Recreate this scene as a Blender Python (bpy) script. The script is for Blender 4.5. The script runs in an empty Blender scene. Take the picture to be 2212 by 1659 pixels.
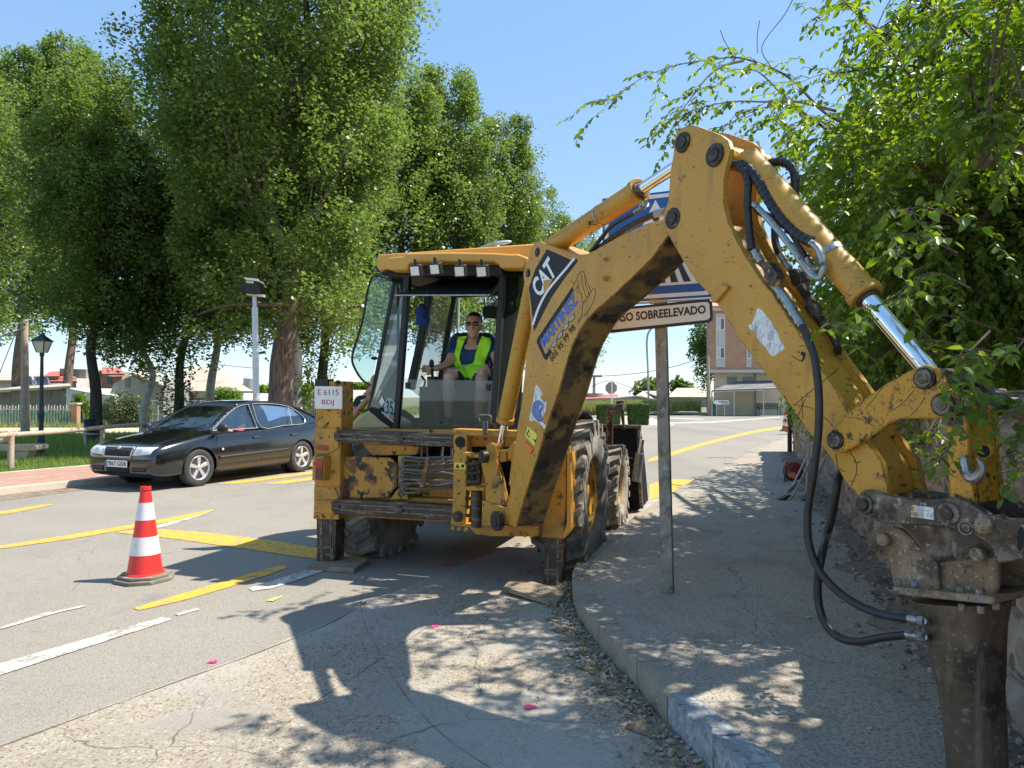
import bpy, bmesh, math, random
import numpy as np
from mathutils import Vector, Matrix
R = math.radians
C = bpy.context.scene.collection
SC = bpy.context.scene
rnd = random.Random(7)

# ---------------------------------------------------------------- camera
F_PX, W_PX, H_PX, CAM_H = 1535.0, 2212.0, 1659.0, 1.5      # focal length in units of a 2212 px wide picture
PITCH = math.atan(28.5 / F_PX)
cam = bpy.data.cameras.new('camera')
cam.sensor_width = 36.0
cam.lens = 36.0 * F_PX / W_PX
cam.clip_start = 0.05
cam.clip_end = 6000
co = bpy.data.objects.new('camera', cam)
C.objects.link(co)
co.location = (0, 0, CAM_H)
co.rotation_euler = (R(90) + PITCH, 0, 0)
SC.camera = co

# ---------------------------------------------------------------- world, sun, exposure
SUN_EL, SUN_COT = 56.0, 1 / math.tan(R(56.0))
SUN_DIR = Vector((0.995, 0.10, 0)).normalized()            # horizontal direction towards the sun
w = bpy.data.worlds.new('World')
SC.world = w
w.use_nodes = True
nt = w.node_tree
nt.nodes.clear()
sky = nt.nodes.new('ShaderNodeTexSky')
sky.sky_type = 'NISHITA'
sky.sun_disc = False
sky.sun_elevation = R(SUN_EL)
sky.sun_rotation = math.atan2(SUN_DIR.x, SUN_DIR.y)
sky.air_density = 1.0
sky.dust_density = 0.0
sky.ozone_density = 3.0
bg = nt.nodes.new('ShaderNodeBackground')
bg.inputs['Strength'].default_value = 0.13
wo = nt.nodes.new('ShaderNodeOutputWorld')
skm = nt.nodes.new('ShaderNodeMix')
skm.data_type = 'RGBA'
skm.inputs['Factor'].default_value = .62
skm.inputs['B'].default_value = (1.12, 2.05, 3.25, 1)
tcw = nt.nodes.new('ShaderNodeTexCoord')
sxyz = nt.nodes.new('ShaderNodeSeparateXYZ')
rampw = nt.nodes.new('ShaderNodeValToRGB')
rampw.color_ramp.elements[0].position = 0.0; rampw.color_ramp.elements[0].color = (1.55, 2.2, 2.95, 1)
rampw.color_ramp.elements[1].position = .45; rampw.color_ramp.elements[1].color = (1.08, 1.95, 3.15, 1)
nt.links.new(tcw.outputs['Generated'], sxyz.inputs[0]); nt.links.new(sxyz.outputs[2], rampw.inputs[0]); nt.links.new(rampw.outputs[0], skm.inputs['B'])
nt.links.new(sky.outputs[0], skm.inputs['A'])
nt.links.new(skm.outputs['Result'], bg.inputs[0])
nt.links.new(bg.outputs[0], wo.inputs[0])
sun = bpy.data.lights.new('sun', 'SUN')
sun.energy = 3.9
sun.angle = R(0.53)
sun.color = (1.0, 0.94, 0.84)
so = bpy.data.objects.new('sun', sun)
C.objects.link(so)
sd = Vector((SUN_DIR.x * math.cos(R(SUN_EL)), SUN_DIR.y * math.cos(R(SUN_EL)), math.sin(R(SUN_EL))))
so.rotation_euler = sd.to_track_quat('Z', 'Y').to_euler()
so.location = (20, 0, 30)
SC.view_settings.view_transform = 'Standard'
SC.view_settings.look = 'None'
SC.view_settings.exposure = 1.15
SC.view_settings.gamma = 1
SC.render.engine = 'CYCLES'
SC.cycles.max_bounces = 6
SC.cycles.transparent_max_bounces = 12
SC.cycles.use_denoising = True

# ---------------------------------------------------------------- measured geometry helpers
CR = {'A': (743, 518.4, .25), 'B': (656.7, 864, .3125), 'C': (1105.9, 259.2, .25), 'P': (1468.8, 259.2, .25),
      'E': (1693.4, 743, .23435), 'F': (1693.4, 1123.2, .323), 'G': (172.8, 812.2, .25), 'H': (0, 673.9, .25),
      'I': (1209.6, 639.4, .25), 'J': (414.7, 553, .2031), 'K': (0, 0, .5), 'L': (1105.9, 0, .5), 'M': (0, 950.4, .5),
      'N': (1105.9, 1036.8, .5), 'O': (1468.8, 639.4, .15624), 'Q': (1105.9, 518.4, .25), 'D': (0, 0, 1),
      'S': (1849, 1019.5, .16405), 'T': (1866.2, 760.3, .15624), 'U': (1002.2, 881.3, .15624), 'V': (1624.3, 933.1, .09375)}
def dp(c, x, y):
    o = CR[c]
    return o[0] + x * o[2], o[1] + y * o[2]
def ray(px, py):
    a = (px - W_PX / 2) / F_PX
    b = (H_PX / 2 - py) / F_PX
    return Vector((a, math.cos(PITCH) - b * math.sin(PITCH), math.sin(PITCH) + b * math.cos(PITCH)))
CAMP = Vector((0, 0, CAM_H))
def hit(c, x, y, o, n):                                    # where the sight line meets a real plane (point o, normal n)
    r = ray(*dp(c, x, y))
    t = (o - CAMP).dot(n) / r.dot(n)
    return CAMP + r * t
def G(c, x, y, z=0.0):
    return hit(c, x, y, Vector((0, 0, z)), Vector((0, 0, 1)))
def at(c, x, y, Y):                                        # point at distance Y
    r = ray(*dp(c, x, y))
    return CAMP + r * (Y / r.y)
# machine frame
MA = R(18)
MO = Vector((-.66, 5.99, 0))
MX = Vector((math.cos(MA), -math.sin(MA), 0))
MY = Vector((math.sin(MA), math.cos(MA), 0))
MZ = Vector((0, 0, 1))
def ML(x, y, z):
    return MO + MX * x + MY * y + MZ * z
def MP(c, pts, ym):
    return [hit(c, x, y, MO + MY * ym, MY) for x, y in pts]
# boom plane
BO = Vector((.02, 5.54, 0))
BD = Vector((.476, -.879, 0)).normalized()
BN = Vector((BD.y, -BD.x, 0))                              # towards the camera
def BP(c, pts, off):
    return [hit(c, x, y, BO + BN * off, BN) for x, y in pts]

def cr(pts, n=6, closed=False):                            # Catmull-Rom through points
    pts = [Vector(p) for p in pts]
    m = len(pts)
    out = []
    rng = range(m if closed else m - 1)
    for i in rng:
        if closed:
            p0, p1, p2, p3 = pts[(i - 1) % m], pts[i], pts[(i + 1) % m], pts[(i + 2) % m]
        else:
            p0, p1, p2, p3 = pts[max(i - 1, 0)], pts[i], pts[i + 1], pts[min(i + 2, m - 1)]
        for k in range(n):
            t = k / n
            out.append(.5 * ((2 * p1) + (p2 - p0) * t + (2 * p0 - 5 * p1 + 4 * p2 - p3) * t * t + (3 * p1 - p0 - 3 * p2 + p3) * t ** 3))
    if not closed:
        out.append(pts[-1])
    return out

class MB:
    def __init__(s):
        s.v = []; s.f = []
    def add(s, v, f):
        o = len(s.v)
        s.v += [Vector(p) for p in v]
        s.f += [tuple(i + o for i in q) for q in f]
        return s
    def poly(s, pts):
        return s.add(pts, [tuple(range(len(pts)))])
    def prism(s, pts, off):
        n = len(pts)
        off = Vector(off)
        v = [Vector(p) for p in pts] + [Vector(p) + off for p in pts]
        f = [tuple(range(n)), tuple(range(2 * n - 1, n - 1, -1))]
        f += [(i, (i + 1) % n, n + (i + 1) % n, n + i) for i in range(n)]
        return s.add(v, f)
    def box(s, c, ax, ay, az):                              # centre and three half axes
        c, ax, ay, az = Vector(c), Vector(ax), Vector(ay), Vector(az)
        v = [c + ax * i + ay * j + az * k for k in (-1, 1) for j in (-1, 1) for i in (-1, 1)]
        return s.add(v, [(0, 1, 3, 2), (4, 6, 7, 5), (0, 4, 5, 1), (2, 3, 7, 6), (0, 2, 6, 4), (1, 5, 7, 3)])
    def bx(s, x0, x1, y0, y1, z0, z1):
        return s.box(((x0 + x1) / 2, (y0 + y1) / 2, (z0 + z1) / 2), ((x1 - x0) / 2, 0, 0), (0, (y1 - y0) / 2, 0), (0, 0, (z1 - z0) / 2))
    def mbx(s, x0, x1, y0, y1, z0, z1):                     # box in the machine frame
        return s.box(ML((x0 + x1) / 2, (y0 + y1) / 2, (z0 + z1) / 2), MX * (x1 - x0) / 2, MY * (y1 - y0) / 2, MZ * (z1 - z0) / 2)
    def tube(s, pts, r, n=8, caps=True):
        pts = [Vector(p) for p in pts]
        m = len(pts)
        rs = r if isinstance(r, (list, tuple)) else [r] * m
        t = (pts[1] - pts[0]).normalized()
        u = t.orthogonal().normalized()
        v = []
        for i, p in enumerate(pts):
            t2 = (pts[min(i + 1, m - 1)] - pts[max(i - 1, 0)])
            if t2.length > 1e-9:
                t2.normalize()
                u = (u - t2 * u.dot(t2))
                u = u.normalized() if u.length > 1e-6 else t2.orthogonal().normalized()
                t = t2
            b = t.cross(u)
            for k in range(n):
                a = 2 * math.pi * k / n
                v.append(p + (u * math.cos(a) + b * math.sin(a)) * rs[i])
        f = []
        for i in range(m - 1):
            for k in range(n):
                f.append((i * n + k, i * n + (k + 1) % n, (i + 1) * n + (k + 1) % n, (i + 1) * n + k))
        if caps:
            f.append(tuple(range(n - 1, -1, -1)))
            f.append(tuple((m - 1) * n + k for k in range(n)))
        return s.add(v, f)
    def cyl(s, a, b, r, r2=None, n=20):
        return s.tube([a, b], [r, r if r2 is None else r2], n)
    def lathe(s, o, axis, prof, n=32, caps=True):
        o, axis = Vector(o), Vector(axis).normalized()
        u = axis.orthogonal().normalized()
        b = axis.cross(u)
        v = []
        for h, r in prof:
            for k in range(n):
                a = 2 * math.pi * k / n
                v.append(o + axis * h + (u * math.cos(a) + b * math.sin(a)) * r)
        m = len(prof)
        f = [(i * n + k, i * n + (k + 1) % n, (i + 1) * n + (k + 1) % n, (i + 1) * n + k) for i in range(m - 1) for k in range(n)]
        if caps:
            f.append(tuple(range(n - 1, -1, -1)))
            f.append(tuple((m - 1) * n + k for k in range(n)))
        return s.add(v, f)
    def ell(s, c, r, n=16, m=10, ax=None):
        c = Vector(c)
        r = r if isinstance(r, (list, tuple)) else (r, r, r)
        ax = ax or (Vector((1, 0, 0)), Vector((0, 1, 0)), Vector((0, 0, 1)))
        v = [c + ax[2] * r[2]]
        for i in range(1, m):
            th = math.pi * i / m
            for k in range(n):
                a = 2 * math.pi * k / n
                v.append(c + ax[0] * r[0] * math.sin(th) * math.cos(a) + ax[1] * r[1] * math.sin(th) * math.sin(a) + ax[2] * r[2] * math.cos(th))
        v.append(c - ax[2] * r[2])
        f = [(0, 1 + k, 1 + (k + 1) % n) for k in range(n)]
        for i in range(m - 2):
            for k in range(n):
                a, b = 1 + i * n + k, 1 + i * n + (k + 1) % n
                f.append((a, a + n, b + n, b))
        e = len(v) - 1
        f += [(e, 1 + (m - 2) * n + (k + 1) % n, 1 + (m - 2) * n + k) for k in range(n)]
        return s.add(v, f)
    def build(s, name, mat, parent=None, bev=0.0, ang=35, seg=2, org=None):
        base = Vector(org) if org is not None else root_loc(parent)
        me = bpy.data.meshes.new(name)
        me.from_pydata([tuple(v - base) for v in s.v], [], s.f)
        me.materials.append(mat)
        bm = bmesh.new()
        bm.from_mesh(me)
        bmesh.ops.recalc_face_normals(bm, faces=bm.faces)
        if ang:
            for f in bm.faces: f.smooth = True
        bm.to_mesh(me)
        bm.free()
        if ang:
            me.set_sharp_from_angle(angle=R(ang))
        o = bpy.data.objects.new(name, me)
        C.objects.link(o)
        if parent is not None:
            o.parent = parent
        elif org is not None:
            o.location = base
        if bev:
            md = o.modifiers.new('bevel', 'BEVEL')
            md.width = bev
            md.segments = seg
            md.limit_method = 'ANGLE'
            md.angle_limit = R(40)
        return o

def root_loc(p):
    b = Vector((0, 0, 0))
    while p is not None:
        b += p.location
        p = p.parent
    return b
def empty(name, loc):
    o = bpy.data.objects.new(name, None)
    o.empty_display_size = .3
    C.objects.link(o)
    o.location = loc
    return o
def tag(o, label=None, cat=None, group=None, kind=None):
    if label: o['label'] = label
    if cat: o['category'] = cat
    if group: o['group'] = group
    if kind: o['kind'] = kind
    return o
def kids(o):
    return [c for c in bpy.data.objects if c.parent is o]
def copy_tree(o, parent=None):
    c = o.copy()
    C.objects.link(c)
    c.parent = parent
    for ch in kids(o):
        copy_tree(ch, c)
    return c
def raw(name, V, Fc, mat, parent=None, smooth=False, org=(0, 0, 0)):   # fast mesh from numpy, faces all same size
    me = bpy.data.meshes.new(name)
    V = np.asarray(V, dtype=np.float32) - np.asarray(org, dtype=np.float32)
    Fc = np.asarray(Fc, dtype=np.int32)
    k = Fc.shape[1]
    me.vertices.add(len(V))
    me.vertices.foreach_set('co', V.ravel())
    me.loops.add(Fc.size)
    me.loops.foreach_set('vertex_index', Fc.ravel())
    me.polygons.add(len(Fc))
    me.polygons.foreach_set('loop_start', np.arange(0, Fc.size, k, dtype=np.int32))
    me.polygons.foreach_set('loop_total', np.full(len(Fc), k, dtype=np.int32))
    if smooth:
        me.polygons.foreach_set('use_smooth', np.ones(len(Fc), dtype=bool))
    me.materials.append(mat)
    me.update(calc_edges=True)
    o = bpy.data.objects.new(name, me)
    C.objects.link(o)
    o.parent = parent
    if parent is None: o.location = org
    return o

# ---------------------------------------------------------------- writing
def text_mesh(s, bold=0.0, space=1.0):
    cu = bpy.data.curves.new('txt', 'FONT')
    cu.body = s
    cu.size = 1
    cu.offset = bold
    cu.space_character = space
    cu.resolution_u = 3
    o = bpy.data.objects.new('txt', cu)
    C.objects.link(o)
    bpy.context.view_layer.update()
    me = bpy.data.meshes.new_from_object(o.evaluated_get(bpy.context.evaluated_depsgraph_get()))
    bpy.data.objects.remove(o)
    bpy.data.curves.remove(cu)
    v = [tuple(x.co)[:2] for x in me.vertices]
    f = [tuple(p.vertices) for p in me.polygons]
    bpy.data.meshes.remove(me)
    x0, x1 = min(a for a, b in v), max(a for a, b in v)
    y0, y1 = min(b for a, b in v), max(b for a, b in v)
    return [((a - x0) / (x1 - x0), (b - y0) / (y1 - y0)) for a, b in v], f
def text_on(name, s, bl, br, tl, tr, off, mat, parent, bold=0.0, space=1.0, th=.0015):
    """writing stretched on the quad bl,br,tl,tr and raised by the vector off"""
    v, f = text_mesh(s, bold, space)
    off = Vector(off)
    mb = MB()
    P = [(bl * (1 - a) + br * a) * (1 - b) + (tl * (1 - a) + tr * a) * b + off for a, b in v]
    mb.add(P, f)
    return mb.build(name, mat, parent, ang=0)

# ---------------------------------------------------------------- materials
def mat(name, col, rough=.6, metal=0.0, var=.12, vs=3.0, layers=(), bump=0.0, bs=40.0, spec=.5, coat=0.0, edge=None):
    """layers: (kind, colour, scale, lo, hi, opts) - kind 'n' noise patches, 's' streaks, 'c' scratch / crack lines, 'p' pebbles"""
    m = bpy.data.materials.new(name)
    m.use_nodes = True
    n = m.node_tree
    N, L = n.nodes, n.links
    b = N['Principled BSDF']
    b.inputs['Roughness'].default_value = rough
    b.inputs['Metallic'].default_value = metal
    b.inputs['Specular IOR Level'].default_value = spec
    b.inputs['Coat Weight'].default_value = coat
    b.inputs['Coat Roughness'].default_value = .08
    tc = N.new('ShaderNodeTexCoord')
    src = tc.outputs['Object']
    def noise(scale, detail=5, dist=0.0, vec=None, rgh=.6):
        t = N.new('ShaderNodeTexNoise')
        t.inputs['Scale'].default_value = scale
        t.inputs['Detail'].default_value = detail
        t.inputs['Roughness'].default_value = rgh
        t.inputs['Distortion'].default_value = dist
        L.new(vec or src, t.inputs['Vector'])
        return t
    def mrange(s, lo, hi, a=0.0, c=1.0):
        t = N.new('ShaderNodeMapRange')
        t.inputs['From Min'].default_value = lo
        t.inputs['From Max'].default_value = hi
        t.inputs['To Min'].default_value = a
        t.inputs['To Max'].default_value = c
        L.new(s, t.inputs['Value'])
        return t.outputs[0]
    def mix(f, a, c):
        t = N.new('ShaderNodeMix')
        t.data_type = 'RGBA'
        if isinstance(f, float): t.inputs['Factor'].default_value = f
        else: L.new(f, t.inputs['Factor'])
        if isinstance(a, tuple): t.inputs['A'].default_value = (*a, 1)
        else: L.new(a, t.inputs['A'])
        if isinstance(c, tuple): t.inputs['B'].default_value = (*c, 1)
        else: L.new(c, t.inputs['B'])
        return t.outputs['Result']
    def mul(a, c):
        t = N.new('ShaderNodeMath')
        t.operation = 'MULTIPLY'
        L.new(a, t.inputs[0])
        if isinstance(c, float): t.inputs[1].default_value = c
        else: L.new(c, t.inputs[1])
        return t.outputs[0]
    d = tuple(max(0, x * (1 - var)) for x in col)
    h = tuple(min(1, x * (1 + var)) for x in col)
    c = mix(mrange(noise(vs).outputs['Fac'], .3, .7), d, h)
    for ly in layers:
        k, lc, sc, lo, hi = ly[:5]
        o = ly[5] if len(ly) > 5 else {}
        vec = None
        if 'st' in o:
            mp = N.new('ShaderNodeMapping')
            mp.inputs['Scale'].default_value = o['st']
            mp.inputs['Rotation'].default_value = o.get('rot', (0, 0, 0))
            L.new(src, mp.inputs['Vector'])
            vec = mp.outputs[0]
        if k == 'n':
            f = mrange(noise(sc, o.get('d', 6), o.get('w', 0.0), vec, o.get('r', .62)).outputs['Fac'], lo, hi)
        elif k == 'c':
            wv = noise(o.get('ws', 3.0), 3, 0, vec)
            ad = N.new('ShaderNodeVectorMath')
            ad.operation = 'MULTIPLY_ADD'
            L.new(wv.outputs['Color'], ad.inputs[0])
            ad.inputs[1].default_value = (o.get('wa', .3),) * 3
            L.new(vec or src, ad.inputs[2])
            vo = N.new('ShaderNodeTexVoronoi')
            vo.feature = 'DISTANCE_TO_EDGE'
            vo.inputs['Scale'].default_value = sc
            L.new(ad.outputs[0], vo.inputs['Vector'])
            f = mrange(vo.outputs['Distance'], hi, lo)
            if o.get('m', 1):
                f = mul(f, mrange(noise(o.get('ms', 2.5), 3).outputs['Fac'], o.get('ml', .45), o.get('mh', .55)))
        elif k == 'p':
            vo = N.new('ShaderNodeTexVoronoi')
            vo.inputs['Scale'].default_value = sc
            vo.inputs['Randomness'].default_value = 1
            L.new(vec or src, vo.inputs['Vector'])
            f1 = mrange(vo.outputs['Distance'], o.get('e', .45), o.get('e', .45) - .12)
            sp = N.new('ShaderNodeSeparateColor')
            L.new(vo.outputs['Color'], sp.inputs[0])
            f2 = mrange(sp.outputs[0], lo, hi)
            f = mul(f1, f2)
            if 'c2' in o:
                lc = mix(mrange(sp.outputs[1], .35, .65), lc, o['c2'])
        if 'a' in o: f = mul(f, float(o['a']))
        if 'mask' in o:
            ms, ml, mh = o['mask']
            f = mul(f, mrange(noise(ms, 4).outputs['Fac'], ml, mh))
        c = mix(f, c, lc)
        if 'ro' in o:
            if not b.inputs['Roughness'].links:
                rr = N.new('ShaderNodeMix'); rr.data_type = 'FLOAT'
                rr.inputs['A'].default_value = rough; rr.inputs['B'].default_value = o['ro']
                L.new(f, rr.inputs['Factor']); L.new(rr.outputs['Result'], b.inputs['Roughness'])
    if edge:                                                 # paint knocked off along the plate edges
        bv_ = N.new('ShaderNodeBevel'); bv_.samples = 4; bv_.inputs['Radius'].default_value = edge[1]
        ge = N.new('ShaderNodeNewGeometry')
        dt = N.new('ShaderNodeVectorMath'); dt.operation = 'DOT_PRODUCT'
        L.new(bv_.outputs[0], dt.inputs[0]); L.new(ge.outputs['Normal'], dt.inputs[1])
        f = mul(mrange(dt.outputs['Value'], .985, .90), mrange(noise(edge[2], 5).outputs['Fac'], edge[3], edge[3] + .06))
        c = mix(f, c, edge[0])
    L.new(c, b.inputs['Base Color'])
    if bump:
        bp = N.new('ShaderNodeBump')
        bp.inputs['Strength'].default_value = bump
        bp.inputs['Distance'].default_value = .01
        L.new(noise(bs, 4).outputs['Fac'], bp.inputs['Height'])
        L.new(bp.outputs[0], b.inputs['Normal'])
    return m
def glass(name, tint, refl=1.0, op=0.0, opc=(.3, .35, .35)):
    m = bpy.data.materials.new(name)
    m.use_nodes = True
    N, L = m.node_tree.nodes, m.node_tree.links
    N.clear()
    out = N.new('ShaderNodeOutputMaterial')
    tr = N.new('ShaderNodeBsdfTransparent')
    tr.inputs[0].default_value = (*tint, 1)
    gl = N.new('ShaderNodeBsdfGlossy')
    gl.inputs['Roughness'].default_value = .02
    fr = N.new('ShaderNodeFresnel')
    fr.inputs[0].default_value = 1.5
    mx = N.new('ShaderNodeMixShader')
    ml = N.new('ShaderNodeMath'); ml.operation = 'MULTIPLY'; ml.inputs[1].default_value = refl
    L.new(fr.outputs[0], ml.inputs[0]); L.new(ml.outputs[0], mx.inputs[0])
    base = tr.outputs[0]
    if op:
        df = N.new('ShaderNodeBsdfDiffuse'); df.inputs[0].default_value = (*opc, 1)
        m2 = N.new('ShaderNodeMixShader'); m2.inputs[0].default_value = op
        L.new(tr.outputs[0], m2.inputs[1]); L.new(df.outputs[0], m2.inputs[2])
        base = m2.outputs[0]
    L.new(base, mx.inputs[1]); L.new(gl.outputs[0], mx.inputs[2])
    L.new(mx.outputs[0], out.inputs[0])
    return m
def leafmat(name, a, b_, trans=.35, rough=.45):
    m = bpy.data.materials.new(name)
    m.use_nodes = True
    N, L = m.node_tree.nodes, m.node_tree.links
    N.clear()
    out = N.new('ShaderNodeOutputMaterial')
    ge = N.new('ShaderNodeNewGeometry')
    mx = N.new('ShaderNodeMix'); mx.data_type = 'RGBA'
    mx.inputs['A'].default_value = (*a, 1); mx.inputs['B'].default_value = (*b_, 1)
    L.new(ge.outputs['Random Per Island'], mx.inputs['Factor'])
    pb = N.new('ShaderNodeBsdfPrincipled')
    pb.inputs['Roughness'].default_value = rough
    pb.inputs['Specular IOR Level'].default_value = .5
    tl = N.new('ShaderNodeBsdfTranslucent')
    hs = N.new('ShaderNodeHueSaturation')
    hs.inputs['Hue'].default_value = .485; hs.inputs['Saturation'].default_value = 1.15; hs.inputs['Value'].default_value = 2.0
    L.new(mx.outputs['Result'], pb.inputs['Base Color'])
    L.new(mx.outputs['Result'], hs.inputs['Color'])
    L.new(hs.outputs[0], tl.inputs[0])
    ms = N.new('ShaderNodeMixShader'); ms.inputs[0].default_value = trans
    L.new(pb.outputs[0], ms.inputs[1]); L.new(tl.outputs[0], ms.inputs[2])
    L.new(ms.outputs[0], out.inputs[0])
    return m
YEL = (.57, .29, .034)
GR = (.035, .025, .018)
M = {}
M['yellow'] = mat('worn_yellow_paint', YEL, .42, 0, .07, 1.5, [
    ('n', (.38, .175, .02), 1.6, .46, .7, {'a': .7}),
    ('n', (.16, .10, .05), 3.5, .60, .72, {'st': (2, 2, .5), 'a': .6}),
    ('n', GR, 18, .62, .65, {'mask': (1.8, .52, .60)}),
    ('c', GR, 4.0, .0, .005, {'ws': 4, 'wa': .5, 'ms': 2.0, 'ml': .55, 'mh': .60, 'a': .8}),
    ('n', (.10, .055, .02), 28, .60, .64, {'st': (.5, 1, 3), 'mask': (2.5, .48, .56)}),
    ('n', (.08, .055, .035), 75, .635, .67, {'a': .85}), ('n', GR, 6.5, .70, .72, {'w': 1.2})], .15, 60, edge=(GR, .010, 16, .46))
M['yellow_scratched'] = mat('scratched_yellow_paint', (.62, .30, .022), .45, 0, .1, 2.5, [
    ('n', (.3, .15, .03), 3, .5, .75, {'a': .6}),
    ('c', GR, 9.0, .0, .010, {'ws': 5, 'wa': .6, 'ms': 4.0, 'ml': .42, 'mh': .5}),
    ('c', GR, 16.0, .0, .012, {'ws': 9, 'wa': .3, 'st': (1, 2.5, .6), 'ms': 5.0, 'ml': .45, 'mh': .5}),
    ('n', GR, 22, .57, .61, {'mask': (4, .44, .52)}),
    ('n', (.10, .06, .04), 70, .60, .64), ('n', GR, 6, .60, .64, {'w': 1.0})], .25, 60, edge=(GR, .014, 16, .38))
M['yellow_rusty'] = mat('rusty_yellow_plate', (.5, .25, .04), .7, 0, .15, 3, [
    ('n', (.16, .07, .03), 7, .48, .56), ('n', GR, 12, .54, .58), ('n', (.4, .33, .24), 30, .62, .72, {'a': .6})], .4, 40)
M['yellow_frame'] = mat('grimy_yellow_frame', (.54, .265, .03), .6, 0, .12, 3, [
    ('n', (.2, .13, .06), 4, .5, .72, {'a': .8}), ('n', GR, 15, .57, .61, {'mask': (3, .42, .52)}),
    ('n', (.35, .3, .22), 40, .60, .70, {'a': .6}), ('n', GR, 70, .62, .66, {'a': .8})], .25, 50, edge=(GR, .010, 14, .42))
M['orange_roof'] = mat('orange_yellow_plastic', (.68, .345, .06), .4, 0, .04, 1, [('n', (.4, .2, .05), 9, .66, .75, {'a': .5})])
M['boom_under'] = mat('scraped_dark_underside', (.085, .058, .03), .65, 0, .3, 3, [
    ('n', (.36, .2, .05), 3.2, .48, .56, {'a': .75}), ('n', (.025, .02, .015), 5, .5, .6),
    ('n', (.3, .27, .22), 30, .6, .7, {'st': (1, 1, .15), 'a': .5})], .35, 40)
M['grease'] = mat('greasy_dark_steel', (.055, .042, .032), .45, .3, .35, 6, [
    ('n', (.2, .16, .12), 9, .52, .68, {'st': (.6, 1, 4)}), ('n', (.32, .27, .2), 25, .62, .75, {'a': .6})], .3, 40)
M['steel_worn'] = mat('worn_brown_steel', (.085, .062, .045), .6, .35, .3, 7, [
    ('n', (.26, .215, .16), 9, .50, .62, {'a': .8}), ('n', (.42, .37, .30), 30, .57, .63, {'a': .75}), ('n', (.025, .02, .016), 5, .52, .60), ('c', (.5, .45, .38), 7, .0, .012, {'ws': 5, 'wa': .5, 'ms': 3, 'ml': .5, 'mh': .56})], .7, 40, edge=((.34, .29, .23), .010, 20, .40))
M['bracket'] = mat('dusty_tan_steel', (.25, .17, .095), .75, .1, .2, 6, [
    ('n', (.34, .26, .17), 7, .48, .60), ('n', (.10, .07, .05), 10, .55, .62, {'a': .85}), ('n', (.15, .20, .28), 8, .62, .66, {'a': .8}),
    ('n', (.5, .45, .38), 50, .58, .64, {'a': .7}), ('n', (.06, .045, .035), 60, .60, .64, {'a': .8})], .7, 50, edge=((.12, .09, .07), .012, 18, .40))
M['breaker'] = mat('brown_worn_breaker_steel', (.125, .092, .062), .5, .35, .3, 5, [
    ('n', (.25, .19, .13), 4, .45, .65, {'st': (1, 1, .35)}), ('n', (.045, .035, .03), 4.5, .5, .60),
    ('n', (.62, .12, .02), 9, .66, .69, {'st': (1, 1, .3)}), ('n', (.34, .29, .23), 40, .58, .66, {'a': .5}), ('n', (.30, .24, .17), 9, .54, .66, {'st': (3, 3, .25), 'a': .5})], .3, 30)
M['pin'] = mat('dark_steel_pin', (.05, .043, .037), .45, .5, .3, 20, [('n', (.18, .15, .12), 40, .55, .7)], .3, 80)
M['bucket'] = mat('blue_black_bucket_steel', (.009, .010, .013), .75, 0, .2, 3, [('n', (.05, .045, .04), 6, .56, .68, {'a': .5})], spec=.2)
M['chrome'] = mat('polished_chrome', (.85, .86, .88), .07, 1, .03, 5)
M['steel'] = mat('grey_steel_fitting', (.35, .35, .34), .35, .8, .2, 20, [('n', (.1, .09, .08), 30, .55, .65)])
M['hose'] = mat('black_rubber_hose', (.022, .022, .024), .42, 0, .2, 20, [('n', (.1, .09, .08), 8, .6, .8, {'a': .5})])
M['hose_dusty'] = mat('dusty_grey_hose', (.12, .11, .10), .7, 0, .3, 10, [('n', (.3, .27, .23), 9, .5, .7, {'a': .7})])
M['black'] = mat('matt_black_metal', (.014, .014, .015), .55, 0, .2, 8, [('n', (.09, .08, .07), 12, .6, .75, {'a': .4})])
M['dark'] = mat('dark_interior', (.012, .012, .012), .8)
M['rubber'] = mat('dusty_tyre_rubber', (.13, .12, .105), .9, 0, .25, 6, [('n', (.42, .37, .30), 3.0, .38, .62, {'a': .8}), ('n', (.3, .26, .21), 25, .6, .72, {'a': .4})], .35, 60)
M['car_tyre'] = mat('car_tyre_rubber', (.035, .034, .034), .8, 0, .15, 8, [('n', (.12, .11, .10), 6, .5, .8, {'a': .5})], .2, 80)
M['glass'] = glass('tinted_cab_glass', (.80, .90, .87), 1.0, .06, (.25, .33, .33))
M['glass_low'] = glass('bluish_rear_glass', (.80, .88, .92), 1.0, .05, (.20, .30, .36))
M['glass_car'] = glass('car_window_glass', (.93, .96, .95), .8, .02, (.1, .12, .12))
M['glass_clear'] = glass('clear_glass', (.9, .93, .92), .5)
M['lens'] = mat('headlamp_glass', (.75, .77, .78), .08, .3, .1, 30)
M['lampglow'] = mat('ribbed_lamp_glass', (.85, .83, .76), .25, 0, .12, 60)
M['red_lens'] = mat('red_lens', (.35, .02, .015), .2, coat=.6)
M['red_dark'] = mat('dark_red_lens', (.10, .01, .012), .2, coat=.6)
M['orange_lens'] = mat('orange_reflector', (.85, .20, .02), .25, coat=.4)
M['white'] = mat('white_paint', (.78, .76, .72), .45, 0, .05, 8, [('n', (.5, .46, .4), 14, .6, .75, {'a': .5})])
M['decal_white'] = mat('white_decal', (.82, .82, .8), .4, 0, .04)
M['decal_black'] = mat('black_decal', (.012, .012, .013), .65, 0, .1, 6, [('n', (.25, .2, .1), 30, .68, .72)])
M['decal_blue'] = mat('blue_decal', (.02, .12, .55), .4)
M['decal_grey'] = mat('grey_decal', (.42, .42, .40), .5)
M['decal_pale'] = mat('pale_worn_decal', (.62, .42, .16), .5)
M['decal_yellow'] = mat('yellow_warning_label', (.82, .72, .12), .5)
M['decal_red'] = mat('red_lettering', (.33, .03, .04), .5)
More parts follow.
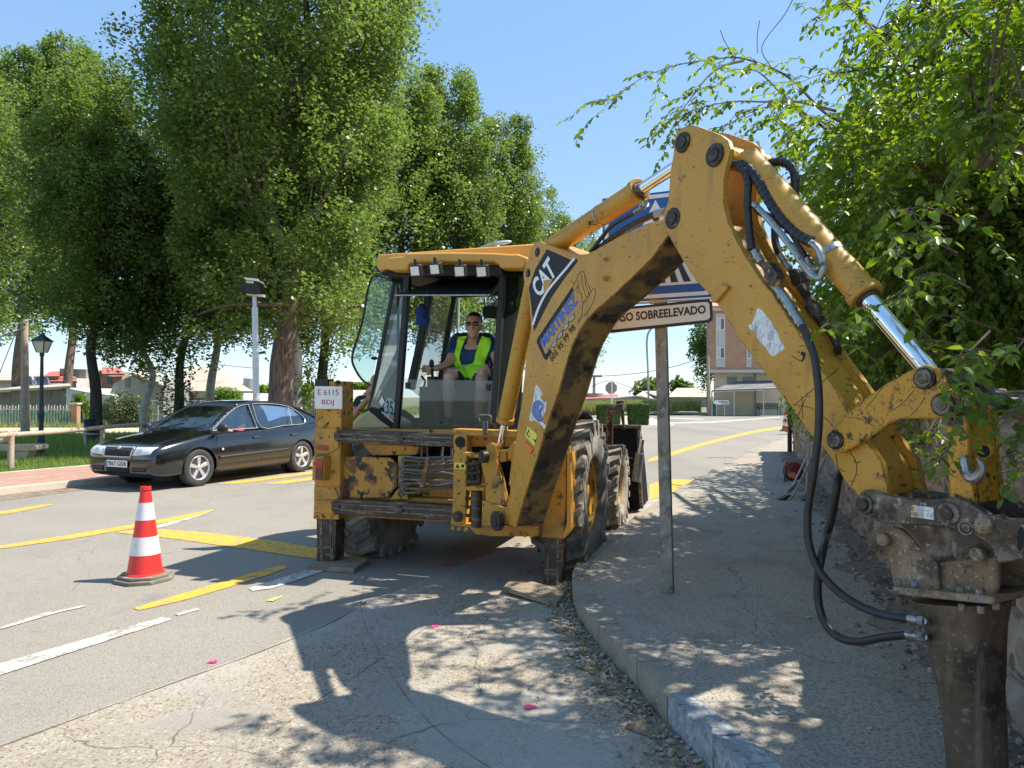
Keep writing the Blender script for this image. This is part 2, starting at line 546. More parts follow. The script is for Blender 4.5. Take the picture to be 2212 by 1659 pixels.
M['torn'] = mat('torn_white_sticker', (.78, .78, .76), .6, 0, .06, 10, [('n', (.35, .36, .4), 30, .50, .60, {'a': .7, 'st': (1, 1, .4)}), ('n', (.40, .22, .06), 14, .62, .65), ('c', (.3, .3, .32), 12, .0, .03, {'ws': 6, 'wa': .4, 'm': 0})])
M['galv'] = mat('galvanised_steel', (.42, .43, .43), .42, .6, .15, 12, [('n', (.25, .25, .25), 10, .55, .7, {'a': .6})])
M['galv_dirty'] = mat('stained_galvanised_post', (.30, .28, .24), .55, .35, .25, 9, [('n', (.13, .10, .07), 12, .52, .64, {'st': (1, 1, .5)}), ('n', (.5, .48, .42), 18, .6, .68, {'a': .7})], .3, 60)
M['cream'] = mat('cream_plastic', (.62, .52, .30), .5, 0, .05, 3, [('n', (.2, .15, .1), 20, .68, .74)])
M['skin'] = mat('skin', (.55, .30, .20), .5, 0, .05, 20)
M['skin_tan'] = mat('tanned_skin', (.42, .20, .12), .5, 0, .05, 20)
M['navy'] = mat('navy_cotton', (.015, .06, .13), .85, 0, .2, 12, (), .3, 200)
M['hivis'] = mat('fluorescent_yellow_green_vest', (.50, .95, .03), .7, 0, .06, 14, (), .2, 120)
M['vest_band'] = mat('reflective_band', (.62, .58, .53), .5, 0, .05, 20)
M['shorts'] = mat('dark_shorts', (.02, .022, .028), .85)
M['hair'] = mat('dark_hair', (.02, .013, .01), .7)
M['shades'] = mat('black_sunglasses', (.006, .006, .007), .12, coat=.8)
M['capblue'] = mat('blue_cap_cloth', (.02, .06, .24), .8, 0, .15, 20)
M['seat'] = mat('black_vinyl_seat', (.03, .03, .032), .6)
M['shoe'] = mat('dark_shoe_leather', (.03, .03, .035), .5)
# ================================================================ BACKHOE LOADER
BH = empty('backhoe_loader', MO)
tag(BH, 'yellow backhoe loader with cab, raised boom and rock breaker, parked at the kerb', 'backhoe loader')
def DL(c, pts): return [dp(c, x, y) for x, y in pts]
def beam(mb, a, b, w, d, up=None):
    a, b = Vector(a), Vector(b)
    t = (b - a)
    up = Vector(up) if up is not None else MY
    s = t.cross(up).normalized()
    u = s.cross(t).normalized()
    return mb.box((a + b) / 2, t / 2, s * w / 2, u * d / 2)
# ---- stabilizers
for nm, q, ym, inner, lt in (('left', [(78, -130), (78, 60), (75, 400), (65, 820), (235, 828), (240, 700), (250, 640), (250, 380), (258, 200), (262, -130)], 0, [(85, 800), (222, 800), (215, 1103), (90, 1116)], .15),
                             ('right', [(1640, 330), (1812, 330), (1812, 700), (1795, 963), (1640, 950)], 0, [(1662, 930), (1788, 930), (1780, 1342), (1655, 1325)], .13)):
    st = MB().prism(MP('B', q, ym), MY * .2).build('stabilizer', M['yellow_frame'], BH, .008)
    lg = MB()
    P = MP('B', inner, ym + .03)
    lg.prism(P, MY * lt)
    lg.build('leg', M['grease'], st, .004)
    gb = MB()
    x0, x1 = P[0] * .82 + P[1] * .18, P[0] * .7 + P[1] * .3
    dn = (P[3] - P[0])
    gb.prism([x0, x1, x1 + dn * .97, x0 + dn * .97], -MY * .006)
    x0, x1 = P[0] * .3 + P[1] * .7, P[0] * .18 + P[1] * .82
    gb.prism([x0, x1, x1 + dn * .97, x0 + dn * .97], -MY * .006)
    gb.build('guide_strip', M['steel_worn'], st, .001)
# horizontal reinforcement plates and bolts on the left box
for q in ([(75, 190), (205, 195), (240, 215), (240, 330), (160, 375), (75, 378)], [(70, 600), (205, 600), (232, 650), (232, 690), (68, 690)], [(65, 780), (240, 790), (240, 828), (65, 822)]):
    MB().prism(MP('B', q, -.012), MY * .012).build('reinforcement_plate', M['yellow_frame'], BH, .003)
for x in (92, 140, 190):
    p = MP('B', [(x, 805)], -.012)[0]
    MB().cyl(p, p - MY * .012, .013, n=6).build('bolt', M['yellow_frame'], BH)
mb = MB()
for q in ([(1818, 370), (1836, 365), (1845, 890), (1795, 965), (1790, 945), (1816, 850)],):
    mb.prism(MP('B', q, -.01), MY * .25)
mb.build('side_guard', M['orange_roof'], BH, .003)
# ---- rear frame
mb = MB()
mb.prism(MP('B', [(250, 385), (595, 400), (645, 445), (642, 600), (575, 672), (420, 684), (250, 672)], .06), MY * .03)
mb.build('valve_cover_plate', M['yellow_rusty'], BH, .008)
mb = MB()
mb.prism(MP('B', [(648, 385), (692, 385), (692, 560), (720, 690), (590, 690), (648, 610)], .08), MY * .03)
mb.prism(MP('B', [(400, 300), (700, 312), (800, 325), (775, 380), (470, 385)], .12), MY * .25)
mb.prism(MP('B', [(720, 600), (1040, 590), (1040, 720), (740, 720)], .25), MY * .03)
mb.prism(MP('B', [(240, 650), (1040, 690), (1650, 740), (1650, 900), (1040, 850), (240, 800)], .13), MY * .12)
mb.prism(MP('B', [(240, 200), (1040, 205), (1650, 240), (1650, 330), (1040, 320), (240, 300)], .13), MY * .12)
mb.build('rear_frame', M['yellow_frame'], BH, .006)
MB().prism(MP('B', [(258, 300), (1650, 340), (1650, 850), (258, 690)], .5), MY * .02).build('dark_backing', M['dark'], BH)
for q in ([(205, 225), (240, 205), (1035, 236), (1035, 326), (240, 297), (205, 270)], [(185, 705), (225, 682), (1025, 730), (1025, 836), (225, 792), (190, 770)]):
    r1 = MB().prism(MP('B', q, -.03), MY * .09).build('slide_rail', M['grease'], BH, .006)
    a, b_, c_, d_ = [Vector(p) for p in (MP('B', [q[1], q[2], q[3], q[4]], -.034))]
    st = MB()
    for t0, t1 in ((.28, .36), (.62, .70)):
        st.prism([a * (1 - t0) + d_ * t0, b_ * (1 - t0) + c_ * t0, b_ * (1 - t1) + c_ * t1, a * (1 - t1) + d_ * t1], -MY * .008)
    st.build('wear_strip', M['steel_worn'], r1, .001)
for x, y in ((235, 250), (665, 268), (222, 735), (658, 760)):
    p = MP('B', [(x, y)], -.03)[0]
    MB().cyl(p, p - MY * .014, .04, .036, n=24).build('slide_boss', M['grease'], BH, .002)
# carriage
mb = MB()
mb.prism(MP('B', [(1032, 225), (1128, 225), (1118, 872), (1010, 870), (1028, 700)], -.12), MY * .12)
mb.prism(MP('B', [(1025, 200), (1475, 215), (1475, 262), (1028, 242)], -.12), MY * .16)
mb.prism(MP('B', [(1008, 868), (1140, 882), (1185, 930), (1300, 943), (1612, 945), (1615, 880), (1480, 870), (1200, 850)], -.14), MY * .2)
for x, y in ((1030, 885), (1075, 890), (1120, 895), (1490, 925), (1530, 932), (1575, 937)):
    p = MP('B', [(x, y)], -.14)[0]
    mb.cyl(p, p - MY * .016, .02, n=6)
cg = mb.build('carriage', M['yellow_frame'], BH, .006)
p = MP('B', [(1080, 290)], -.122)[0]
MB().cyl(p, p - MY * .004, .045, n=24).build('hole_cap', M['dark'], cg)
p = MP('B', [(1065, 805)], -.122)[0]
MB().cyl(p, p - MY * .01, .045, n=24).cyl(p, p - MY * .022, .025, n=16).build('bushing', M['grease'], cg, .003)
MB().prism(MP('B', [(1042, 432), (1118, 436), (1116, 478), (1040, 474)], -.1235), -MY * .001).build('warning_label', M['decal_yellow'], cg)
P = MP('B', [(1046, 468), (1061, 440), (1076, 470)], -.1255)
P2 = MP('B', [(1088, 445), (1108, 447), (1106, 468), (1086, 466)], -.1255)
MB().prism(P, -MY * .001).prism(P2, -MY * .001).build('warning_symbol', M['decal_black'], cg)
# hoses and pipes behind the frame
mb = MB()
for k in range(9):
    y = 400 + k * 26
    pts = [(1035, y + rnd.uniform(-12, 12)), (930, y + rnd.uniform(-6, 14)), (800, y + rnd.uniform(-14, 10)), (700, y + rnd.uniform(-10, 10)), (655 + rnd.uniform(0, 30), y + 20), (690, y + 55)]
    mb.tube(cr(MP('B', pts, -.02 + .05 * (k % 3) - .03), 5), .0105, 8)
for pts in ([(1035, 585), (900, 588), (780, 575), (700, 600), (665, 635), (760, 640), (900, 600)], [(815, 320), (812, 400), (790, 480), (800, 560)], [(850, 320), (860, 420), (900, 470)], [(960, 330), (955, 400), (990, 500)], [(1020, 330), (1015, 420), (960, 520)]):
    mb.tube(cr(MP('B', pts, .06), 5), .010, 8)
mb.build('hydraulic_hoses', M['hose_dusty'], BH)
mb = MB().prism(MP('B', [(842, 398), (864, 402), (832, 600), (800, 604)], -.09), MY * .012)
mb.build('hose_strap', M['yellow_rusty'], BH, .002)
# swing post casting
mb = MB()
mb.prism(MP('U', [(300, 520), (370, 475), (440, 520), (450, 620), (450, 740), (500, 900), (590, 1330), (560, 1420), (300, 1370), (290, 1000), (240, 800), (250, 720), (330, 700)], -.3), MY * .08)
mb.prism(MP('U', [(250, 1280), (590, 1380), (600, 1600), (240, 1640)], -.32), MY * .2)
mb.prism(MP('U', [(440, 600), (580, 570), (590, 740), (450, 760)], -.24), MY * .12)
mb.prism(MP('U', [(590, 590), (690, 460), (720, 520), (650, 760)], -.25), MY * .06)
mb.prism(MP('U', [(10, 1090), (290, 1100), (285, 1150), (20, 1150)], -.25), MY * .2)
mb.prism(MP('U', [(0, 610), (240, 650), (240, 690), (100, 690), (0, 640)], -.28), MY * .1)
sp = mb.build('swing_post', M['yellow_frame'], BH, .006)
for x, y, r, d in ((285, 670, .05, .38), (470, 1560, .075, .36)):
    p = MP('U', [(x, y)], -d)[0]
    MB().cyl(p - BN * .02, p + BN * .03, r, n=24).cyl(p + BN * .03, p + BN * .038, r * .62, n=24).build('pin', M['pin'], sp, .004)
mb = MB()
for q in ([(60, 700), (60, 1080)], [(120, 760), (120, 1080)], [(200, 780), (210, 1090)]):
    mb.tube(MP('U', q, -.05), .03, 10)
for y in (760, 890, 1010, 1240, 1360, 1480):
    mb.tube(cr(MP('U', [(20, y), (120, y + 15), (230, y - 10)], -.14), 4), .014, 8)
mb.tube(MP('U', [(170, 1150), (175, 1650)], -.22), .045, 12)
mb.build('swing_cylinders', M['grease'], sp)
hd = MB().tube(MP('U', [(293, 185), (293, 370)], -.16), .022, 14)
hd.build('breather_canister', M['hose_dusty'], BH)
MB().tube(cr(MP('U', [(220, 180), (208, 140), (225, 100), (330, 98), (375, 120), (372, 200), (420, 235), (435, 265)], -.16), 4), .005, 6).build('wire_handle', M['steel_worn'], BH)
# licence plate, lights
mb = MB().prism(MP('D', [(679.3, 834.2), (739, 834.8), (738.6, 883.5), (679.6, 883.0)], -.03), MY * .01)
pl = mb.build('licence_plate', M['white'], BH, .002)
def mtext(nm, s, c, bl, br, tl, tr, ym, mt, par, bold=0.0, sp_=1.0):
    q = MP(c, [bl, br, tl, tr], ym)
    return text_on(nm, s, *q, Vector((0, 0, 0)), mt, par, bold, sp_)
mtext('lettering', 'E 6115', 'D', (686.5, 853.5), (731.5, 853.8), (686.5, 841), (731.5, 841.3), -.032, M['decal_red'], pl)
mtext('lettering', 'BDJ', 'D', (695, 876.5), (721, 876.7), (695, 863.6), (721, 863.8), -.032, M['decal_red'], pl)
mb = MB().prism(MP('J', [(1305, 1308), (1445, 1308), (1445, 1395), (1305, 1395)], -.02), MY * .1)
mb.build('rubber_flap', M['black'], BH, .004)
p = MP('J', [(1560, 1345)], 0)[0]
MB().cyl(p, p - MY * .02, .02, n=16).build('plug', M['dark'], BH)
tl = MB().prism(MP('B', [(58, 388), (142, 394), (136, 560), (55, 556)], -.1), MY * .1).build('tail_light', M['yellow_frame'], BH, .006)
MB().prism(MP('B', [(76, 402), (130, 405), (126, 476), (76, 474)], -.112), MY * .012).build('lens', M['red_lens'], tl, .003)
MB().prism(MP('B', [(76, 476), (126, 478), (124, 553), (76, 551)], -.112), MY * .012).build('lens', M['red_dark'], tl, .003)
MB().prism(MP('B', [(92, 310), (165, 316), (164, 350), (92, 345)], -.02), MY * .008).build('reflector', M['red_lens'], BH, .002)

# ---- wheels
def wheel(cx, cy, cz, Rr, wd, rr, out, nl):
    c = ML(cx, cy, cz)
    ax = MX * out
    h = wd / 2
    prof = [(-h + .05, rr - .02), (-h + .02, rr + .01), (-h, rr + .07), (-h, Rr - .09), (-h + .03, Rr - .035), (-h + .09, Rr - .02), (0, Rr - .012), (h - .09, Rr - .02), (h - .03, Rr - .035), (h, Rr - .09), (h, rr + .07), (h - .02, rr + .01), (h - .05, rr - .02)]
    mb = MB().lathe(c, ax, prof, 56, False)
    for i in range(nl):
        for s in (-1, 1):
            a = 2 * math.pi * (i + (.5 if s > 0 else 0)) / nl
            rd = MY * math.cos(a) + MZ * math.sin(a)
            tg = -MY * math.sin(a) + MZ * math.cos(a)
            mid = c + ax * s * h * .52 + rd * (Rr - .008)
            du = (ax * s * h * .52 - tg * Rr * .10)
            mb.box(mid, du, tg * .028, rd * .024)
            a2 = a - .13
            rd2 = MY * math.cos(a2) + MZ * math.sin(a2)
            mb.box(c + ax * s * (h - .004) + rd2 * (Rr - .055), ax * s * .014, tg * .032, rd2 * .045)
    ty = mb.build('tyre', M['rubber'], BH, 0, 40)
    mb = MB().lathe(c, ax, [(-h + .04, rr + .01), (-h + .1, rr - .05), (h - .16, rr - .06), (h - .06, rr - .03), (h - .035, rr + .02), (h - .05, rr + .02), (h - .07, rr - .025), (h - .10, rr - .05), (h - .14, rr * .5), (h - .13, rr * .3), (h - .07, rr * .28), (h - .06, .02)], 40, False)
    for k in range(8):
        a = 2 * math.pi * k / 8
        q = c + ax * (h - .14) + (MY * math.cos(a) + MZ * math.sin(a)) * rr * .42
        mb.cyl(q, q + ax * .03, .015, n=6)
    mb.build('rim', M['yellow'], ty, 0, 30)
wheel(1.02, .78, .62, .66, .42, .34, 1, 22)
wheel(-.92, .78, .60, .66, .42, .34, -1, 22)
wheel(.98, 2.83, .44, .49, .32, .25, 1, 20)
wheel(-.98, 2.83, .44, .49, .32, .25, -1, 20)
# ---- chassis, hood, fenders
mb = MB()
mb.mbx(-.42, .42, .3, 3.4, .45, .95)
mb.mbx(-.92, .92, .7, .86, .5, .72)
mb.mbx(-.95, .95, 2.75, 2.9, .36, .52)
mb.build('chassis', M['yellow_frame'], BH, .01)
mb = MB().mbx(-.42, .42, 1.75, 3.5, .95, 1.48)
mb.build('engine_hood', M['yellow'], BH, .04)
for s in (-1, 1):
    mb = MB()
    for k in range(0 if s > 0 else 4, 9):
        a0, a1 = R(20 + k * 16), R(36 + k * 16)
        p0 = ML(s * .93, .78 - .76 * math.cos(a0), .62 + .76 * math.sin(a0))
        p1 = ML(s * .93, .78 - .76 * math.cos(a1), .62 + .76 * math.sin(a1))
        mb.box((p0 + p1) / 2, (p1 - p0) * .52, MX * .2, (p1 - p0).cross(MX).normalized() * .008)
    mb.build('fender', M['black'], BH)
mb = MB().prism(MP('A', [(45, 1600), (120, 1530), (210, 1470), (300, 1510), (430, 1580), (425, 1632), (60, 1634)], .45), MY * .4)
mb.build('step_fender', M['cream'], BH, .02)
# ---- loader arms and bucket
def YZ(x, pts): return [ML(x, y, z) for y, z in pts]
for s in (-1, 1):
    mb = MB()
    mb.prism(YZ(s * .62, [(1.7, 1.05), (1.7, 1.35), (2.6, 1.2), (3.3, .95), (3.95, .55), (3.95, .32), (3.75, .32), (3.2, .72), (2.4, .98)]), MX * s * .09)
    mb.build('loader_arm', M['yellow'], BH, .008)
mb = MB()
mb.tube(MP('I', [(425, 1290), (425, 1080), (428, 1000)], 3.35), .034, 4)
mb.prism(MP('I', [(400, 1290), (400, 985), (420, 965), (530, 925), (545, 950), (545, 985), (455, 1010), (450, 1290)], 3.3), MY * .07)
mb.prism(MP('I', [(478, 905), (548, 905), (560, 1155), (540, 1155), (520, 990), (505, 990)], 3.42), MY * .04)
mb.build('tilt_lever', M['steel_worn'], BH, .004)
mb = MB()
bp_ = [(3.72, 1.12), (3.68, .8), (3.72, .45), (3.82, .18), (3.95, .06), (4.75, .03), (4.75, .05), (3.97, .09), (3.85, .2), (3.75, .46), (3.71, .8), (3.75, 1.12)]
mb.prism(YZ(-1.17, bp_), MX * 2.34)
bs_ = [(3.72, 1.12), (3.68, .8), (3.72, .45), (3.82, .18), (3.95, .06), (4.75, .03), (4.5, .45), (4.2, .9), (3.95, 1.1)]
mb.prism(YZ(-1.19, bs_), MX * .03)
mb.prism(YZ(1.16, bs_), MX * .03)
bk = mb.build('loader_bucket', M['bucket'], BH, .004)
mb = MB()
mb.prism(YZ(1.195, [(3.64, 1.14), (3.6, .8), (3.66, .45), (3.8, .12), (3.9, .04), (3.98, .1), (3.86, .2), (3.77, .46), (3.73, .8), (3.76, 1.14)]), MX * .035)
mb.prism(YZ(-1.17, [(3.68, 1.10), (3.68, 1.14), (3.8, 1.14), (3.8, 1.10)]), MX * 2.36)
mb.build('bucket_edge', M['steel_worn'], bk, .002)
P = MP('I', [(708, 1240), (690, 1360), (655, 1600)], 3.5)
cy = MB().tube([P[1], P[2]], .058, 14).build('bucket_cylinder', M['steel'], BH)
MB().tube([P[0], P[1]], .032, 12).build('rod', M['chrome'], cy)
MB().tube(cr(MP('I', [(580, 1395), (650, 1410)], 3.5), 3), .01, 6).tube(cr(MP('I', [(600, 1445), (640, 1480), (620, 1560), (650, 1600)], 3.5), 5), .012, 6).build('hose', M['hose'], cy)
mb = MB().prism(MP('U', [(1790, 1050), (1895, 1115), (1890, 1160), (1790, 1225)], 1.6), MY * .25)
mb.build('step', M['yellow_rusty'], BH, .004)

# ---- cab
CAB = MB()
K = lambda c, pts, ym: MP(c, pts, ym)
def post(mb, a, b, w=.05, d=.06, up=None): beam(mb, a, b, w, d, up)
a0 = K('A', [(555, 300), (455, 1645)], .3)
a1 = K('A', [(1375, 290), (1288, 1625)], .3)
post(CAB, a0[0], a0[1], .055, .06); post(CAB, a1[0], a1[1], .055, .06)
o0 = K('A', [(455, 290), (225, 1475)], .62)
post(CAB, o0[0], o0[1], .035, .05)
o1 = K('A', [(1575, 290), (1500, 1625)], .62)
post(CAB, o1[0], o1[1], .035, .05)
post(CAB, K('A', [(565, 262)], .28)[0], K('A', [(1380, 250)], .28)[0], .12, .05)       # header
post(CAB, a0[0], o0[0], .04, .05, MZ); post(CAB, a1[0], o1[0], .04, .05, MZ)
# front pillars and frame
f0 = K('A', [(955, 480), (850, 1100)], 1.5); f1 = [ML(.66, 1.5, 2.58), ML(.7, 1.5, 1.3)]
post(CAB, f0[0], f0[1] + (f0[1] - f0[0]) * .8, .05, .05); post(CAB, f1[0], f1[1], .05, .05)
post(CAB, f0[0], f1[0], .05, .05, MZ)
# side posts (doors)
b0 = K('A', [(735, 480), (700, 700), (640, 1000), (575, 1290)], 1.0)
for i in range(3): post(CAB, b0[i], b0[i + 1], .075, .07)
post(CAB, ML(.76, 1.0, 2.62), ML(.8, 1.0, 1.2), .06, .06)
for s, x in ((-1, -.68), (1, .76)):
    post(CAB, ML(x, .5, 2.62), ML(x, 1.5, 2.62), .05, .05, MZ)
post(CAB, ML(-.86, .55, 1.25), ML(-.62, 1.5, 1.25), .05, .08, MZ)
post(CAB, ML(.86, .55, 1.25), ML(.72, 1.5, 1.25), .05, .08, MZ)
CAB.prism(K('A', [(215, 1440), (330, 1475), (450, 1560), (450, 1650), (420, 1640), (300, 1560), (215, 1480)], .45), MY * .05)
cab = CAB.build('cab_frame', M['black'], BH, .008)
MB().mbx(-.62, .72, .3, 1.6, 1.14, 1.2).build('floor', M['dark'], cab)
MB().mbx(-.60, .74, 1.5, 1.56, 1.14, 1.55).mbx(-.1, .3, 1.2, 1.5, 1.2, 1.6).build('dashboard', M['black'], cab, .02)
# interior roof lining
MB().mbx(-.66, .76, .3, 1.6, 2.62, 2.65).build('roof_lining', M['dark'], cab)
rf = MB()
rf.prism(K('A', [(378, 150), (515, 140), (540, 112), (900, 104), (1290, 110), (1420, 120), (1500, 118), (1590, 150), (1555, 245), (1350, 243), (1330, 210), (1290, 190), (900, 186), (580, 196), (560, 215), (550, 262), (376, 256)], .1), MY * .16)
rf.mbx(-.68, .82, .26, 1.8, 2.66, 2.80)
rf.build('cab_roof', M['orange_roof'], BH, .015)
for x, y in ((627, 262), (797, 248), (1008, 266), (1198, 268)):
    p = K('A', [(x, y)], .02)[0]
    dn = (-MY * .94 - MZ * .34 + MX * rnd.uniform(-.12, .12)).normalized()
    sx = dn.cross(MZ).normalized(); up = sx.cross(dn)
    wl = MB().box(p, sx * .050, up * .050, dn * .035).box(p + up * .07, sx * .012, up * .03, dn * .012).build('work_light', M['black'], BH, .006)
    MB().box(p + dn * .036, sx * .039, up * .038, dn * .003).build('lens', M['lampglow'], wl, .003)
# glass
def pane(nm, pts, mt, par=None, th=None):
    th = th if th is not None else MY * .006
    return MB().prism(pts, th).build(nm, mt, par or cab)
lo = K('A', [(515, 1203), (1282, 1215), (1285, 1640), (480, 1650)], .27)
lw = pane('lower_window', lo, M['glass_low'])
mb = MB()
for x, y in ((548, 1258), (1245, 1275)):
    q = K('A', [(x - 16, y - 28), (x + 16, y - 28), (x + 16, y + 28), (x - 16, y + 28)], .262)
    mb.prism(q, -MY * .006)
mb.build('window_catch', M['black'], lw)
MB().tube(K('A', [(515, 1203), (1282, 1215)], .27), .004, 6).build('window_edge', M['glass_clear'], lw)
qi, qo = K('A', [(545, 300), (450, 1590)], .3), K('A', [(455, 300), (225, 1440)], .6)
MB().prism([qi[0], qo[0], qo[1], qi[1]], MY * .006).build('quarter_window', M['glass'], cab)
qi2, qo2 = K('A', [(1385, 290), (1300, 1640)], .3), K('A', [(1575, 300), (1505, 1640)], .6)
MB().prism([qi2[0], qo2[0], qo2[1], qi2[1]], MY * .006).build('quarter_window', M['glass'], cab)
# speed sticker and diamond on the left quarter window
u_ = (qo[1] - qi[1]).normalized(); v_ = (qi[0] - qi[1]).normalized()
nn = u_.cross(v_).normalized()
if nn.dot(MY) > 0: nn = -nn
pn = lambda x, y: hit('A', x, y, qi[0] + nn * .004, nn)
import itertools
circ = [pn(395 + 48 * math.cos(t * math.pi / 12), 1440 + 76 * math.sin(t * math.pi / 12)) for t in range(24)]
stq = MB().prism(circ, nn * .002).build('speed_sticker', M['glass_clear'] if False else mat('pale_green_sticker', (.30, .44, .40), .5), cab)
text_on('lettering', '35', pn(365, 1500), pn(425, 1510), pn(368, 1385), pn(428, 1392), nn * .004, M['decal_black'], stq, .01)
MB().prism([pn(330, 1350), pn(352, 1400), pn(328, 1435), pn(305, 1400)], nn * .002).build('diamond_sticker', M['decal_white'], cab)
st = cr([pn(218, 1438), pn(280, 1455), pn(360, 1500), pn(436, 1572)], 4)
st2 = cr([pn(218, 1452), pn(280, 1470), pn(360, 1515), pn(436, 1588)], 4)
MB().prism(st + st2[::-1], nn * .003).build('pink_stripe', mat('pale_pink_strip', (.75, .5, .52), .5), cab)
# raised rear window stowed under the roof
vz = [K('A', [(440, 478)], .12)[0], K('A', [(1262, 476)], .12)[0], K('A', [(1352, 335)], .8)[0], K('A', [(862, 340)], .8)[0]]
rw = MB().prism(vz, MZ * .006).build('raised_window', glass('smoked_raised_glass', (.45, .5, .5), 1.0, .35, (.10, .13, .12)), cab)
mb = MB()
beam(mb, vz[0], vz[1], .010, .012)
mb.build('window_edge', M['steel'], rw)
for a_, b_, w_ in ((vz[1], vz[2], .03), (vz[0], vz[3], .012)):
    mb = MB(); beam(mb, a_, b_, w_, w_, MZ); mb.build('window_rail', M['black'], rw)
# opened side pane
sw = DL('A', [(430, 352), (350, 322), (290, 308), (255, 318), (232, 350), (200, 460), (160, 700), (90, 930), (72, 1000), (80, 1080), (150, 1200), (230, 1258)])
swp = cr(MP('D', sw, .95), 4)
ow = MB().tube(swp, .012, 8).build('open_side_window', M['black'], BH)
MB().prism(swp, MY * .005).build('pane', M['glass'], ow)
q = MP('A', [(262, 1022)], .9)[0]
MB().ell(q, (.035, .02, .018)).tube([q, q + MX * .08], .008).build('latch', M['black'], ow)
# door glass, grab rails, sun visor, mirror
MB().prism([f0[0], b0[0], b0[3], f0[1] + (f0[1] - f0[0]) * .6], MY * .005).build('door_glass', M['glass_clear'], cab)
mb = MB()
for pts in ([(760, 522), (890, 552)], [(735, 786), (862, 812)], [(625, 1105), (710, 1120)]):
    mb.tube(K('A', pts, 1.15), .008, 6)
mb.tube(cr(K('A', [(1215, 500), (1215, 560), (1235, 580), (1290, 560), (1335, 505)], 1.3), 3), .006, 6)
mb.build('grab_rail', M['steel'], cab)
MB().prism(K('A', [(1195, 590), (1215, 572), (1342, 570), (1342, 676), (1215, 676), (1195, 655)], 1.25), MY * .03).build('sun_visor', M['black'], cab, .006)
# seat, control pods and levers
mb = MB()
mb.prism(K('A', [(905, 840), (960, 800), (1240, 800), (1300, 850), (1310, 1180), (900, 1160)], .98), MY * .1)
mb.mbx(-.2, .36, .55, 1.0, 1.56, 1.68)
mb.mbx(-.12, .28, .6, .95, 1.2, 1.56)
mb.build('operator_seat', M['seat'], cab, .03)
for x, y, tx, ty in ((765, 1180, 757, 1068), (1290, 1180, 1268, 1078)):
    b_, t_ = K('A', [(x, y)], .52)[0], K('A', [(tx, ty)], .50)[0]
    lv = MB().tube([b_ - MZ * .1, b_], .05, 12).tube([b_, b_ + (t_ - b_) * .6], .014, 10).ell(t_, (.024, .024, .04))
    lv.build('control_lever', M['black'], cab)
MB().tube(cr(K('A', [(690, 1270), (700, 1220), (668, 1175)], .5), 4), .012, 8).mbx(-.42, -.22, .6, 1.0, 1.2, 1.6).build('side_console', M['black'], cab, .02)

# ---- BOOM
bo_up = DL('Q', [(205, 22), (240, 15), (300, 35), (400, 72), (480, 100), (560, 128), (650, 122)]) + DL('C', [(720, 1125), (850, 1050), (1000, 970), (1150, 905), (1250, 873), (1310, 862), (1400, 800), (1450, 860), (1440, 940), (1400, 985)])
bo_lo = DL('C', [(1342, 1003)]) + DL('Q', [(1230, 125), (1100, 262), (960, 392), (850, 495), (720, 605), (640, 695), (580, 790), (530, 885), (490, 985), (460, 1090), (430, 1200), (400, 1310), (350, 1450), (300, 1600)]) + DL('B', [(1690, 130), (1650, 270), (1600, 430), (1545, 600), (1500, 750), (1465, 872)])
bo_le = DL('U', [(690, 1640), (600, 1600), (590, 1400), (600, 1330), (640, 1170), (640, 1080), (620, 1060), (650, 800), (700, 520), (720, 430), (750, 200), (790, 0)]) + DL('Q', [(100, 1250), (130, 1000), (163, 800), (165, 720), (140, 430), (105, 350), (98, 290), (130, 200), (160, 100), (180, 50)])
BNEAR, BW = .12, .24
bm_out = BP('D', bo_up + bo_lo + bo_le, BNEAR)
boom = MB().prism(bm_out, -BN * BW).build('boom', M['yellow'], BH, .006)
def strip(edge, eps, n_out, wv, name, mt, par):
    E_ = [Vector(p) for p in edge]
    o_ = []
    for i, p in enumerate(E_):
        t = (E_[min(i + 1, len(E_) - 1)] - E_[max(i - 1, 0)]).normalized()
        nn = t.cross(BN).normalized() * n_out
        o_.append(p + nn * eps)
    mb = MB()
    n = len(E_)
    a = [p + wv[0] for p in o_]; b = [p + wv[1] for p in o_]
    a2 = [p + wv[0] for p in E_]; b2 = [p + wv[1] for p in E_]
    mb.add(a + b + a2 + b2, [(i, i + 1, n + i + 1, n + i) for i in range(n - 1)] + [(2 * n + i, 2 * n + i + 1, i + 1, i) for i in range(n - 1)] + [(n + i, n + i + 1, 3 * n + i + 1, 3 * n + i) for i in range(n - 1)])
    return mb.build(name, mt, par, ang=50)
lo_e = BP('D', bo_lo, BNEAR)
c_ = sum((Vector(p) for p in bm_out), Vector()) / len(bm_out)
t_ = (lo_e[6] - lo_e[5]).normalized().cross(BN)
sgn = 1 if t_.dot(lo_e[5] - BP('Q', [(500, 300)], BNEAR)[0]) > 0 else -1
strip(cr(lo_e, 3), .004, sgn, (-BN * .012, -BN * (BW - .012)), 'underside_plate', M['boom_under'], boom)
def pins(c, lst, off, par, mt='pin'):
    for x, y, r, pr in lst:
        p = BP(c, [(x, y)], off)[0]
        MB().cyl(p - BN * .01, p + BN * pr, r, n=28).cyl(p + BN * pr, p + BN * (pr + .008), r * .6, n=24).build('pin', M[mt], par, .004)
pins('Q', [(220, 105, .036, .002), (140, 285, .034, .002)], BNEAR, boom)
pins('Q', [(820, 168, .012, .02), (825, 333, .016, .03)], BNEAR, boom, 'yellow')
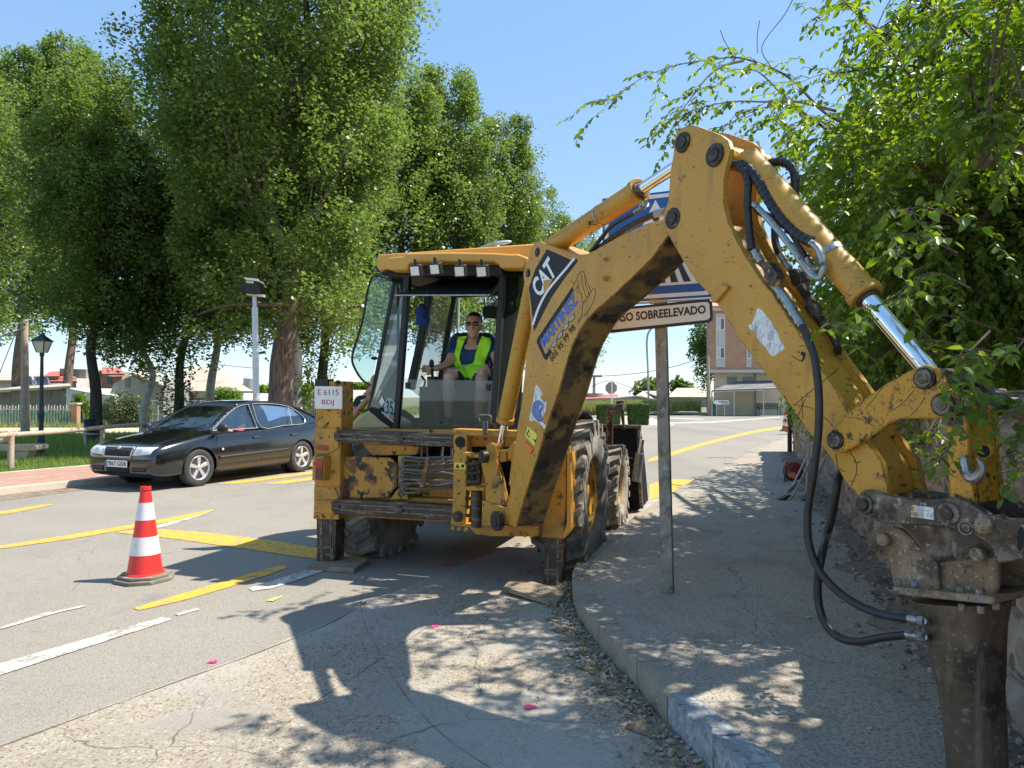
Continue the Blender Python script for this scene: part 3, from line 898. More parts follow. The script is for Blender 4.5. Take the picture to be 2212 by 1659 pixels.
# decals on the boom side
def bpoly(nm, c, pts, off, mt, par, smooth=0):
    P = BP(c, pts, off)
    if smooth: P = cr(P, smooth, True)
    return MB().prism(P, -BN * .0012).build(nm, M[mt] if isinstance(mt, str) else mt, par)
dec = bpoly('logo_decal', 'Q', [(300, 80), (400, 122), (520, 178), (555, 160), (567, 170), (560, 195), (450, 335), (335, 505), (240, 690), (190, 792), (181, 700), (165, 560), (145, 412), (200, 255)], BNEAR + .0015, 'decal_black', boom)
arc = [(548, 163), (470, 258), (395, 345), (310, 452), (240, 585), (186, 740)]
pa = cr(BP('Q', arc, BNEAR + .003), 4); pb_ = cr(BP('Q', [(x - 17, y - 9) for x, y in arc], BNEAR + .003), 4)
MB().prism(pa + pb_[::-1], -BN * .0008).build('stripe', M['decal_white'], dec)
def btext(nm, s, c, bl, br, tl, tr, off, mt, par, bold=0.0, sp_=1.0):
    q = BP(c, [bl, br, tl, tr], off)
    return text_on(nm, s, *q, Vector((0, 0, 0)), M[mt], par, bold, sp_)
btext('lettering', 'CAT', 'Q', (238, 508), (388, 292), (160, 385), (312, 135), BNEAR + .003, 'decal_white', dec, .035, .95)
bpoly('triangle', 'Q', [(272, 352), (356, 336), (276, 470)], BNEAR + .0045, 'yellow', dec)
br1 = cr(BP('Q', [(520, 405), (490, 450), (380, 610), (220, 850), (212, 885), (280, 1030), (300, 1036), (345, 970)], BNEAR + .0018), 1)
br2 = BP('Q', [(528, 440), (505, 480), (400, 640), (250, 868), (244, 885), (285, 985), (300, 980), (325, 935)], BNEAR + .0018)
MB().prism(br1 + br2[::-1], -BN * .0008).build('bracket_mark', M['decal_black'], boom)
btext('lettering', 'MARTINEZ', 'Q', (278, 932), (572, 535), (243, 858), (530, 452), BNEAR + .003, 'decal_blue', boom, .03)
btext('lettering', 'EXCAVACIONES', 'Q', (300, 965), (580, 565), (288, 942), (566, 540), BNEAR + .003, 'decal_grey', boom, 0, 1.5)
btext('phone_number', '605 95 99 98', 'Q', (345, 1058), (548, 765), (322, 1012), (522, 722), BNEAR + .003, 'decal_black', boom, .008)
for x, y in ((365, 905), (415, 830), (465, 755), (515, 682)):
    bpoly('arrow_mark', 'Q', [(x - 28, y + 28), (x - 18, y - 12), (x + 18, y - 42), (x + 26, y - 50), (x + 22, y - 5), (x - 2, y + 25)], BNEAR + .002, 'decal_black', boom)
    bpoly('arrow_mark', 'Q', [(x - 22, y + 20), (x - 13, y - 10), (x + 15, y - 35), (x + 20, y - 40), (x + 17, y - 6), (x - 3, y + 18)], BNEAR + .003, 'decal_grey', boom)
mb = MB()
for pts in ([(525, 430), (555, 340), (600, 268), (630, 300), (650, 370), (680, 440)], [(560, 390), (600, 480), (612, 545), (650, 520)], [(600, 300), (608, 380), (640, 500)], [(625, 310), (640, 400), (660, 470), (612, 545)], [(560, 345), (575, 400), (530, 440)],
            [(665, 470), (700, 425), (720, 425), (718, 480), (690, 560), (640, 640), (600, 660), (580, 710)], [(600, 660), (610, 600), (612, 545)], [(680, 440), (665, 490), (640, 500)]):
    mb.tube(cr(BP('Q', pts, BNEAR + .001), 4), .0016, 4)
mb.build('excavator_line_drawing', M['decal_black'], boom)
bpoly('torn_sticker', 'Q', [(205, 1255), (235, 1275), (262, 1330), (250, 1370), (285, 1400), (300, 1390), (290, 1480), (262, 1530), (268, 1580), (295, 1600), (280, 1632), (255, 1600), (200, 1560), (175, 1565), (148, 1555), (160, 1490), (180, 1400), (190, 1330)], BNEAR + .002, 'torn', boom, 3)
mb = MB()
mb.prism(cr(BP('Q', [(190, 1400), (230, 1385), (265, 1410), (270, 1455), (250, 1500), (265, 1560), (230, 1570), (190, 1530), (170, 1470)], BNEAR + .0032), 4, True), -BN * .0008)
mb.build('blue_print', mat('faded_blue_print', (.12, .2, .42), .6, 0, .3, 20, [('n', (.75, .75, .74), 22, .58, .64)]), boom)
bpoly('warning_label', 'B', [(1545, 182), (1612, 238), (1592, 320), (1526, 246)], BNEAR + .002, 'decal_yellow', boom)
bpoly('warning_symbol', 'B', [(1555, 200), (1560, 262), (1534, 240)], BNEAR + .0035, 'decal_black', boom)
bpoly('warning_symbol', 'B', [(1556, 218), (1557, 252), (1543, 240)], BNEAR + .0048, 'decal_yellow', boom)
bpoly('warning_symbol', 'B', [(1575, 270), (1605, 275), (1596, 296), (1592, 280)], BNEAR + .0035, 'decal_black', boom)
MB().prism(BP('B', [(1516, 292), (1528, 290), (1572, 332), (1574, 350), (1562, 371), (1550, 368), (1512, 325)], BNEAR + .016), -BN * .016).build('side_reflector', M['orange_lens'], boom, .003)

# ---- STICK
SN, SF = .155, -.06
st_l = DL('C', [(1420, 128), (1460, 72), (1530, 45), (1600, 55), (1800, 130), (1860, 175), (1885, 250), (1870, 330), (1848, 410), (1830, 490), (1825, 700), (1848, 820), (1880, 920), (1950, 1060)])
st_r2 = DL('P', [(540, 1140), (700, 1380), (780, 1480), (900, 1659)]) + DL('O', [(1560, 400), (1700, 620), (1800, 800)]) + DL('E', [(470, 420), (600, 660), (760, 900), (900, 1100), (962, 1395)])
st_b = DL('E', [(760, 1520), (690, 1420), (655, 1362), (560, 1255), (480, 1120), (400, 1000), (250, 835), (120, 655), (0, 478)])
st_lf = DL('I', [(1950, 900), (1750, 632), (1620, 468), (1480, 248), (1330, 20)]) + DL('C', [(1600, 1400), (1500, 1250), (1400, 1080), (1340, 970), (1308, 900), (1310, 820), (1350, 700), (1370, 450), (1395, 300), (1408, 170)])
outl = st_l + st_r2 + st_b + st_lf
plate = BP('D', outl, SN)
mb = MB().prism(plate, -BN * .03).prism([p - BN * (SN - SF) for p in plate], -BN * .03)
stick = mb.build('stick', M['yellow'], BH, .005)
# box web between the side plates, recessed at the back edge
wr = DL('P', [(430, 960), (525, 1160), (680, 1400), (760, 1500), (880, 1680)]) + DL('O', [(1540, 420), (1680, 640), (1780, 820)]) + DL('E', [(455, 440), (585, 675), (745, 910), (885, 1110), (945, 1390)])
wl_ = DL('E', [(700, 1400), (500, 1130), (265, 835), (20, 478)]) + DL('I', [(1640, 468), (1350, 20)]) + DL('C', [(1620, 1400), (1420, 1080), (1560, 960), (1700, 900), (1840, 900)])
MB().prism(BP('D', wr + wl_, SN - .03), -BN * (SN - .03 - SF)).build('stick_web', M['yellow'], stick, .003)
pins('C', [(1480, 195, .052, .012), (1760, 305, .056, .014), (1390, 850, .056, .006)], SN, stick)
MB().prism(BP('C', [(1850, 150), (1960, 190), (2060, 250), (2180, 310), (2195, 370), (2150, 410), (2040, 330), (1940, 260)], -.12), BN * .05).build('far_ear', M['yellow'], stick, .004)
p1_ = BP('C', [(1760, 305)], 0.12)[0]
MB().cyl(p1_, p1_ - BN * .36, .055, n=24).build('boss', M['yellow'], stick, .005)
bpoly('torn_sticker', 'O', [(1095, 170), (1150, 215), (1200, 280), (1270, 370), (1290, 440), (1340, 480), (1380, 600), (1450, 715), (1370, 780), (1345, 800), (1280, 835), (1210, 760), (1185, 710), (1130, 660), (1070, 580), (1055, 500), (1030, 465), (1005, 495), (945, 425), (950, 400), (990, 385), (1030, 290), (1060, 190)], SN + .0015, 'torn', stick, 2)
bpoly('black_mark', 'O', [(1540, 820), (1640, 880), (1680, 895), (1700, 840), (1665, 800), (1680, 765), (1730, 780), (1735, 830), (1695, 910), (1660, 900), (1545, 832)], SN + .0015, 'decal_black', stick)
MB().prism(BP('P', [(262, 1540), (350, 1412), (375, 1420), (418, 1440), (300, 1580), (270, 1575)], SN + .02), -BN * .02).build('lug', M['yellow'], stick, .004)
# scratches pressed in the far lower plate
mb = MB()
for pts in ([(90, 565), (330, 370), (500, 230)], [(85, 560), (250, 590), (400, 700), (450, 760)], [(610, 1000), (660, 1080), (670, 1180), (620, 1310)], [(480, 1010), (500, 1130), (560, 1180)], [(165, 480), (175, 690)], [(120, 690), (200, 500)]):
    MB().tube(cr(BP('E', [(x, y) for x, y in pts], SN), 4), .0018, 4).build('deep_scratch', M['pin'], stick)

# ---- cylinders on the arm
def cylinder(c1, c2, off, rb, rr, s0, mt='yellow', name='hydraulic_cylinder'):
    """barrel c1..s0 and rod s0..c2 given as points"""
    d = (c2 - c1).normalized()
    o = MB().cyl(c1, s0, rb, n=32).cyl(s0 - d * .045, s0, rb * 1.13, n=32).build(name, M[mt], BH, .004)
    MB().cyl(s0 - d * .02, c2, rr, n=28).build('rod', M['chrome'], o)
    MB().cyl(s0, s0 + d * .012, rb * .8, n=28).build('gland', M['grease'], o, .002)
    return o, d
CO = .03
# stick (crowd) cylinder between boom ear and stick head
e1, e2 = BP('C', [(330, 1110), (1090, 615)], CO)
e3 = e1 + (e2 - e1) * ((1480 - 330) / (1090 - 330))
oc, d1 = cylinder(e1, e3, CO, .066, .034, e1 + (e2 - e1) * 1.02)
q0 = e1 + (e2 - e1) * .62
MB().cyl(q0, q0 + d1 * .014, .069, n=28).build('hose_clamp', M['steel'], oc)
MB().tube(cr(BP('C', [(680, 1140), (780, 1010), (870, 910), (1060, 800)], .10), 5), .013, 8).build('hose', M['hose'], oc)
MB().tube(BP('C', [(1060, 800), (1130, 750)], .10), .013, 8).tube(BP('C', [(1125, 750), (1160, 720)], .09), .022, 10).build('pipe_fitting', M['steel'], oc)
MB().tube(cr(BP('C', [(700, 1150), (880, 1010), (1050, 900), (1240, 810)], .07), 5), .019, 10).build('hose', M['hose'], oc)
MB().tube(BP('C', [(1240, 810), (1330, 790)], .07), .022, 10).build('pipe_fitting', M['steel'], oc)
# boom lift cylinder
l1, l2, l3 = BP('D', [(1151, 615), (1090.5, 912), (1079, 972)], .02)
ol, d2 = cylinder(l1, l3, .02, .064, .034, l2)
# bucket cylinder along the stick
c1, c2, c3 = BP('D', [(1613, 342), (1873, 643), (2012, 806)], .03)
ob, d3 = cylinder(c1, c3, .03, .062, .036, c2)
q0 = c1 + (c2 - c1) * .72
MB().cyl(q0, q0 + d3 * .03, .065, n=28).build('hose_clamp', M['steel'], ob)
def tb(nm, c, pts, off, r, mt, par, n=10, k=5):
    return MB().tube(cr(BP(c, pts, off), k), r, n).build(nm, M[mt], par)
def spiral(nm, c, pts, off, r, par, pitch=.03):
    P = cr(BP(c, pts, off), 10)
    mb = MB().tube(P, r, 12)
    acc = 0
    for i in range(1, len(P)):
        acc += (P[i] - P[i - 1]).length
        if acc > pitch:
            acc = 0
            t = (P[i] - P[i - 1]).normalized()
            mb.cyl(P[i] - t * .0105, P[i] + t * .0105, r * 1.1, n=12)
    return mb.build(nm, M['hose'], par)
spiral('hose', 'P', [(400, 392), (470, 380), (545, 430), (588, 540), (585, 700), (600, 950), (622, 1120)], .11, .0165, stick)
spiral('hose', 'P', [(490, 385), (570, 402), (680, 530), (760, 680), (870, 850), (1010, 990), (1140, 1055)], .09, .0215, ob)
spiral('hose', 'P', [(700, 430), (780, 375), (880, 365), (960, 405), (995, 500), (982, 650), (955, 700)], -.10, .019, ob)
tb('pipe', 'P', [(1130, 1058), (1200, 1120), (1238, 1260), (1205, 1365), (1120, 1320), (1000, 1150), (830, 930), (640, 725)], .12, .0145, 'steel', ob)
tb('pipe', 'P', [(1100, 1190), (1130, 1270), (1180, 1290), (1225, 1250)], .02, .012, 'steel', ob)
tb('hose', 'P', [(640, 725), (700, 800), (900, 900), (1000, 1020), (1095, 1180)], .0, .017, 'hose', ob)
tb('hose', 'P', [(820, 900), (822, 1040), (850, 1130), (875, 1170)], -.04, .017, 'hose', stick)
for ofs, seq in ((.13, [(640, 1130), (700, 1230)]), (-.02, [(870, 1160), (945, 1290)])):
    q = BP('P', seq, ofs)
    MB().tube(q, .018, 12).tube([q[0].lerp(q[1], .45), q[0].lerp(q[1], .6)], .022, 6).build('pipe_fitting', M['steel'], stick, .002)
for ofs, q4 in ((.13, [(690, 1230), (760, 1225), (840, 1330), (800, 1440), (740, 1390)]), (-.02, [(920, 1290), (990, 1280), (1060, 1360), (1040, 1470), (960, 1430)])):
    MB().prism(BP('P', q4, ofs + .03), -BN * .06).build('shutoff_valve', M['steel_worn'], stick, .006)
MB().prism(BP('P', [(750, 1430), (840, 1370), (870, 1395), (800, 1470)], .15), -BN * .06).build('valve_bracket', M['yellow_rusty'], stick, .004)
# long hoses down to the breaker
H1 = [(830, 1440), (900, 1530), (980, 1659)]
sl = MB().tube(BP('P', H1, .13), .021, 14)
sl2 = MB().tube(BP('O', [(1400, -10), (1480, 110), (1560, 225), (1640, 340), (1690, 425)], .13), .0195, 14)
for t in (0, .3, .55, .8): 
    P = BP('O', [(1400, -10), (1690, 425)], .13); p = P[0].lerp(P[1], t); dd = (P[1] - P[0]).normalized()
    sl2.cyl(p, p + dd * .02, .0225, n=14)
sl.build('hose_sleeve', M['steel'], stick); sl2.build('hose_sleeve', M['steel'], stick)
P = BP('P', [(1040, 1440), (1110, 1540), (1200, 1659)], .0) + BP('O', [(1760, 110), (1860, 220), (1960, 360), (2030, 440)], .0)
MB().tube(cr(P, 3), .0205, 14).build('hose_sleeve', M['steel_worn'], stick)
hz1 = [dp('O', x, y) for x, y in ((1680, 412), (1740, 520), (1810, 690), (1870, 900), (1910, 1200))] + [dp('E', x, y) for x, y in ((300, 260), (320, 420), (325, 650), (312, 880), (275, 1180), (225, 1500))] + [dp('F', x, y) for x, y in ((158, 60), (170, 170), (220, 310), (330, 450), (480, 560), (650, 630), (840, 662))]
hz2 = [dp('O', x, y) for x, y in ((2025, 432), (2110, 560), (2180, 700))] + [dp('E', x, y) for x, y in ((505, 110), (540, 260), (560, 500), (560, 800), (530, 1050), (500, 1250), (440, 1600))] + [dp('F', x, y) for x, y in ((290, 90), (250, 250), (228, 400), (232, 560), (280, 700), (370, 785), (500, 812), (650, 785), (825, 765))]
h1 = MB().tube(cr(BP('D', hz1, .24), 6), .0155, 12).build('hose', M['hose'], BH)
n2 = len(hz2)
P2 = []
for i, q in enumerate(hz2):
    off = -.02 if i < 3 else (-.02 - .16 * min(1, (i - 2) / 2.0) if i < 8 else (.05 if i < 11 else .2))
    P2.append(BP('D', [q], off)[0])
h2 = MB().tube(cr(P2, 6), .0165, 12).build('hose', M['hose'], BH)
for par, q, of in ((h1, [(835, 660), (965, 684)], .24), (h2, [(820, 765), (975, 790)], .2)):
    a_, b_ = BP('F', q, of)
    MB().tube([a_, a_.lerp(b_, .5)], .0165, 12).tube([a_.lerp(b_, .5), a_.lerp(b_, .8)], .017, 6).tube([a_.lerp(b_, .75), BP('F', [(q[1][0] + 22, q[1][1] + 2)], .07)[0]], .012, 12).build('pipe_fitting', M['steel'], par, .001)

# ---- linkage at the end of the stick
lk = DL('E', [(398, 870), (430, 800), (480, 740), (560, 660), (750, 500), (950, 358), (1200, 225), (1300, 190), (1400, 225), (1445, 290), (1500, 400), (1560, 470), (1600, 560), (1570, 650), (1490, 692), (1380, 692), (1200, 688), (1060, 692), (950, 748), (800, 862), (620, 962), (540, 1008), (450, 985), (405, 930)])
L1 = MB().prism(BP('D', lk, SN + .035), -BN * .03).build('tipping_link', M['yellow_scratched'], BH, .006)
L2 = MB().prism(BP('D', lk, SF - .035), -BN * .03).build('tipping_link', M['yellow_scratched'], BH, .006)
def ring(c, x, y, r, off, par, pr=.012):
    p = BP(c, [(x, y)], off)[0]
    MB().cyl(p - BN * .005, p + BN * pr, r, n=32).build('pin_collar', M['pin'], par, .004)
    MB().cyl(p + BN * pr, p + BN * (pr + .006), r * .78, n=32).cyl(p + BN * pr, p + BN * (pr + .014), r * .52, n=28).build('pin', M['steel_worn'], par, .003)
    return p
ring('E', 480, 888, .036, SN + .035, L1); ring('E', 1303, 318, .039, SN + .035, L1); ring('E', 1475, 560, .041, SN + .035, L1)
p = BP('E', [(1475, 560)], SN)[0]
MB().cyl(p, p - BN * .36, .042, n=24).build('cross_tube', M['steel_worn'], L1)
p = BP('E', [(1303, 318)], SN)[0]
MB().cyl(p, p - BN * .27, .04, n=24).build('cross_tube', M['pin'], L1)
mb = MB()
for pts in ([(750, 600), (850, 480), (910, 400)], [(950, 640), (1080, 560), (1200, 430)], [(760, 620), (860, 720), (900, 750)], [(1170, 660), (1260, 560), (1300, 490)], [(690, 600), (740, 500)], [(1020, 400), (1080, 460)], [(840, 760), (700, 690), (600, 680)]):
    MB().tube(cr(BP('E', pts, SN + .035), 3), .0013, 4).build('deep_scratch', M['pin'], L1)
# bucket link (vertical) with lifting eye and hook
bl_ = DL('E', [(1480, 668), (1560, 690), (1672, 640), (1690, 760), (1700, 1000), (1735, 1250), (1755, 1500), (1640, 1470), (1520, 1430), (1510, 1200), (1495, 960)])
LV = MB().prism(BP('D', bl_, SN - .0), -BN * .028)
bl2 = DL('E', [(1500, 600), (1600, 560), (1672, 600), (1680, 760), (1690, 1000), (1720, 1250), (1740, 1500), (1530, 1430), (1505, 960)])
LV.prism([p - BN * .17 for p in BP('D', bl2, SN)], -BN * .028)
LV.prism([p - BN * .028 for p in BP('D', DL('E', [(1640, 700), (1672, 700), (1740, 1480), (1705, 1480)]), SN)], -BN * .142)
lv = LV.build('bucket_link', M['yellow_scratched'], BH, .005)
ey = BP('E', [(1790, 1000)], SN - .10)[0]
MB().prism(BP('T', [(1465, 1270), (1700, 1265), (1760, 1310), (1775, 1400), (1700, 1490), (1640, 1500), (1560, 1659), (1480, 1659)], SN - .05), -BN * .03).build('lifting_eye', M['yellow_scratched'], lv, .006)
p = BP('T', [(1650, 1370)], SN - .05)[0]
MB().cyl(p, p + BN * .004, .021, n=20).build('eye_hole', M['dark'], lv)
hk = cr(BP('E', [(1660, 1040), (1665, 1100), (1680, 1180), (1730, 1235), (1790, 1215), (1825, 1150), (1810, 1090), (1780, 1055)], SN + .02), 6)
nh = len(hk)
MB().tube(hk, [.011 + .008 * math.sin(math.pi * min(1, i / (nh * .75))) if i < nh * .75 else max(.004, .011 * (1 - (i - nh * .75) / (nh * .3))) for i in range(nh)], 10).build('lifting_hook', M['steel'], BH)
MB().tube(cr(BP('T', [(1430, 210), (1520, 260), (1650, 450), (1780, 620), (1810, 730), (1760, 850), (1700, 870)], -.13), 5), .018, 10).build('guard_bar', M['steel_worn'], BH)
# ---- quick coupler
cp = DL('S', [(18, 430), (20, 340), (60, 265), (130, 235), (210, 258), (430, 318), (700, 356), (900, 362), (1100, 348), (1240, 335), (1350, 350), (1480, 400), (1600, 480), (1740, 572), (1850, 566), (1940, 610), (2080, 622), (2212, 600), (2420, 620), (2420, 1120), (2212, 1150), (2060, 1175), (1870, 1205), (1800, 1000), (1600, 850), (1400, 780), (1170, 725), (1000, 705), (700, 695), (480, 690), (300, 662), (140, 590), (60, 530)])
CPN = SN + .045
cpl = MB().prism(BP('D', cp, CPN), -BN * .04).prism([q - BN * .24 for q in BP('D', cp, CPN)], -BN * .04)
cpl = cpl.build('quick_coupler', M['steel_worn'], BH, .006)
MB().prism(BP('D', DL('S', [(480, 600), (1000, 640), (1600, 700), (2400, 700), (2400, 1100), (1870, 1150), (1500, 1180), (1050, 1230), (900, 1050), (700, 820)]), CPN - .06), -BN * .16).build('coupler_core', M['steel_worn'], cpl, .004)
MB().prism(BP('S', [(2130, 780), (2160, 720), (2200, 730), (2215, 800), (2200, 980), (2160, 1045), (2125, 1000)], CPN + .001), -BN * .002).build('slot', M['dark'], cpl)
bpoly('paper_label', 'S', [(735, 435), (1022, 470), (1030, 632), (725, 590)], CPN + .0015, 'torn', cpl)
for x, y, r in ((118, 425, .036), (1230, 545, .038)):
    p = BP('S', [(x, y)], CPN)[0]
    MB().cyl(p, p + BN * .012, r * 1.0, n=32).build('pin_collar', M['steel_worn'], cpl, .004)
    MB().cyl(p + BN * .011, p + BN * .02, r * .55, n=28).build('pin', M['pin'], cpl, .002)
p = BP('S', [(1690, 705)], CPN)[0]
MB().ell(p, (.03, .03, .03)).build('pin', M['bracket'], cpl)
p = BP('S', [(1472, 733)], CPN)[0]
MB().cyl(p, p + BN * .012, .013, n=20).build('pin', M['steel_worn'], cpl)
rp = [p + BN * .014 + (BD * math.cos(a * math.pi / 12) + MZ * math.sin(a * math.pi / 12)) * .022 for a in range(25)]
MB().tube(rp, .002, 6).build('split_ring', M['steel'], cpl)
# ---- breaker bracket and breaker
bk_ = DL('S', [(322, 930), (335, 820), (400, 755), (480, 732), (560, 745), (640, 800), (800, 950), (1000, 1150), (1050, 1172), (1110, 1165), (1300, 1060), (1560, 915), (1660, 900), (1760, 925), (1830, 1000), (1858, 1090), (1850, 1500), (1830, 1640), (1700, 1640), (1480, 1600), (480, 1490), (430, 1250), (372, 1030)])
BKN = .14
q = BP('D', bk_, BKN)
mb = MB().prism(q, -BN * .03).prism([p - BN * .19 for p in q], -BN * .03)
bkt = mb.build('breaker_bracket', M['bracket'], BH, .008)
MB().prism(BP('S', [(990, 1180), (1060, 1180), (1100, 1560), (1010, 1560)], BKN + .02), -BN * .02).build('rib', M['bracket'], bkt, .006)
for x, y in ((405, 890), (1640, 1085)):
    p = BP('S', [(x, y)], BKN)[0]
    MB().cyl(p - BN * .01, p + BN * .028, .026, n=8).build('pin', M['bracket'], bkt, .004)
fl = BP('F', [(722, 445), (1405, 515), (1405, 568), (724, 498)], BKN + .055)
fl_ = MB().prism(fl, -BN * .34).build('flange', M['bracket'], bkt, .004)
mb = MB()
for x, y, dy in ((760, 405, 32), (875, 418, 30), (1178, 455, 32), (1310, 470, 34)):
    a_, b_ = BP('F', [(x, y - 12), (x, y + dy)], BKN + .035)
    mb.tube([a_, b_], .0125, 6)
for x, y in ((1190, 585), (1318, 600), (1420, 575), (775, 530)):
    a_, b_ = BP('F', [(x, y - 25), (x, y + 25)], BKN + .03)
    mb.tube([a_, b_], .0125, 6)
for x, y in ((1525, 430), (1525, 545)):
    a_, b_ = BP('F', [(x, y - 25), (x, y + 25)], -.1)
    mb.tube([a_, b_], .0125, 6)
mb.build('bolts', M['bracket'], bkt, .002)
rows = [(530, 905, 1490), (600, 940, 1475), (680, 968, 1460), (800, 990, 1456), (1000, 1022, 1453), (1070, 1034, 1452), (1092, 1052, 1450), (1200, 1068, 1455), (1400, 1095, 1466), (1659, 1118, 1475), (1720, 1124, 1478)]
cs, rs = [], []
for y, xl, xr in rows:
    a_, b_ = BP('F', [(xl, y), (xr, y)], .03)
    m_ = (a_ + b_) / 2
    cs.append(m_)
    depth = m_.y
    rs.append((xr - xl) * .323 / F_PX * depth / 2 * .985)
bd = (cs[-1] - cs[-4]).normalized()
br = MB().tube(cs, rs, 40).build('breaker', M['breaker'], BH, 0, 30)
tip = cs[-1]
MB().tube([tip, tip + bd * .06], [.05, .045], 20).tube([tip, tip + bd * max(.05, (tip.z - .06) / max(.3, -bd.z))], .034, 20).build('chisel', M['steel'], br)
# ================================================================ GROUND, ROAD, PAVEMENT
RD = Vector((.47, .883, 0)).normalized()
RN = Vector((RD.y, -RD.x, 0))
KL0 = Vector((-7.86, 10.9, 0))
def KL(t, s=0.0, z=0.0):                                  # along the left kerb, s to the right of it
    p = KL0 + RD * t + RN * s
    return Vector((p.x, p.y, z))
def sheet(name, pts, z, mt, kind='structure'):
    o = MB().poly([Vector((p[0], p[1], z)) for p in pts]).build(name, mt, org=Vector((0, 0, 0)), ang=0)
    return tag(o, kind=kind)
rot28 = (0, 0, R(28))
M['ground'] = mat('dry_grassy_ground', (.16, .15, .06), .95, 0, .25, .4, [('n', (.30, .26, .16), .35, .5, .62), ('n', (.07, .11, .03), 1.5, .52, .6), ('n', (.26, .24, .10), 12, .55, .65)], .6, 20)
M['asphalt'] = mat('worn_grey_asphalt', (.275, .245, .198), .9, 0, .1, .8, [
    ('n', (.185, .175, .16), .28, .50, .60, {'st': (1, .16, 1), 'rot': rot28, 'a': .85}),
    ('p', (.36, .325, .26), 95, .35, .55, {'e': .55, 'c2': (.15, .14, .125), 'a': .75}),
    ('n', (.13, .12, .11), 120, .52, .60, {'a': .6}), ('n', (.40, .36, .30), 95, .56, .62, {'a': .5}), ('n', (.15, .14, .13), 1.6, .60, .70, {'a': .5}),
    ('n', (.24, .21, .17), 1.2, .58, .8, {'a': .5}),
    ('c', (.09, .085, .08), .5, .0, .0025, {'ws': 1.5, 'wa': .5, 'ms': .35, 'ml': .5, 'mh': .55})], .5, 90)
M['concrete'] = mat('exposed_aggregate_concrete', (.33, .285, .22), .9, 0, .12, 1.5, [
    ('p', (.20, .13, .085), 50, .25, .5, {'e': .50, 'c2': (.45, .39, .31), 'a': .95}),
    ('p', (.13, .105, .08), 85, .6, .75, {'e': .48, 'a': .8}),
    ('n', (.42, .39, .35), .55, .47, .58, {'a': .85}), ('n', (.25, .22, .185), 1.1, .52, .64, {'a': .6}),
    ('n', (.2, .16, .12), 2.2, .6, .75, {'a': .5}),
    ('c', (.12, .10, .08), .5, .0, .003, {'ws': 1.5, 'wa': .4, 'ms': .4, 'ml': .45, 'mh': .5})], .6, 90)
M['concrete_fine'] = mat('pale_patched_concrete', (.36, .34, .30), .9, 0, .12, 1.2, [
    ('p', (.18, .16, .14), 95, .4, .6, {'e': .45, 'a': .75}),
    ('n', (.50, .48, .45), .9, .52, .64, {'a': .8}), ('n', (.21, .18, .14), 2.6, .56, .7, {'a': .6})], .5, 90)
M['pave'] = mat('old_rough_pavement_concrete', (.37, .32, .255), .92, 0, .15, 1.0, [
    ('n', (.38, .33, .26), .8, .48, .62, {'a': .7}),
    ('p', (.34, .32, .29), 75, .55, .72, {'e': .45, 'a': .7}),
    ('n', (.24, .20, .16), 1.8, .54, .66, {'a': .6}),
    ('n', (.12, .105, .09), 60, .50, .58, {'a': .65}), ('n', (.46, .41, .34), 85, .56, .61, {'a': .65}), ('n', (.22, .17, .12), 3.2, .55, .68, {'a': .5}),
    ('c', (.06, .055, .05), .42, .0, .0035, {'ws': 1.6, 'wa': .55, 'm': 0, 'a': .6}),
    ('c', (.07, .06, .055), 1.3, .0, .005, {'ws': 2.5, 'wa': .5, 'ms': .5, 'ml': .52, 'mh': .56})], .6, 70)
M['kerb'] = mat('weathered_kerb_concrete', (.30, .26, .20), .9, 0, .15, 4, [('n', (.16, .13, .1), 5, .52, .68), ('n', (.42, .38, .32), 18, .6, .7, {'a': .6})], .6, 50)
M['granite'] = mat('chipped_granite_kerb', (.29, .30, .305), .85, 0, .15, 6, [('n', (.43, .44, .45), 26, .48, .6), ('n', (.15, .15, .16), 30, .58, .65)], .8, 60)
M['dirt'] = mat('gravelly_dirt', (.24, .18, .125), .95, 0, .25, 3, [('p', (.34, .29, .23), 40, .4, .6, {'e': .5, 'c2': (.12, .09, .07)}), ('n', (.09, .07, .05), 5, .52, .62)], .9, 40)
M['brick_pave'] = mat('pinkish_brick_paving', (.46, .25, .18), .85, 0, .1, 1, [('n', (.52, .36, .28), 3, .5, .65, {'a': .7})], .2, 60)
M['kerb_pale'] = mat('pale_kerb_stone', (.52, .45, .36), .85, 0, .1, 3, [('n', (.3, .25, .2), 6, .56, .7, {'a': .6})], .4, 50)
M['line_yellow'] = mat('yellow_road_paint', (.80, .40, .018), .75, 0, .08, 3, [('n', (.3, .25, .16), 9, .50, .62, {'a': .8}), ('n', (.3, .24, .14), 34, .50, .60, {'a': .7}), ('p', (.2, .18, .14), 46, .75, .85, {'e': .5, 'a': .6})], .4, 80)
M['line_white'] = mat('worn_white_road_paint', (.62, .59, .52), .8, 0, .08, 3, [('n', (.27, .245, .21), 7, .50, .62, {'a': .9}), ('n', (.27, .245, .21), 30, .50, .60, {'a': .8}), ('p', (.2, .18, .14), 46, .6, .8, {'e': .5, 'a': .7})], .4, 80)
M['sand'] = mat('pale_sandy_path', (.58, .47, .32), .95, 0, .1, .6, [('n', (.4, .34, .2), 1.5, .55, .7, {'a': .6})], .3, 30)
M['lawn'] = mat('lawn_soil_green', (.10, .14, .03), .95, 0, .3, 1.2, [('n', (.30, .24, .11), .7, .56, .68), ('n', (.06, .10, .02), 6, .5, .62)], .6, 30)

sheet('ground', [(-3000, -200), (3000, -200), (3000, 3500), (-3000, 3500)], -.03, M['ground'])
road = [KL(-16), KL(26), (1.0, 38.5), (-30, 46), (-30, 52), (6, 58.5), (90, 60), (90, 30), (20, 24), (9, 12), (6, 2), (4, -6), (-12, -6)]
sheet('road', road, 0.0, M['asphalt'])
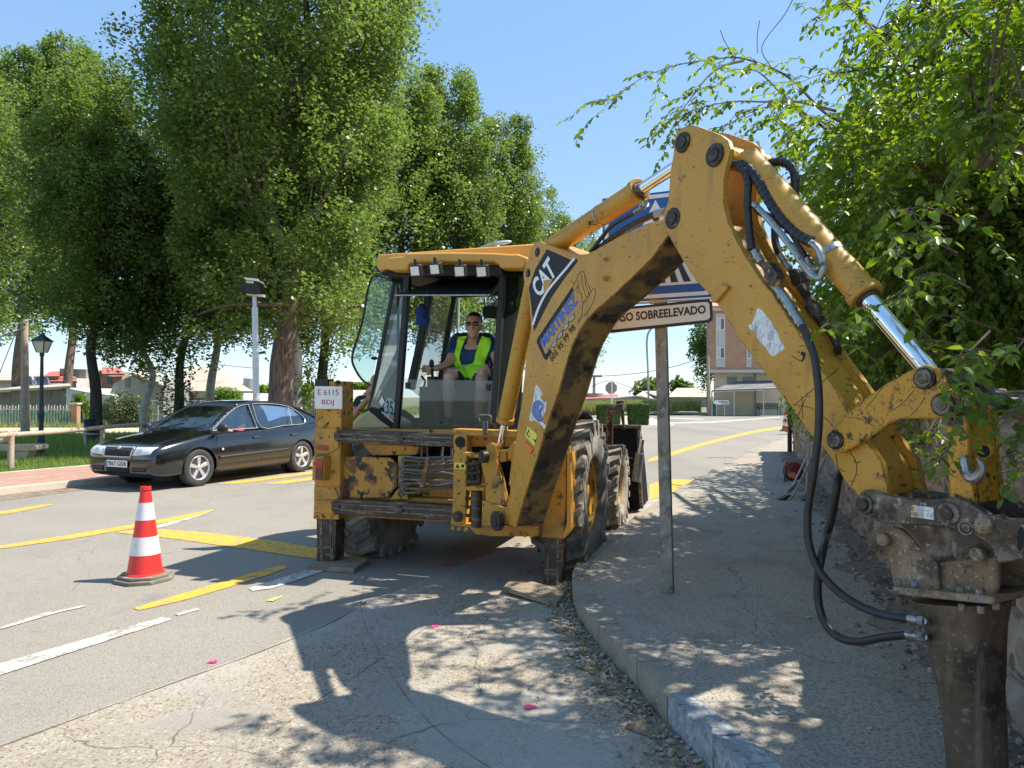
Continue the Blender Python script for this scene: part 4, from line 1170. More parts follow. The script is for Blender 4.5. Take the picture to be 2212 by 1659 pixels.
# gutter of exposed aggregate concrete between asphalt and the right kerb
gut = [G('D', -400, 1800), G('D', 0, 1610), G('D', 360, 1478), G('D', 560, 1406), G('D', 720, 1340), G('D', 860, 1275), G('D', 1010, 1215), G('D', 1150, 1160), G('D', 1260, 1120), G('D', 1380, 1075),
       (2.8, 10.6), (1.9, 8.0), (2.2, 6.0), (2.5, 3), (2.0, 1.0), (0, .4)]
sheet('concrete_gutter', [(p[0], p[1]) for p in gut], .002, M['concrete'])
def joint(name, c, pts, wd=.012, z=.0045, mt='black'):
    P = [G(c, x, y, z) for x, y in pts]
    P = cr(P, 4)
    L, Rr = [], []
    for i, p in enumerate(P):
        t = (P[min(i + 1, len(P) - 1)] - P[max(i - 1, 0)]).normalized()
        nn = Vector((t.y, -t.x, 0)) * wd * (.5 + .35 * math.sin(i * 1.7))
        L.append(p + nn); Rr.append(p - nn)
    n = len(P)
    o = MB().add(L + Rr, [(i, i + 1, n + i + 1, n + i) for i in range(n - 1)]).build(name, M[mt], org=Vector((0, 0, 0)), ang=0)
    return tag(o, kind='structure')
M['joint'] = mat('dark_joint', (.13, .11, .09), .95)
joint('road_joint', 'D', [(0, 1612), (360, 1480), (560, 1408), (720, 1342), (790, 1300)], .009, .0045, 'joint')
joint('road_joint', 'D', [(790, 1240), (780, 1300), (787, 1345), (815, 1400), (875, 1500), (960, 1590), (1060, 1659)], .0025, .0045, 'joint')
joint('road_joint', 'D', [(580, 1590), (690, 1510), (790, 1445), (900, 1370), (990, 1312), (1080, 1262)], .0028, .0045, 'joint')
# paint
def paint(name, c, pts, z=.005, mt='line_yellow'):
    return sheet(name, [tuple(G(c, x, y, z))[:2] for x, y in pts], z, M[mt])
paint('painted_marking', 'M', [(500, 400), (530, 392), (690, 385), (900, 400), (1180, 435), (1400, 470), (1590, 495), (1600, 506), (1440, 518), (1300, 505), (1000, 462), (780, 430), (620, 412)])
paint('painted_marking', 'M', [(575, 726), (600, 735), (640, 727), (800, 690), (1000, 632), (1150, 585), (1240, 552), (1225, 543), (1200, 543), (1000, 600), (800, 660)])
paint('painted_marking', 'M', [(-60, 466), (-60, 480), (0, 470), (300, 428), (600, 378), (800, 340), (930, 305), (920, 299), (790, 325), (600, 360), (300, 410)])
paint('painted_marking', 'M', [(-40, 314), (-40, 326), (60, 314), (180, 290), (240, 278), (190, 278), (60, 300)])
paint('painted_marking', 'M', [(-80, 988), (-80, 1042), (0, 1015), (300, 918), (500, 854), (700, 789), (748, 772), (700, 765), (500, 822), (300, 879), (0, 965)], .006, 'line_white')
paint('painted_marking', 'M', [(755, 752), (850, 725), (862, 731), (770, 758)], .006, 'line_white')
paint('painted_marking', 'M', [(560, 392), (700, 362), (860, 320), (900, 315), (720, 372), (590, 400)], .0045, 'line_white')
paint('painted_marking', 'M', [(1075, 640), (1090, 652), (1180, 640), (1400, 565), (1420, 556), (1330, 560)], .006, 'line_white')
paint('painted_marking', 'M', [(0, 808), (0, 818), (250, 745), (380, 716), (350, 716), (180, 750)], .006, 'line_white')
for k in range(-3, 8):                                       # zebra bars of the raised crossing
    a = Vector((-5.13 + .80 * k, 12.28 - (0 if k < 3 else .1 * (k - 2)), 0))
    b = a + RD * 4.2
    q = [a, b, b + Vector((.40, 0, 0)), a + Vector((.40, 0, 0))]
    sheet('zebra_bar', [(p.x, p.y) for p in q], .006, M['line_yellow'])
paint('painted_marking', 'I', [(770, 1659), (770, 1630), (950, 1582), (1175, 1590), (1100, 1640), (1020, 1700), (770, 1760)])
paint('edge_line', 'I', [(765, 1408), (765, 1436), (950, 1385), (1250, 1290), (1500, 1225), (1700, 1178), (1900, 1150), (1990, 1142), (1990, 1130), (1880, 1132), (1690, 1160), (1480, 1206), (1230, 1270), (940, 1355)])
for pts in ([(930, 1092), (1300, 1085), (1900, 1043), (1900, 1050), (1300, 1096), (940, 1102)], [(940, 1050), (1240, 1062), (1240, 1068), (940, 1057)]):
    paint('painted_marking', 'I', pts, .006, 'line_white')
M['pink'] = mat('pink_marker_spray', (.85, .04, .22), .8, 0, .05, 5, [('n', (.4, .3, .26), 50, .55, .65, {'a': .7})])
M['lime'] = mat('lime_marker_spray', (.55, .75, .1), .8, 0, .05, 5, [('n', (.25, .24, .2), 50, .5, .6)])
def blot(c, x, y, r, mt, z, sx=1.0):
    p = G(c, x, y, z)
    sheet('spray_mark', [(p.x + r * sx * math.cos(a * .524) * rnd.uniform(.6, 1.2), p.y + r * math.sin(a * .524) * rnd.uniform(.6, 1.2)) for a in range(12)], z, M[mt])
blot('M', 1880, 801, .035, 'pink', .007); blot('N', 77, 978, .028, 'pink', .007, 1.2); blot('N', 765, 1236, .03, 'pink', .007, 1.4)
blot('M', 1940, 535, .05, 'pink', .007, 1.4); blot('M', 920, 955, .03, 'pink', .007)
paint('spray_mark', 'M', [(1150, 694), (1180, 682), (1220, 672), (1215, 678), (1180, 696)], .007, 'lime')

# right pavement and its kerb
PZ = .13
kx = [(1700, 1900), (1640, 1700), (1596, 1642), (1521, 1582), (1426, 1489), (1371, 1427), (1336, 1397), (1298, 1357), (1270, 1322), (1248, 1290), (1237, 1262), (1238, 1235), (1252, 1206), (1276, 1183), (1311, 1158), (1345, 1135), (1381, 1110), (1425, 1080), (1490, 1042), (1560, 1003), (1620, 972), (1700, 940)]
kp = [G('D', x, y, PZ) for x, y in kx]
kpc = cr(kp, 5)
right_edge = [(14.5, 24.0), (7.8, 18.3), (3.2, 3.3), (2.9, 1.0)]
KW = .13
inner = []
for i, p in enumerate(kpc):
    t = (kpc[min(i + 1, len(kpc) - 1)] - kpc[max(i - 1, 0)]).normalized()
    inner.append(p + Vector((t.y, -t.x, 0)) * KW)
top = [(p.x, p.y) for p in inner] + right_edge
mb = MB().prism([Vector((x, y, PZ)) for x, y in top], (0, 0, -.2))
pv = mb.build('pavement', M['pave'], org=Vector((0, 0, 0)), ang=0)
tag(pv, kind='structure')
# kerb stones laid along the edge: granite near the camera, concrete further on
cum = [0]
for i in range(1, len(kpc)): cum.append(cum[-1] + (kpc[i] - kpc[i - 1]).length)
def kat(s, arr):
    for i in range(1, len(cum)):
        if cum[i] >= s or i == len(cum) - 1:
            f = (s - cum[i - 1]) / max(1e-6, cum[i] - cum[i - 1])
            return arr[i - 1].lerp(arr[i], f)
mbg, mbk = MB(), MB()
s, k = 0.0, 0
g_end = [cum[i] for i, p in enumerate(kpc) if p.y > 3.32][0]
while s < cum[-1] - .2:
    ln = .42 if s < g_end else .62
    e = min(s + ln, cum[-1] - .01)
    tgt = mbg if s < g_end - .1 else mbk
    nseg = 4
    jit = rnd.uniform(-.006, .006)
    for q in range(nseg):
        a = s + .006 + (e - s - .012) * q / nseg; b = s + .006 + (e - s - .012) * (q + 1) / nseg
        A, B_, a2, b2 = kat(a, kpc), kat(b, kpc), kat(a, inner), kat(b, inner)
        if tgt is mbg:
            A = A + Vector((0, 0, rnd.uniform(-.004, .012))); B_ = B_ + Vector((0, 0, rnd.uniform(-.004, .012)))
        A, B_, a2, b2 = [v + Vector((0, 0, .004 + jit * .5)) for v in (A, B_, a2, b2)]
        tgt.prism([A, B_, b2, a2], (0, 0, -.2))
    s = e; k += 1
tag(mbg.build('granite_kerb', M['granite'], org=Vector((0, 0, 0)), ang=25), kind='structure')
tag(mbk.build('kerb', M['kerb'], org=Vector((0, 0, 0)), ang=25), kind='structure')
# dirt washed along the gutter and along the wall
def strip_sheet(name, ctr, wl, wr, z, mt):
    L, Rr = [], []
    for i, p in enumerate(ctr):
        t = (ctr[min(i + 1, len(ctr) - 1)] - ctr[max(i - 1, 0)]).normalized()
        nn = Vector((t.y, -t.x, 0))
        k1 = rnd.uniform(.5, 1.1)
        L.append(Vector((p.x, p.y, z)) - nn * wl * k1); Rr.append(Vector((p.x, p.y, z)) + nn * wr * rnd.uniform(.7, 1.1))
    n = len(ctr)
    o = MB().add(L + Rr, [(i, i + 1, n + i + 1, n + i) for i in range(n - 1)]).build(name, M[mt], org=Vector((0, 0, 0)), ang=0)
    return tag(o, kind='structure')
strip_sheet('gutter_dirt', [p for p in kpc if 2.6 < p.y < 8.5], .22, .02, .008, 'dirt')
WA, WB = Vector((7.15, 18.0, 0)), Vector((2.15, 3.0, 0))
wdv = (WA - WB).normalized()
WB2 = WB - wdv * 2.0
strip_sheet('wall_foot_dirt', [WB2 + (WA - WB2) * (i / 60) for i in range(60)], .42, .1, PZ + .004, 'dirt')

# left side: kerb, brick footway, lawn, sandy path
tag(MB().prism([KL(-16, 0, .1), KL(24, 0, .1), KL(24, -.14, .1), KL(-16, -.14, .1)], (0, 0, -.2)).build('kerb', M['kerb_pale'], org=Vector((0, 0, 0)), ang=0), kind='structure')
tag(MB().prism([KL(-16, -.14, .097), KL(24, -.14, .097), KL(24, -2.5, .097), KL(-16, -2.5, .097)], (0, 0, -.2)).build('brick_footway', M['brick_pave'], org=Vector((0, 0, 0)), ang=0), kind='structure')
mb = MB()
for i in range(0, 200):
    t = -14 + i * .2
    mb.box(KL(t, -1.32, .0985), RN * 1.17, RD * .005, Vector((0, 0, .0008)))
for s_ in [x * .1 for x in range(3, 25)]:
    mb.box(KL(4, -s_, .0985), RN * .003, RD * 18, Vector((0, 0, .0006)))
tag(mb.build('brick_joints', M['kerb'], org=Vector((0, 0, 0)), ang=0), kind='structure')
tag(MB().prism([KL(-16, -2.5, .1), KL(24, -2.5, .1), KL(24, -2.62, .1), KL(-16, -2.62, .1)], (0, 0, -.2)).build('kerb', M['kerb_pale'], org=Vector((0, 0, 0)), ang=0), kind='structure')
sheet('gutter_strip', [tuple(KL(t, s))[:2] for t, s in ((-16, .0), (24, .0), (24, .35), (2.5, .4), (-2, .95), (-16, 1.1))], .003, M['dirt'])
sheet('lawn', [tuple(KL(-30, -2.62))[:2], tuple(KL(24, -2.62))[:2], (-4, 40), (-60, 40), (-60, 0)], .06, M['lawn'])
sheet('sandy_path', [(-60, 27.2), (-30, 27.8), (-8, 28.5), (-2, 27.5), (0, 32), (-8, 33.5), (-60, 33.0)], .066, M['sand'])
# low traffic island with kerb
isl = [G('I', x, y, .12) for x, y in ((545, 1040), (700, 1036), (940, 1085), (985, 1100), (900, 1112), (700, 1120), (560, 1160), (300, 1220), (180, 1300), (200, 1080), (380, 1045))]
tag(MB().prism(isl, (0, 0, -.2)).build('traffic_island', M['kerb_pale'], org=Vector((0, 0, 0)), ang=0), kind='structure')

# ---------------------------------------------------------------- rubble wall on the right
M['rubble'] = mat('rubble_stone_wall', (.33, .235, .165), .95, 0, .25, 2.2, [
    ('n', (.34, .14, .10), 1.3, .56, .62), ('n', (.36, .33, .29), 1.7, .53, .61), ('n', (.13, .10, .08), 6, .52, .64),
    ('c', (.42, .34, .26), 3.4, .02, .07, {'ws': 3, 'wa': .25, 'm': 0, 'st': (1, 1, 1.5)}), ('n', (.06, .05, .04), 11, .60, .68), ('n', (.45, .42, .37), 28, .60, .7, {'a': .7})], 1.0, 18)
from mathutils import noise as mn
WN = Vector((-wdv.y, wdv.x, 0))                              # towards the road
nx, nz, WH = 260, 34, 1.40
V, Fq = [], []
Lw = (WA - WB2).length
for j in range(nz + 1):
    for i in range(nx + 1):
        u, z = Lw * i / nx, WH * j / nz
        q = Vector((u * 1.0, z * 1.4, 0)) * 3.0
        d, _ = mn.voronoi(q)
        b = min(.5, d[1] - d[0])
        dsp = .05 * min(1, b * 4) + .03 * mn.noise(q * 2.5) + .04 * mn.noise(q * .35)
        p = WB2 + wdv * u + WN * dsp + Vector((0, 0, .05 + z + .08 * mn.noise(Vector((u * .7, 5, 0))) * j / nz))
        V.append(tuple(p))
for j in range(nz):
    for i in range(nx):
        a = j * (nx + 1) + i
        Fq.append((a, a + 1, a + nx + 2, a + nx + 1))
n0 = len(V)
wl_o = raw('wall_face', V, Fq, M['rubble'], None, True, org=tuple(WB2))
wroot = empty('stone_wall', WB2)
tag(wroot, 'old rubble stone wall with patches of plaster and brick behind the breaker', 'wall')
wl_o.parent = wroot; wl_o.location = (0, 0, 0)
back = [WB2 - WN * .01, WA - WN * .01, WA - WN * .5, WB2 - WN * .5]
MB().prism([Vector((p.x, p.y, WH + .02)) for p in back], (0, 0, -WH)).build('wall_core', M['rubble'], wroot, 0, 0)
rb = MB()
for k in range(300):                                          # end face rubble and coping stones
    t = k / 300
    p = WB2 + wdv * Lw * t + WN * rnd.uniform(-.4, .0) + Vector((0, 0, WH + rnd.uniform(.02, .1)))
    rb.box(p, wdv.lerp(WN, rnd.uniform(-.3, .3)) * rnd.uniform(.04, .12), WN * rnd.uniform(.04, .1), Vector((rnd.uniform(-.02, .02), 0, rnd.uniform(.02, .06))))
rb.build('coping_stones', M['rubble'], wroot, .01)
# loose stones in the gutter and at the wall foot
def pebbles(name, n, fn, rng, mt, lab=None):
    mb = MB()
    for k in range(n):
        p = fn()
        r = rnd.uniform(*rng)
        a = rnd.uniform(0, 6.28)
        ax = (Vector((math.cos(a), math.sin(a), rnd.uniform(-.3, .3))), Vector((-math.sin(a), math.cos(a), rnd.uniform(-.3, .3))), Vector((0, 0, 1)))
        mb.ell(p + Vector((0, 0, r * .25)), (r, r * rnd.uniform(.5, .9), r * rnd.uniform(.35, .6)), 6, 4, ax)
    o = mb.build(name, M[mt], org=Vector((0, 0, 0)), ang=20)
    return tag(o, kind='stuff')
M['pebble'] = mat('pale_loose_stones', (.34, .30, .26), .9, 0, .3, 9, [('n', (.16, .12, .09), 7, .5, .6)], .5, 60)
def gut_pt():
    i = rnd.randrange(12, 62)
    p = kpc[i]
    t = (kpc[i + 1] - p).normalized()
    d = abs(rnd.gauss(0, .09)) + .01
    if p.y < 4.2 and rnd.random() < .6: d += rnd.uniform(0, .16)
    q = p - Vector((t.y, -t.x, 0)) * d + t * rnd.uniform(0, .08)
    return Vector((q.x, q.y, .012))
pebbles('gutter_gravel', 700, gut_pt, (.004, .019), 'pebble')
def wall_pt():
    t = rnd.uniform(0, 1) ** 1.5
    q = WB2 + wdv * Lw * t * .9 + WN * (abs(rnd.gauss(0, .22)) + .05)
    return Vector((q.x, q.y, PZ + .002))
pebbles('wall_foot_rubble', 800, wall_pt, (.005, .028), 'pebble')
def scat():
    q = WB2 + wdv * Lw * rnd.uniform(0, .6) + WN * rnd.uniform(.2, 2.2)
    return Vector((q.x, q.y, PZ))
pebbles('scattered_grit', 200, scat, (.003, .009), 'pebble')
# ================================================================ PEOPLE
from mathutils.bvhtree import BVHTree
def fuse(mb, name, mt, parent, vox=.012, smooth=4):
    tmp = mb.build(name, mt, parent)
    md = tmp.modifiers.new('r', 'REMESH'); md.mode = 'VOXEL'; md.voxel_size = vox; md.use_smooth_shade = True
    if smooth:
        ms = tmp.modifiers.new('s', 'SMOOTH'); ms.iterations = smooth; ms.factor = .5
    bpy.context.view_layer.update()
    me = bpy.data.meshes.new_from_object(tmp.evaluated_get(bpy.context.evaluated_depsgraph_get()))
    old = tmp.data
    tmp.modifiers.clear(); tmp.data = me
    bpy.data.meshes.remove(old)
    me.name = name
    if not me.materials: me.materials.append(mt)
    for p in me.polygons: p.use_smooth = True
    return tmp
def limb(mb, pts, rad, n=14):
    P = cr(pts, 5)
    m = len(pts)
    rs = []
    for i in range(len(P)):
        f = i / 5
        k = min(int(f), m - 2)
        t = f - k
        rs.append(rad[k] * (1 - t) + rad[k + 1] * t)
    mb.tube(P, rs, n)
    for p, r in ((P[0], rs[0]), (P[-1], rs[-1])): mb.ell(p, r * .98, 12, 8)
def torso(mb, pts, rx, ry, side, n=20):
    P = cr(pts, 4)
    m = len(pts)
    v = []
    for i, p in enumerate(P):
        f = i / 4; k = min(int(f), m - 2); t = f - k
        a, b = rx[k] * (1 - t) + rx[k + 1] * t, ry[k] * (1 - t) + ry[k + 1] * t
        tg = (P[min(i + 1, len(P) - 1)] - P[max(i - 1, 0)]).normalized()
        fw = tg.cross(side).normalized()
        for q in range(n):
            an = 2 * math.pi * q / n
            v.append(p + side * a * math.cos(an) + fw * b * math.sin(an))
    L = len(P)
    f = [(i * n + q, i * n + (q + 1) % n, (i + 1) * n + (q + 1) % n, (i + 1) * n + q) for i in range(L - 1) for q in range(n)]
    f += [tuple(range(n - 1, -1, -1)), tuple((L - 1) * n + q for q in range(n))]
    mb.add(v, f)
def head(mb, c, side, fw, up, s=1.0):
    mb.ell(c + up * .02 * s, (.076 * s, .094 * s, .105 * s), 20, 14, (side, fw, up))
    mb.ell(c - up * .045 * s + fw * .022 * s, (.058 * s, .066 * s, .07 * s), 16, 10, (side, fw, up))
    mb.ell(c - up * .098 * s + fw * .062 * s, (.026 * s, .022 * s, .02 * s), 10, 8, (side, fw, up))
    mb.ell(c - up * .018 * s + fw * .098 * s, (.014 * s, .02 * s, .026 * s), 10, 8, (side, fw, up))
    mb.ell(c + up * .022 * s + fw * .086 * s, (.05 * s, .014 * s, .012 * s), 12, 8, (side, fw, up))
    mb.ell(c - up * .062 * s + fw * .082 * s, (.026 * s, .014 * s, .012 * s), 10, 8, (side, fw, up))
    for k in (-1, 1): mb.ell(c + side * k * .077 * s - up * .008 * s - fw * .005, (.012 * s, .02 * s, .032 * s), 10, 8, (side, fw, up))
def hand(mb, w, d, pal, grip=.6, s=1.0):
    """w wrist, d finger direction, pal palm normal; fingers curl towards the palm"""
    d, pal = d.normalized(), pal.normalized()
    sd = d.cross(pal).normalized()
    c = w + d * .045 * s
    mb.ell(c, (.05 * s, .042 * s, .017 * s), 12, 8, (d, sd, pal))
    for i, (o, ln) in enumerate(((-.03, .062), (-.01, .072), (.01, .068), (.029, .054))):
        a = c + d * .038 * s + sd * o * s
        b = a + (d * math.cos(grip * .6) + pal * math.sin(grip * .6)) * ln * .45 * s
        e = b + (d * math.cos(grip * 2.2) + pal * math.sin(grip * 2.2)) * ln * .35 * s
        g = e + (d * math.cos(grip * 3.6) + pal * math.sin(grip * 3.6)) * ln * .25 * s
        mb.tube([a, b, e, g], [.0095 * s, .009 * s, .0085 * s, .0075 * s], 8)
    a = c - sd * .036 * s - d * .015 * s
    b = a - sd * .022 * s + d * .025 * s + pal * .012 * s
    mb.tube([a, b, b + d * .025 * s + pal * .02 * s + sd * .008 * s], [.012 * s, .011 * s, .009 * s], 8)
def pt(c, x, y, ym): return MP(c, [(x, y)], ym)[0]

# ---- the operator sitting in the cab, facing the rear
OP = empty('person', ML(.08, .75, 1.2))
tag(OP, 'seated machine operator in sunglasses, navy T-shirt and yellow-green safety vest holding two levers', 'person')
fwd = (-MY + MX * .18).normalized()
sid = MX * 1.0
hc = pt('A', 1122, 745, .76)
nk = pt('A', 1118, 868, .84)
ch = pt('A', 1115, 960, .88)
wa = pt('A', 1110, 1090, .86)
pv_ = pt('A', 1110, 1150, .80)
sl_, sr_ = pt('A', 962, 905, .86), pt('A', 1262, 900, .86)
el_, er_ = pt('A', 905, 1060, .70), pt('A', 1322, 1040, .72)
hl_, hr_ = pt('A', 790, 1110, .55), pt('A', 1290, 1130, .54)
hpl, hpr = pt('A', 1040, 1165, .78), pt('A', 1185, 1165, .78)
kl_, kr_ = pt('A', 912, 1195, .38), pt('A', 1190, 1228, .40)
al_, ar_ = pt('A', 905, 1520, .44), pt('A', 1160, 1530, .45)
mb = MB()
torso(mb, [pv_, wa, ch, nk - MZ * .02], [.15, .145, .17, .10], [.10, .10, .105, .07], sid)
mb.tube([nk - MZ * .03, nk + MZ * .03, hc - MZ * .04], [.062, .056, .056], 14)
head(mb, hc, sid, fwd, MZ, 1.02)
limb(mb, [sl_, el_, hl_], [.055, .043, .028]); limb(mb, [sr_, er_, hr_], [.055, .043, .028])
limb(mb, [hpl, kl_, al_], [.085, .058, .036]); limb(mb, [hpr, kr_, ar_], [.085, .058, .036])
for k_, a_ in ((kl_, al_), (kr_, ar_)): mb.ell((k_ * .62 + a_ * .38) + MY * .015, (.05, .055, .11), 12, 8, (MX, MY, MZ))
hand(mb, hl_, (-MX - MY * .3), -MZ * .2 - MY, .75); hand(mb, hr_, (-MX * .5 - MY * .7 - MZ * .1), -MX, .75)
fuse(mb, 'body', M['skin'], OP, .011, 2)
mb = MB()
torso(mb, [pv_ + MZ * .01, wa, ch, nk.lerp(ch, .35), nk - MZ * .02], [.178, .175, .20, .16, .085], [.135, .135, .145, .12, .085], sid)
for s_, e_ in ((sl_, el_), (sr_, er_)):
    mb.tube([ch * .4 + nk * .35 + s_ * .25, s_, s_.lerp(e_, .35), s_.lerp(e_, .62)], [.06, .074, .067, .066], 16)
    mb.ell(s_, .072, 14, 10)
ts = fuse(mb, 't_shirt', M['navy'], OP, .013, 3)
mb = MB()
for h_, k_ in ((hpl, kl_), (hpr, kr_)): mb.tube([h_ + MY * .05, h_.lerp(k_, .45), h_.lerp(k_, .86)], [.10, .088, .08], 16)
mb.ell(pv_, (.18, .14, .09), 16, 10, (MX, MY, MZ))
sh_ = fuse(mb, 'shorts', M['shorts'], OP, .014, 2)
mb = MB()
mb.ell(hc + MZ * .040 - fwd * .012, (.084, .100, .098), 20, 12, (sid, fwd, MZ))
hr = mb.build('hair', M['hair'], OP)
bm = bmesh.new(); bm.from_mesh(hr.data)
base = root_loc(OP)
dl = [v for v in bm.verts if ((v.co + base) - hc).dot(fwd) > .03 and ((v.co + base) - hc).z < .078 or ((v.co + base) - hc).z < .0]
bmesh.ops.delete(bm, geom=dl, context='VERTS'); bm.to_mesh(hr.data); bm.free()
mb = MB()
ex = hc + MZ * .012 + fwd * .098
for k in (-1, 1): mb.ell(ex + sid * k * .034, (.031, .013, .021), 14, 8, (sid, fwd, MZ))
mb.tube([ex - sid * .06, ex + sid * .06], .006, 6)
for k in (-1, 1): mb.tube([ex + sid * k * .062, hc + sid * k * .084 + MZ * .012], .005, 6)
mb.build('sunglasses', M['shades'], OP)
dg = bpy.context.evaluated_depsgraph_get()
def bvh_of(o):
    b = root_loc(o)
    return BVHTree.FromPolygons([v.co + b for v in o.data.vertices], [tuple(p.vertices) for p in o.data.polygons])
def bvh_many(os_):
    vs, fs = [], []
    for o in os_:
        b = root_loc(o); k = len(vs)
        vs += [v.co + b for v in o.data.vertices]; fs += [tuple(i + k for i in p.vertices) for p in o.data.polygons]
    return BVHTree.FromPolygons(vs, fs)
bv = bvh_many([ts, sh_])
def drape(name, c, Lp, Rp, mt, par, bv, off, ym, k=6, m=8):
    """cloth strip between two edges, laid over the body surface"""
    Lc, Rc = cr([Vector((x, y, 0)) for x, y in Lp], k), cr([Vector((x, y, 0)) for x, y in Rp], k)
    n = len(Lc)
    V = []
    for i in range(n):
        for j in range(m + 1):
            q = Lc[i].lerp(Rc[i], j / m)
            r = ray(*dp(c, q.x, q.y)).normalized()
            h = bv.ray_cast(CAMP, r)
            p = h[0] if h[0] is not None else MP(c, [(q.x, q.y)], ym)[0]
            V.append(p - r * off)
    for _ in range(2):
        V2 = list(V)
        for i in range(n):
            for j in range(m + 1):
                nb = [V[a * (m + 1) + b] for a, b in ((i - 1, j), (i + 1, j), (i, j - 1), (i, j + 1)) if 0 <= a < n and 0 <= b <= m]
                d0 = [x.y for x in nb]
                r = ray(*dp(c, 0, 0))
                o = V[i * (m + 1) + j]
                yy = (o.y + sum(d0)) / (1 + len(d0))
                V2[i * (m + 1) + j] = CAMP + (o - CAMP) * ((yy) / o.y)
        V = V2
    Fc = [(i * (m + 1) + j, i * (m + 1) + j + 1, (i + 1) * (m + 1) + j + 1, (i + 1) * (m + 1) + j) for i in range(n - 1) for j in range(m)]
    o = MB().add(V, Fc).build(name, M[mt], par, ang=60)
    md = o.modifiers.new('thick', 'SOLIDIFY'); md.thickness = .006
    return o
vest = drape('safety_vest', 'A', [(985, 838), (975, 900), (955, 980), (945, 1060), (1000, 1130), (1040, 1190)], [(1062, 830), (1040, 880), (1015, 950), (1000, 1030), (1030, 1100), (1075, 1212)], 'hivis', OP, bv, .016, .72)
drape('vest_front', 'A', [(1190, 828), (1165, 900), (1135, 990), (1118, 1060), (1040, 1100), (1060, 1212)], [(1262, 850), (1272, 900), (1240, 1000), (1218, 1070), (1256, 1120), (1262, 1180)], 'hivis', vest, bv, .018, .72)
drape('reflective_band', 'A', [(950, 1098), (1000, 1085), (1040, 1072)], [(965, 1140), (1010, 1118), (1055, 1098)], 'vest_band', vest, bv, .024, .7)
drape('reflective_band', 'A', [(1050, 1090), (1130, 1118), (1200, 1120), (1262, 1106)], [(1070, 1120), (1140, 1148), (1210, 1150), (1262, 1142)], 'vest_band', vest, bv, .026, .7)
mb = MB()
for a_ in (al_, ar_): mb.ell(a_ - MZ * .05 - MY * .06, (.045, .12, .04), 14, 8, (MX, MY, MZ))
mb.build('shoes', M['shoe'], OP)
# blue cap hanging in the cab
cpp = pt('A', 672, 640, .62)
cap = MB().ell(cpp, (.058, .05, .10), 18, 12, (MX, MY, MZ)).ell(cpp - MZ * .065 + MX * .01, (.070, .052, .065), 18, 10, (MX, MY, MZ)).tube([cpp + MZ * .09, cpp + MZ * .17], .004, 6).build('cap', M['capblue'], org=cpp)
tag(cap, 'blue cloth cap hanging inside the cab by the side window', 'cap')

# ---- worker bending beside the machine
W2 = empty('person', ML(-1.55, 1.3, 0))
tag(W2, 'mostly hidden worker in dark trousers and yellow-green vest leaning by the left quarter window', 'person')
w_h = pt('A', 285, 1255, 1.25); w_n = ML(-1.42, 1.32, 1.45)
w_s1 = pt('A', 150, 1395, 1.20); w_s2 = ML(-1.15, 1.45, 1.40)
w_e = pt('A', 52, 1555, 1.05); w_hd = pt('A', 196, 1385, .98)
w_p = ML(-1.45, 1.72, .98)
f2 = (-MY + MX * .4).normalized(); s2 = MZ.cross(f2) * -1
mb = MB()
torso(mb, [w_p, (w_p + w_n) / 2, w_n], [.15, .17, .10], [.11, .12, .08], s2)
mb.tube([w_n, w_h], [.06, .055], 12); head(mb, w_h, s2, f2, MZ, 1.0)
limb(mb, [w_s1, w_e, w_hd], [.055, .043, .03]); limb(mb, [w_s2, ML(-1.0, 1.3, 1.15), ML(-.98, 1.1, 1.2)], [.055, .043, .03])
hand(mb, w_hd, (MX + MZ * .5), -MY, .5); hand(mb, ML(-.98, 1.1, 1.2), MX, -MY, .5)
fuse(mb, 'body', M['skin_tan'], W2, .012, 2)
mb = MB()
for k, ft in ((-1, pt('B', 292, 905, 1.40)), (1, ML(-1.3, 1.75, .06))):
    hp_ = w_p + s2 * k * .09
    kn = (hp_ + ft) / 2 + f2 * .06
    mb.tube([hp_, kn, Vector((ft.x, ft.y, .1))], [.11, .08, .065], 14)
mb.ell(w_p, (.17, .14, .12), 14, 10, (s2, f2, MZ))
fuse(mb, 'trousers', M['shorts'], W2, .015, 2)
mb = MB()
for ft in (pt('B', 292, 905, 1.40), ML(-1.3, 1.75, .06)): mb.ell(Vector((ft.x, ft.y, .05)), (.05, .13, .05), 12, 8, (s2, f2, MZ))
mb.build('shoes', M['shoe'], W2)
mb = MB()
torso(mb, [w_p + MZ * .02, (w_p + w_n) / 2, w_n - MZ * .02], [.18, .20, .13], [.14, .15, .11], s2)
for a_, b_ in ((w_s1, w_e),): mb.tube([w_n.lerp(a_, .5), a_, a_.lerp(b_, .4)], [.07, .075, .07], 14)
fuse(mb, 't_shirt', M['shorts'], W2, .015, 2)
mb = MB()
torso(mb, [w_p + MZ * .03, (w_p + w_n) / 2, w_n - MZ * .03], [.195, .215, .145], [.155, .165, .12], s2)
mb.prism(MP('A', [(140, 1385), (175, 1372), (205, 1360), (212, 1400), (200, 1460), (165, 1480), (170, 1440)], 1.10), MY * .02)
mb.build('safety_vest', M['hivis'], W2)

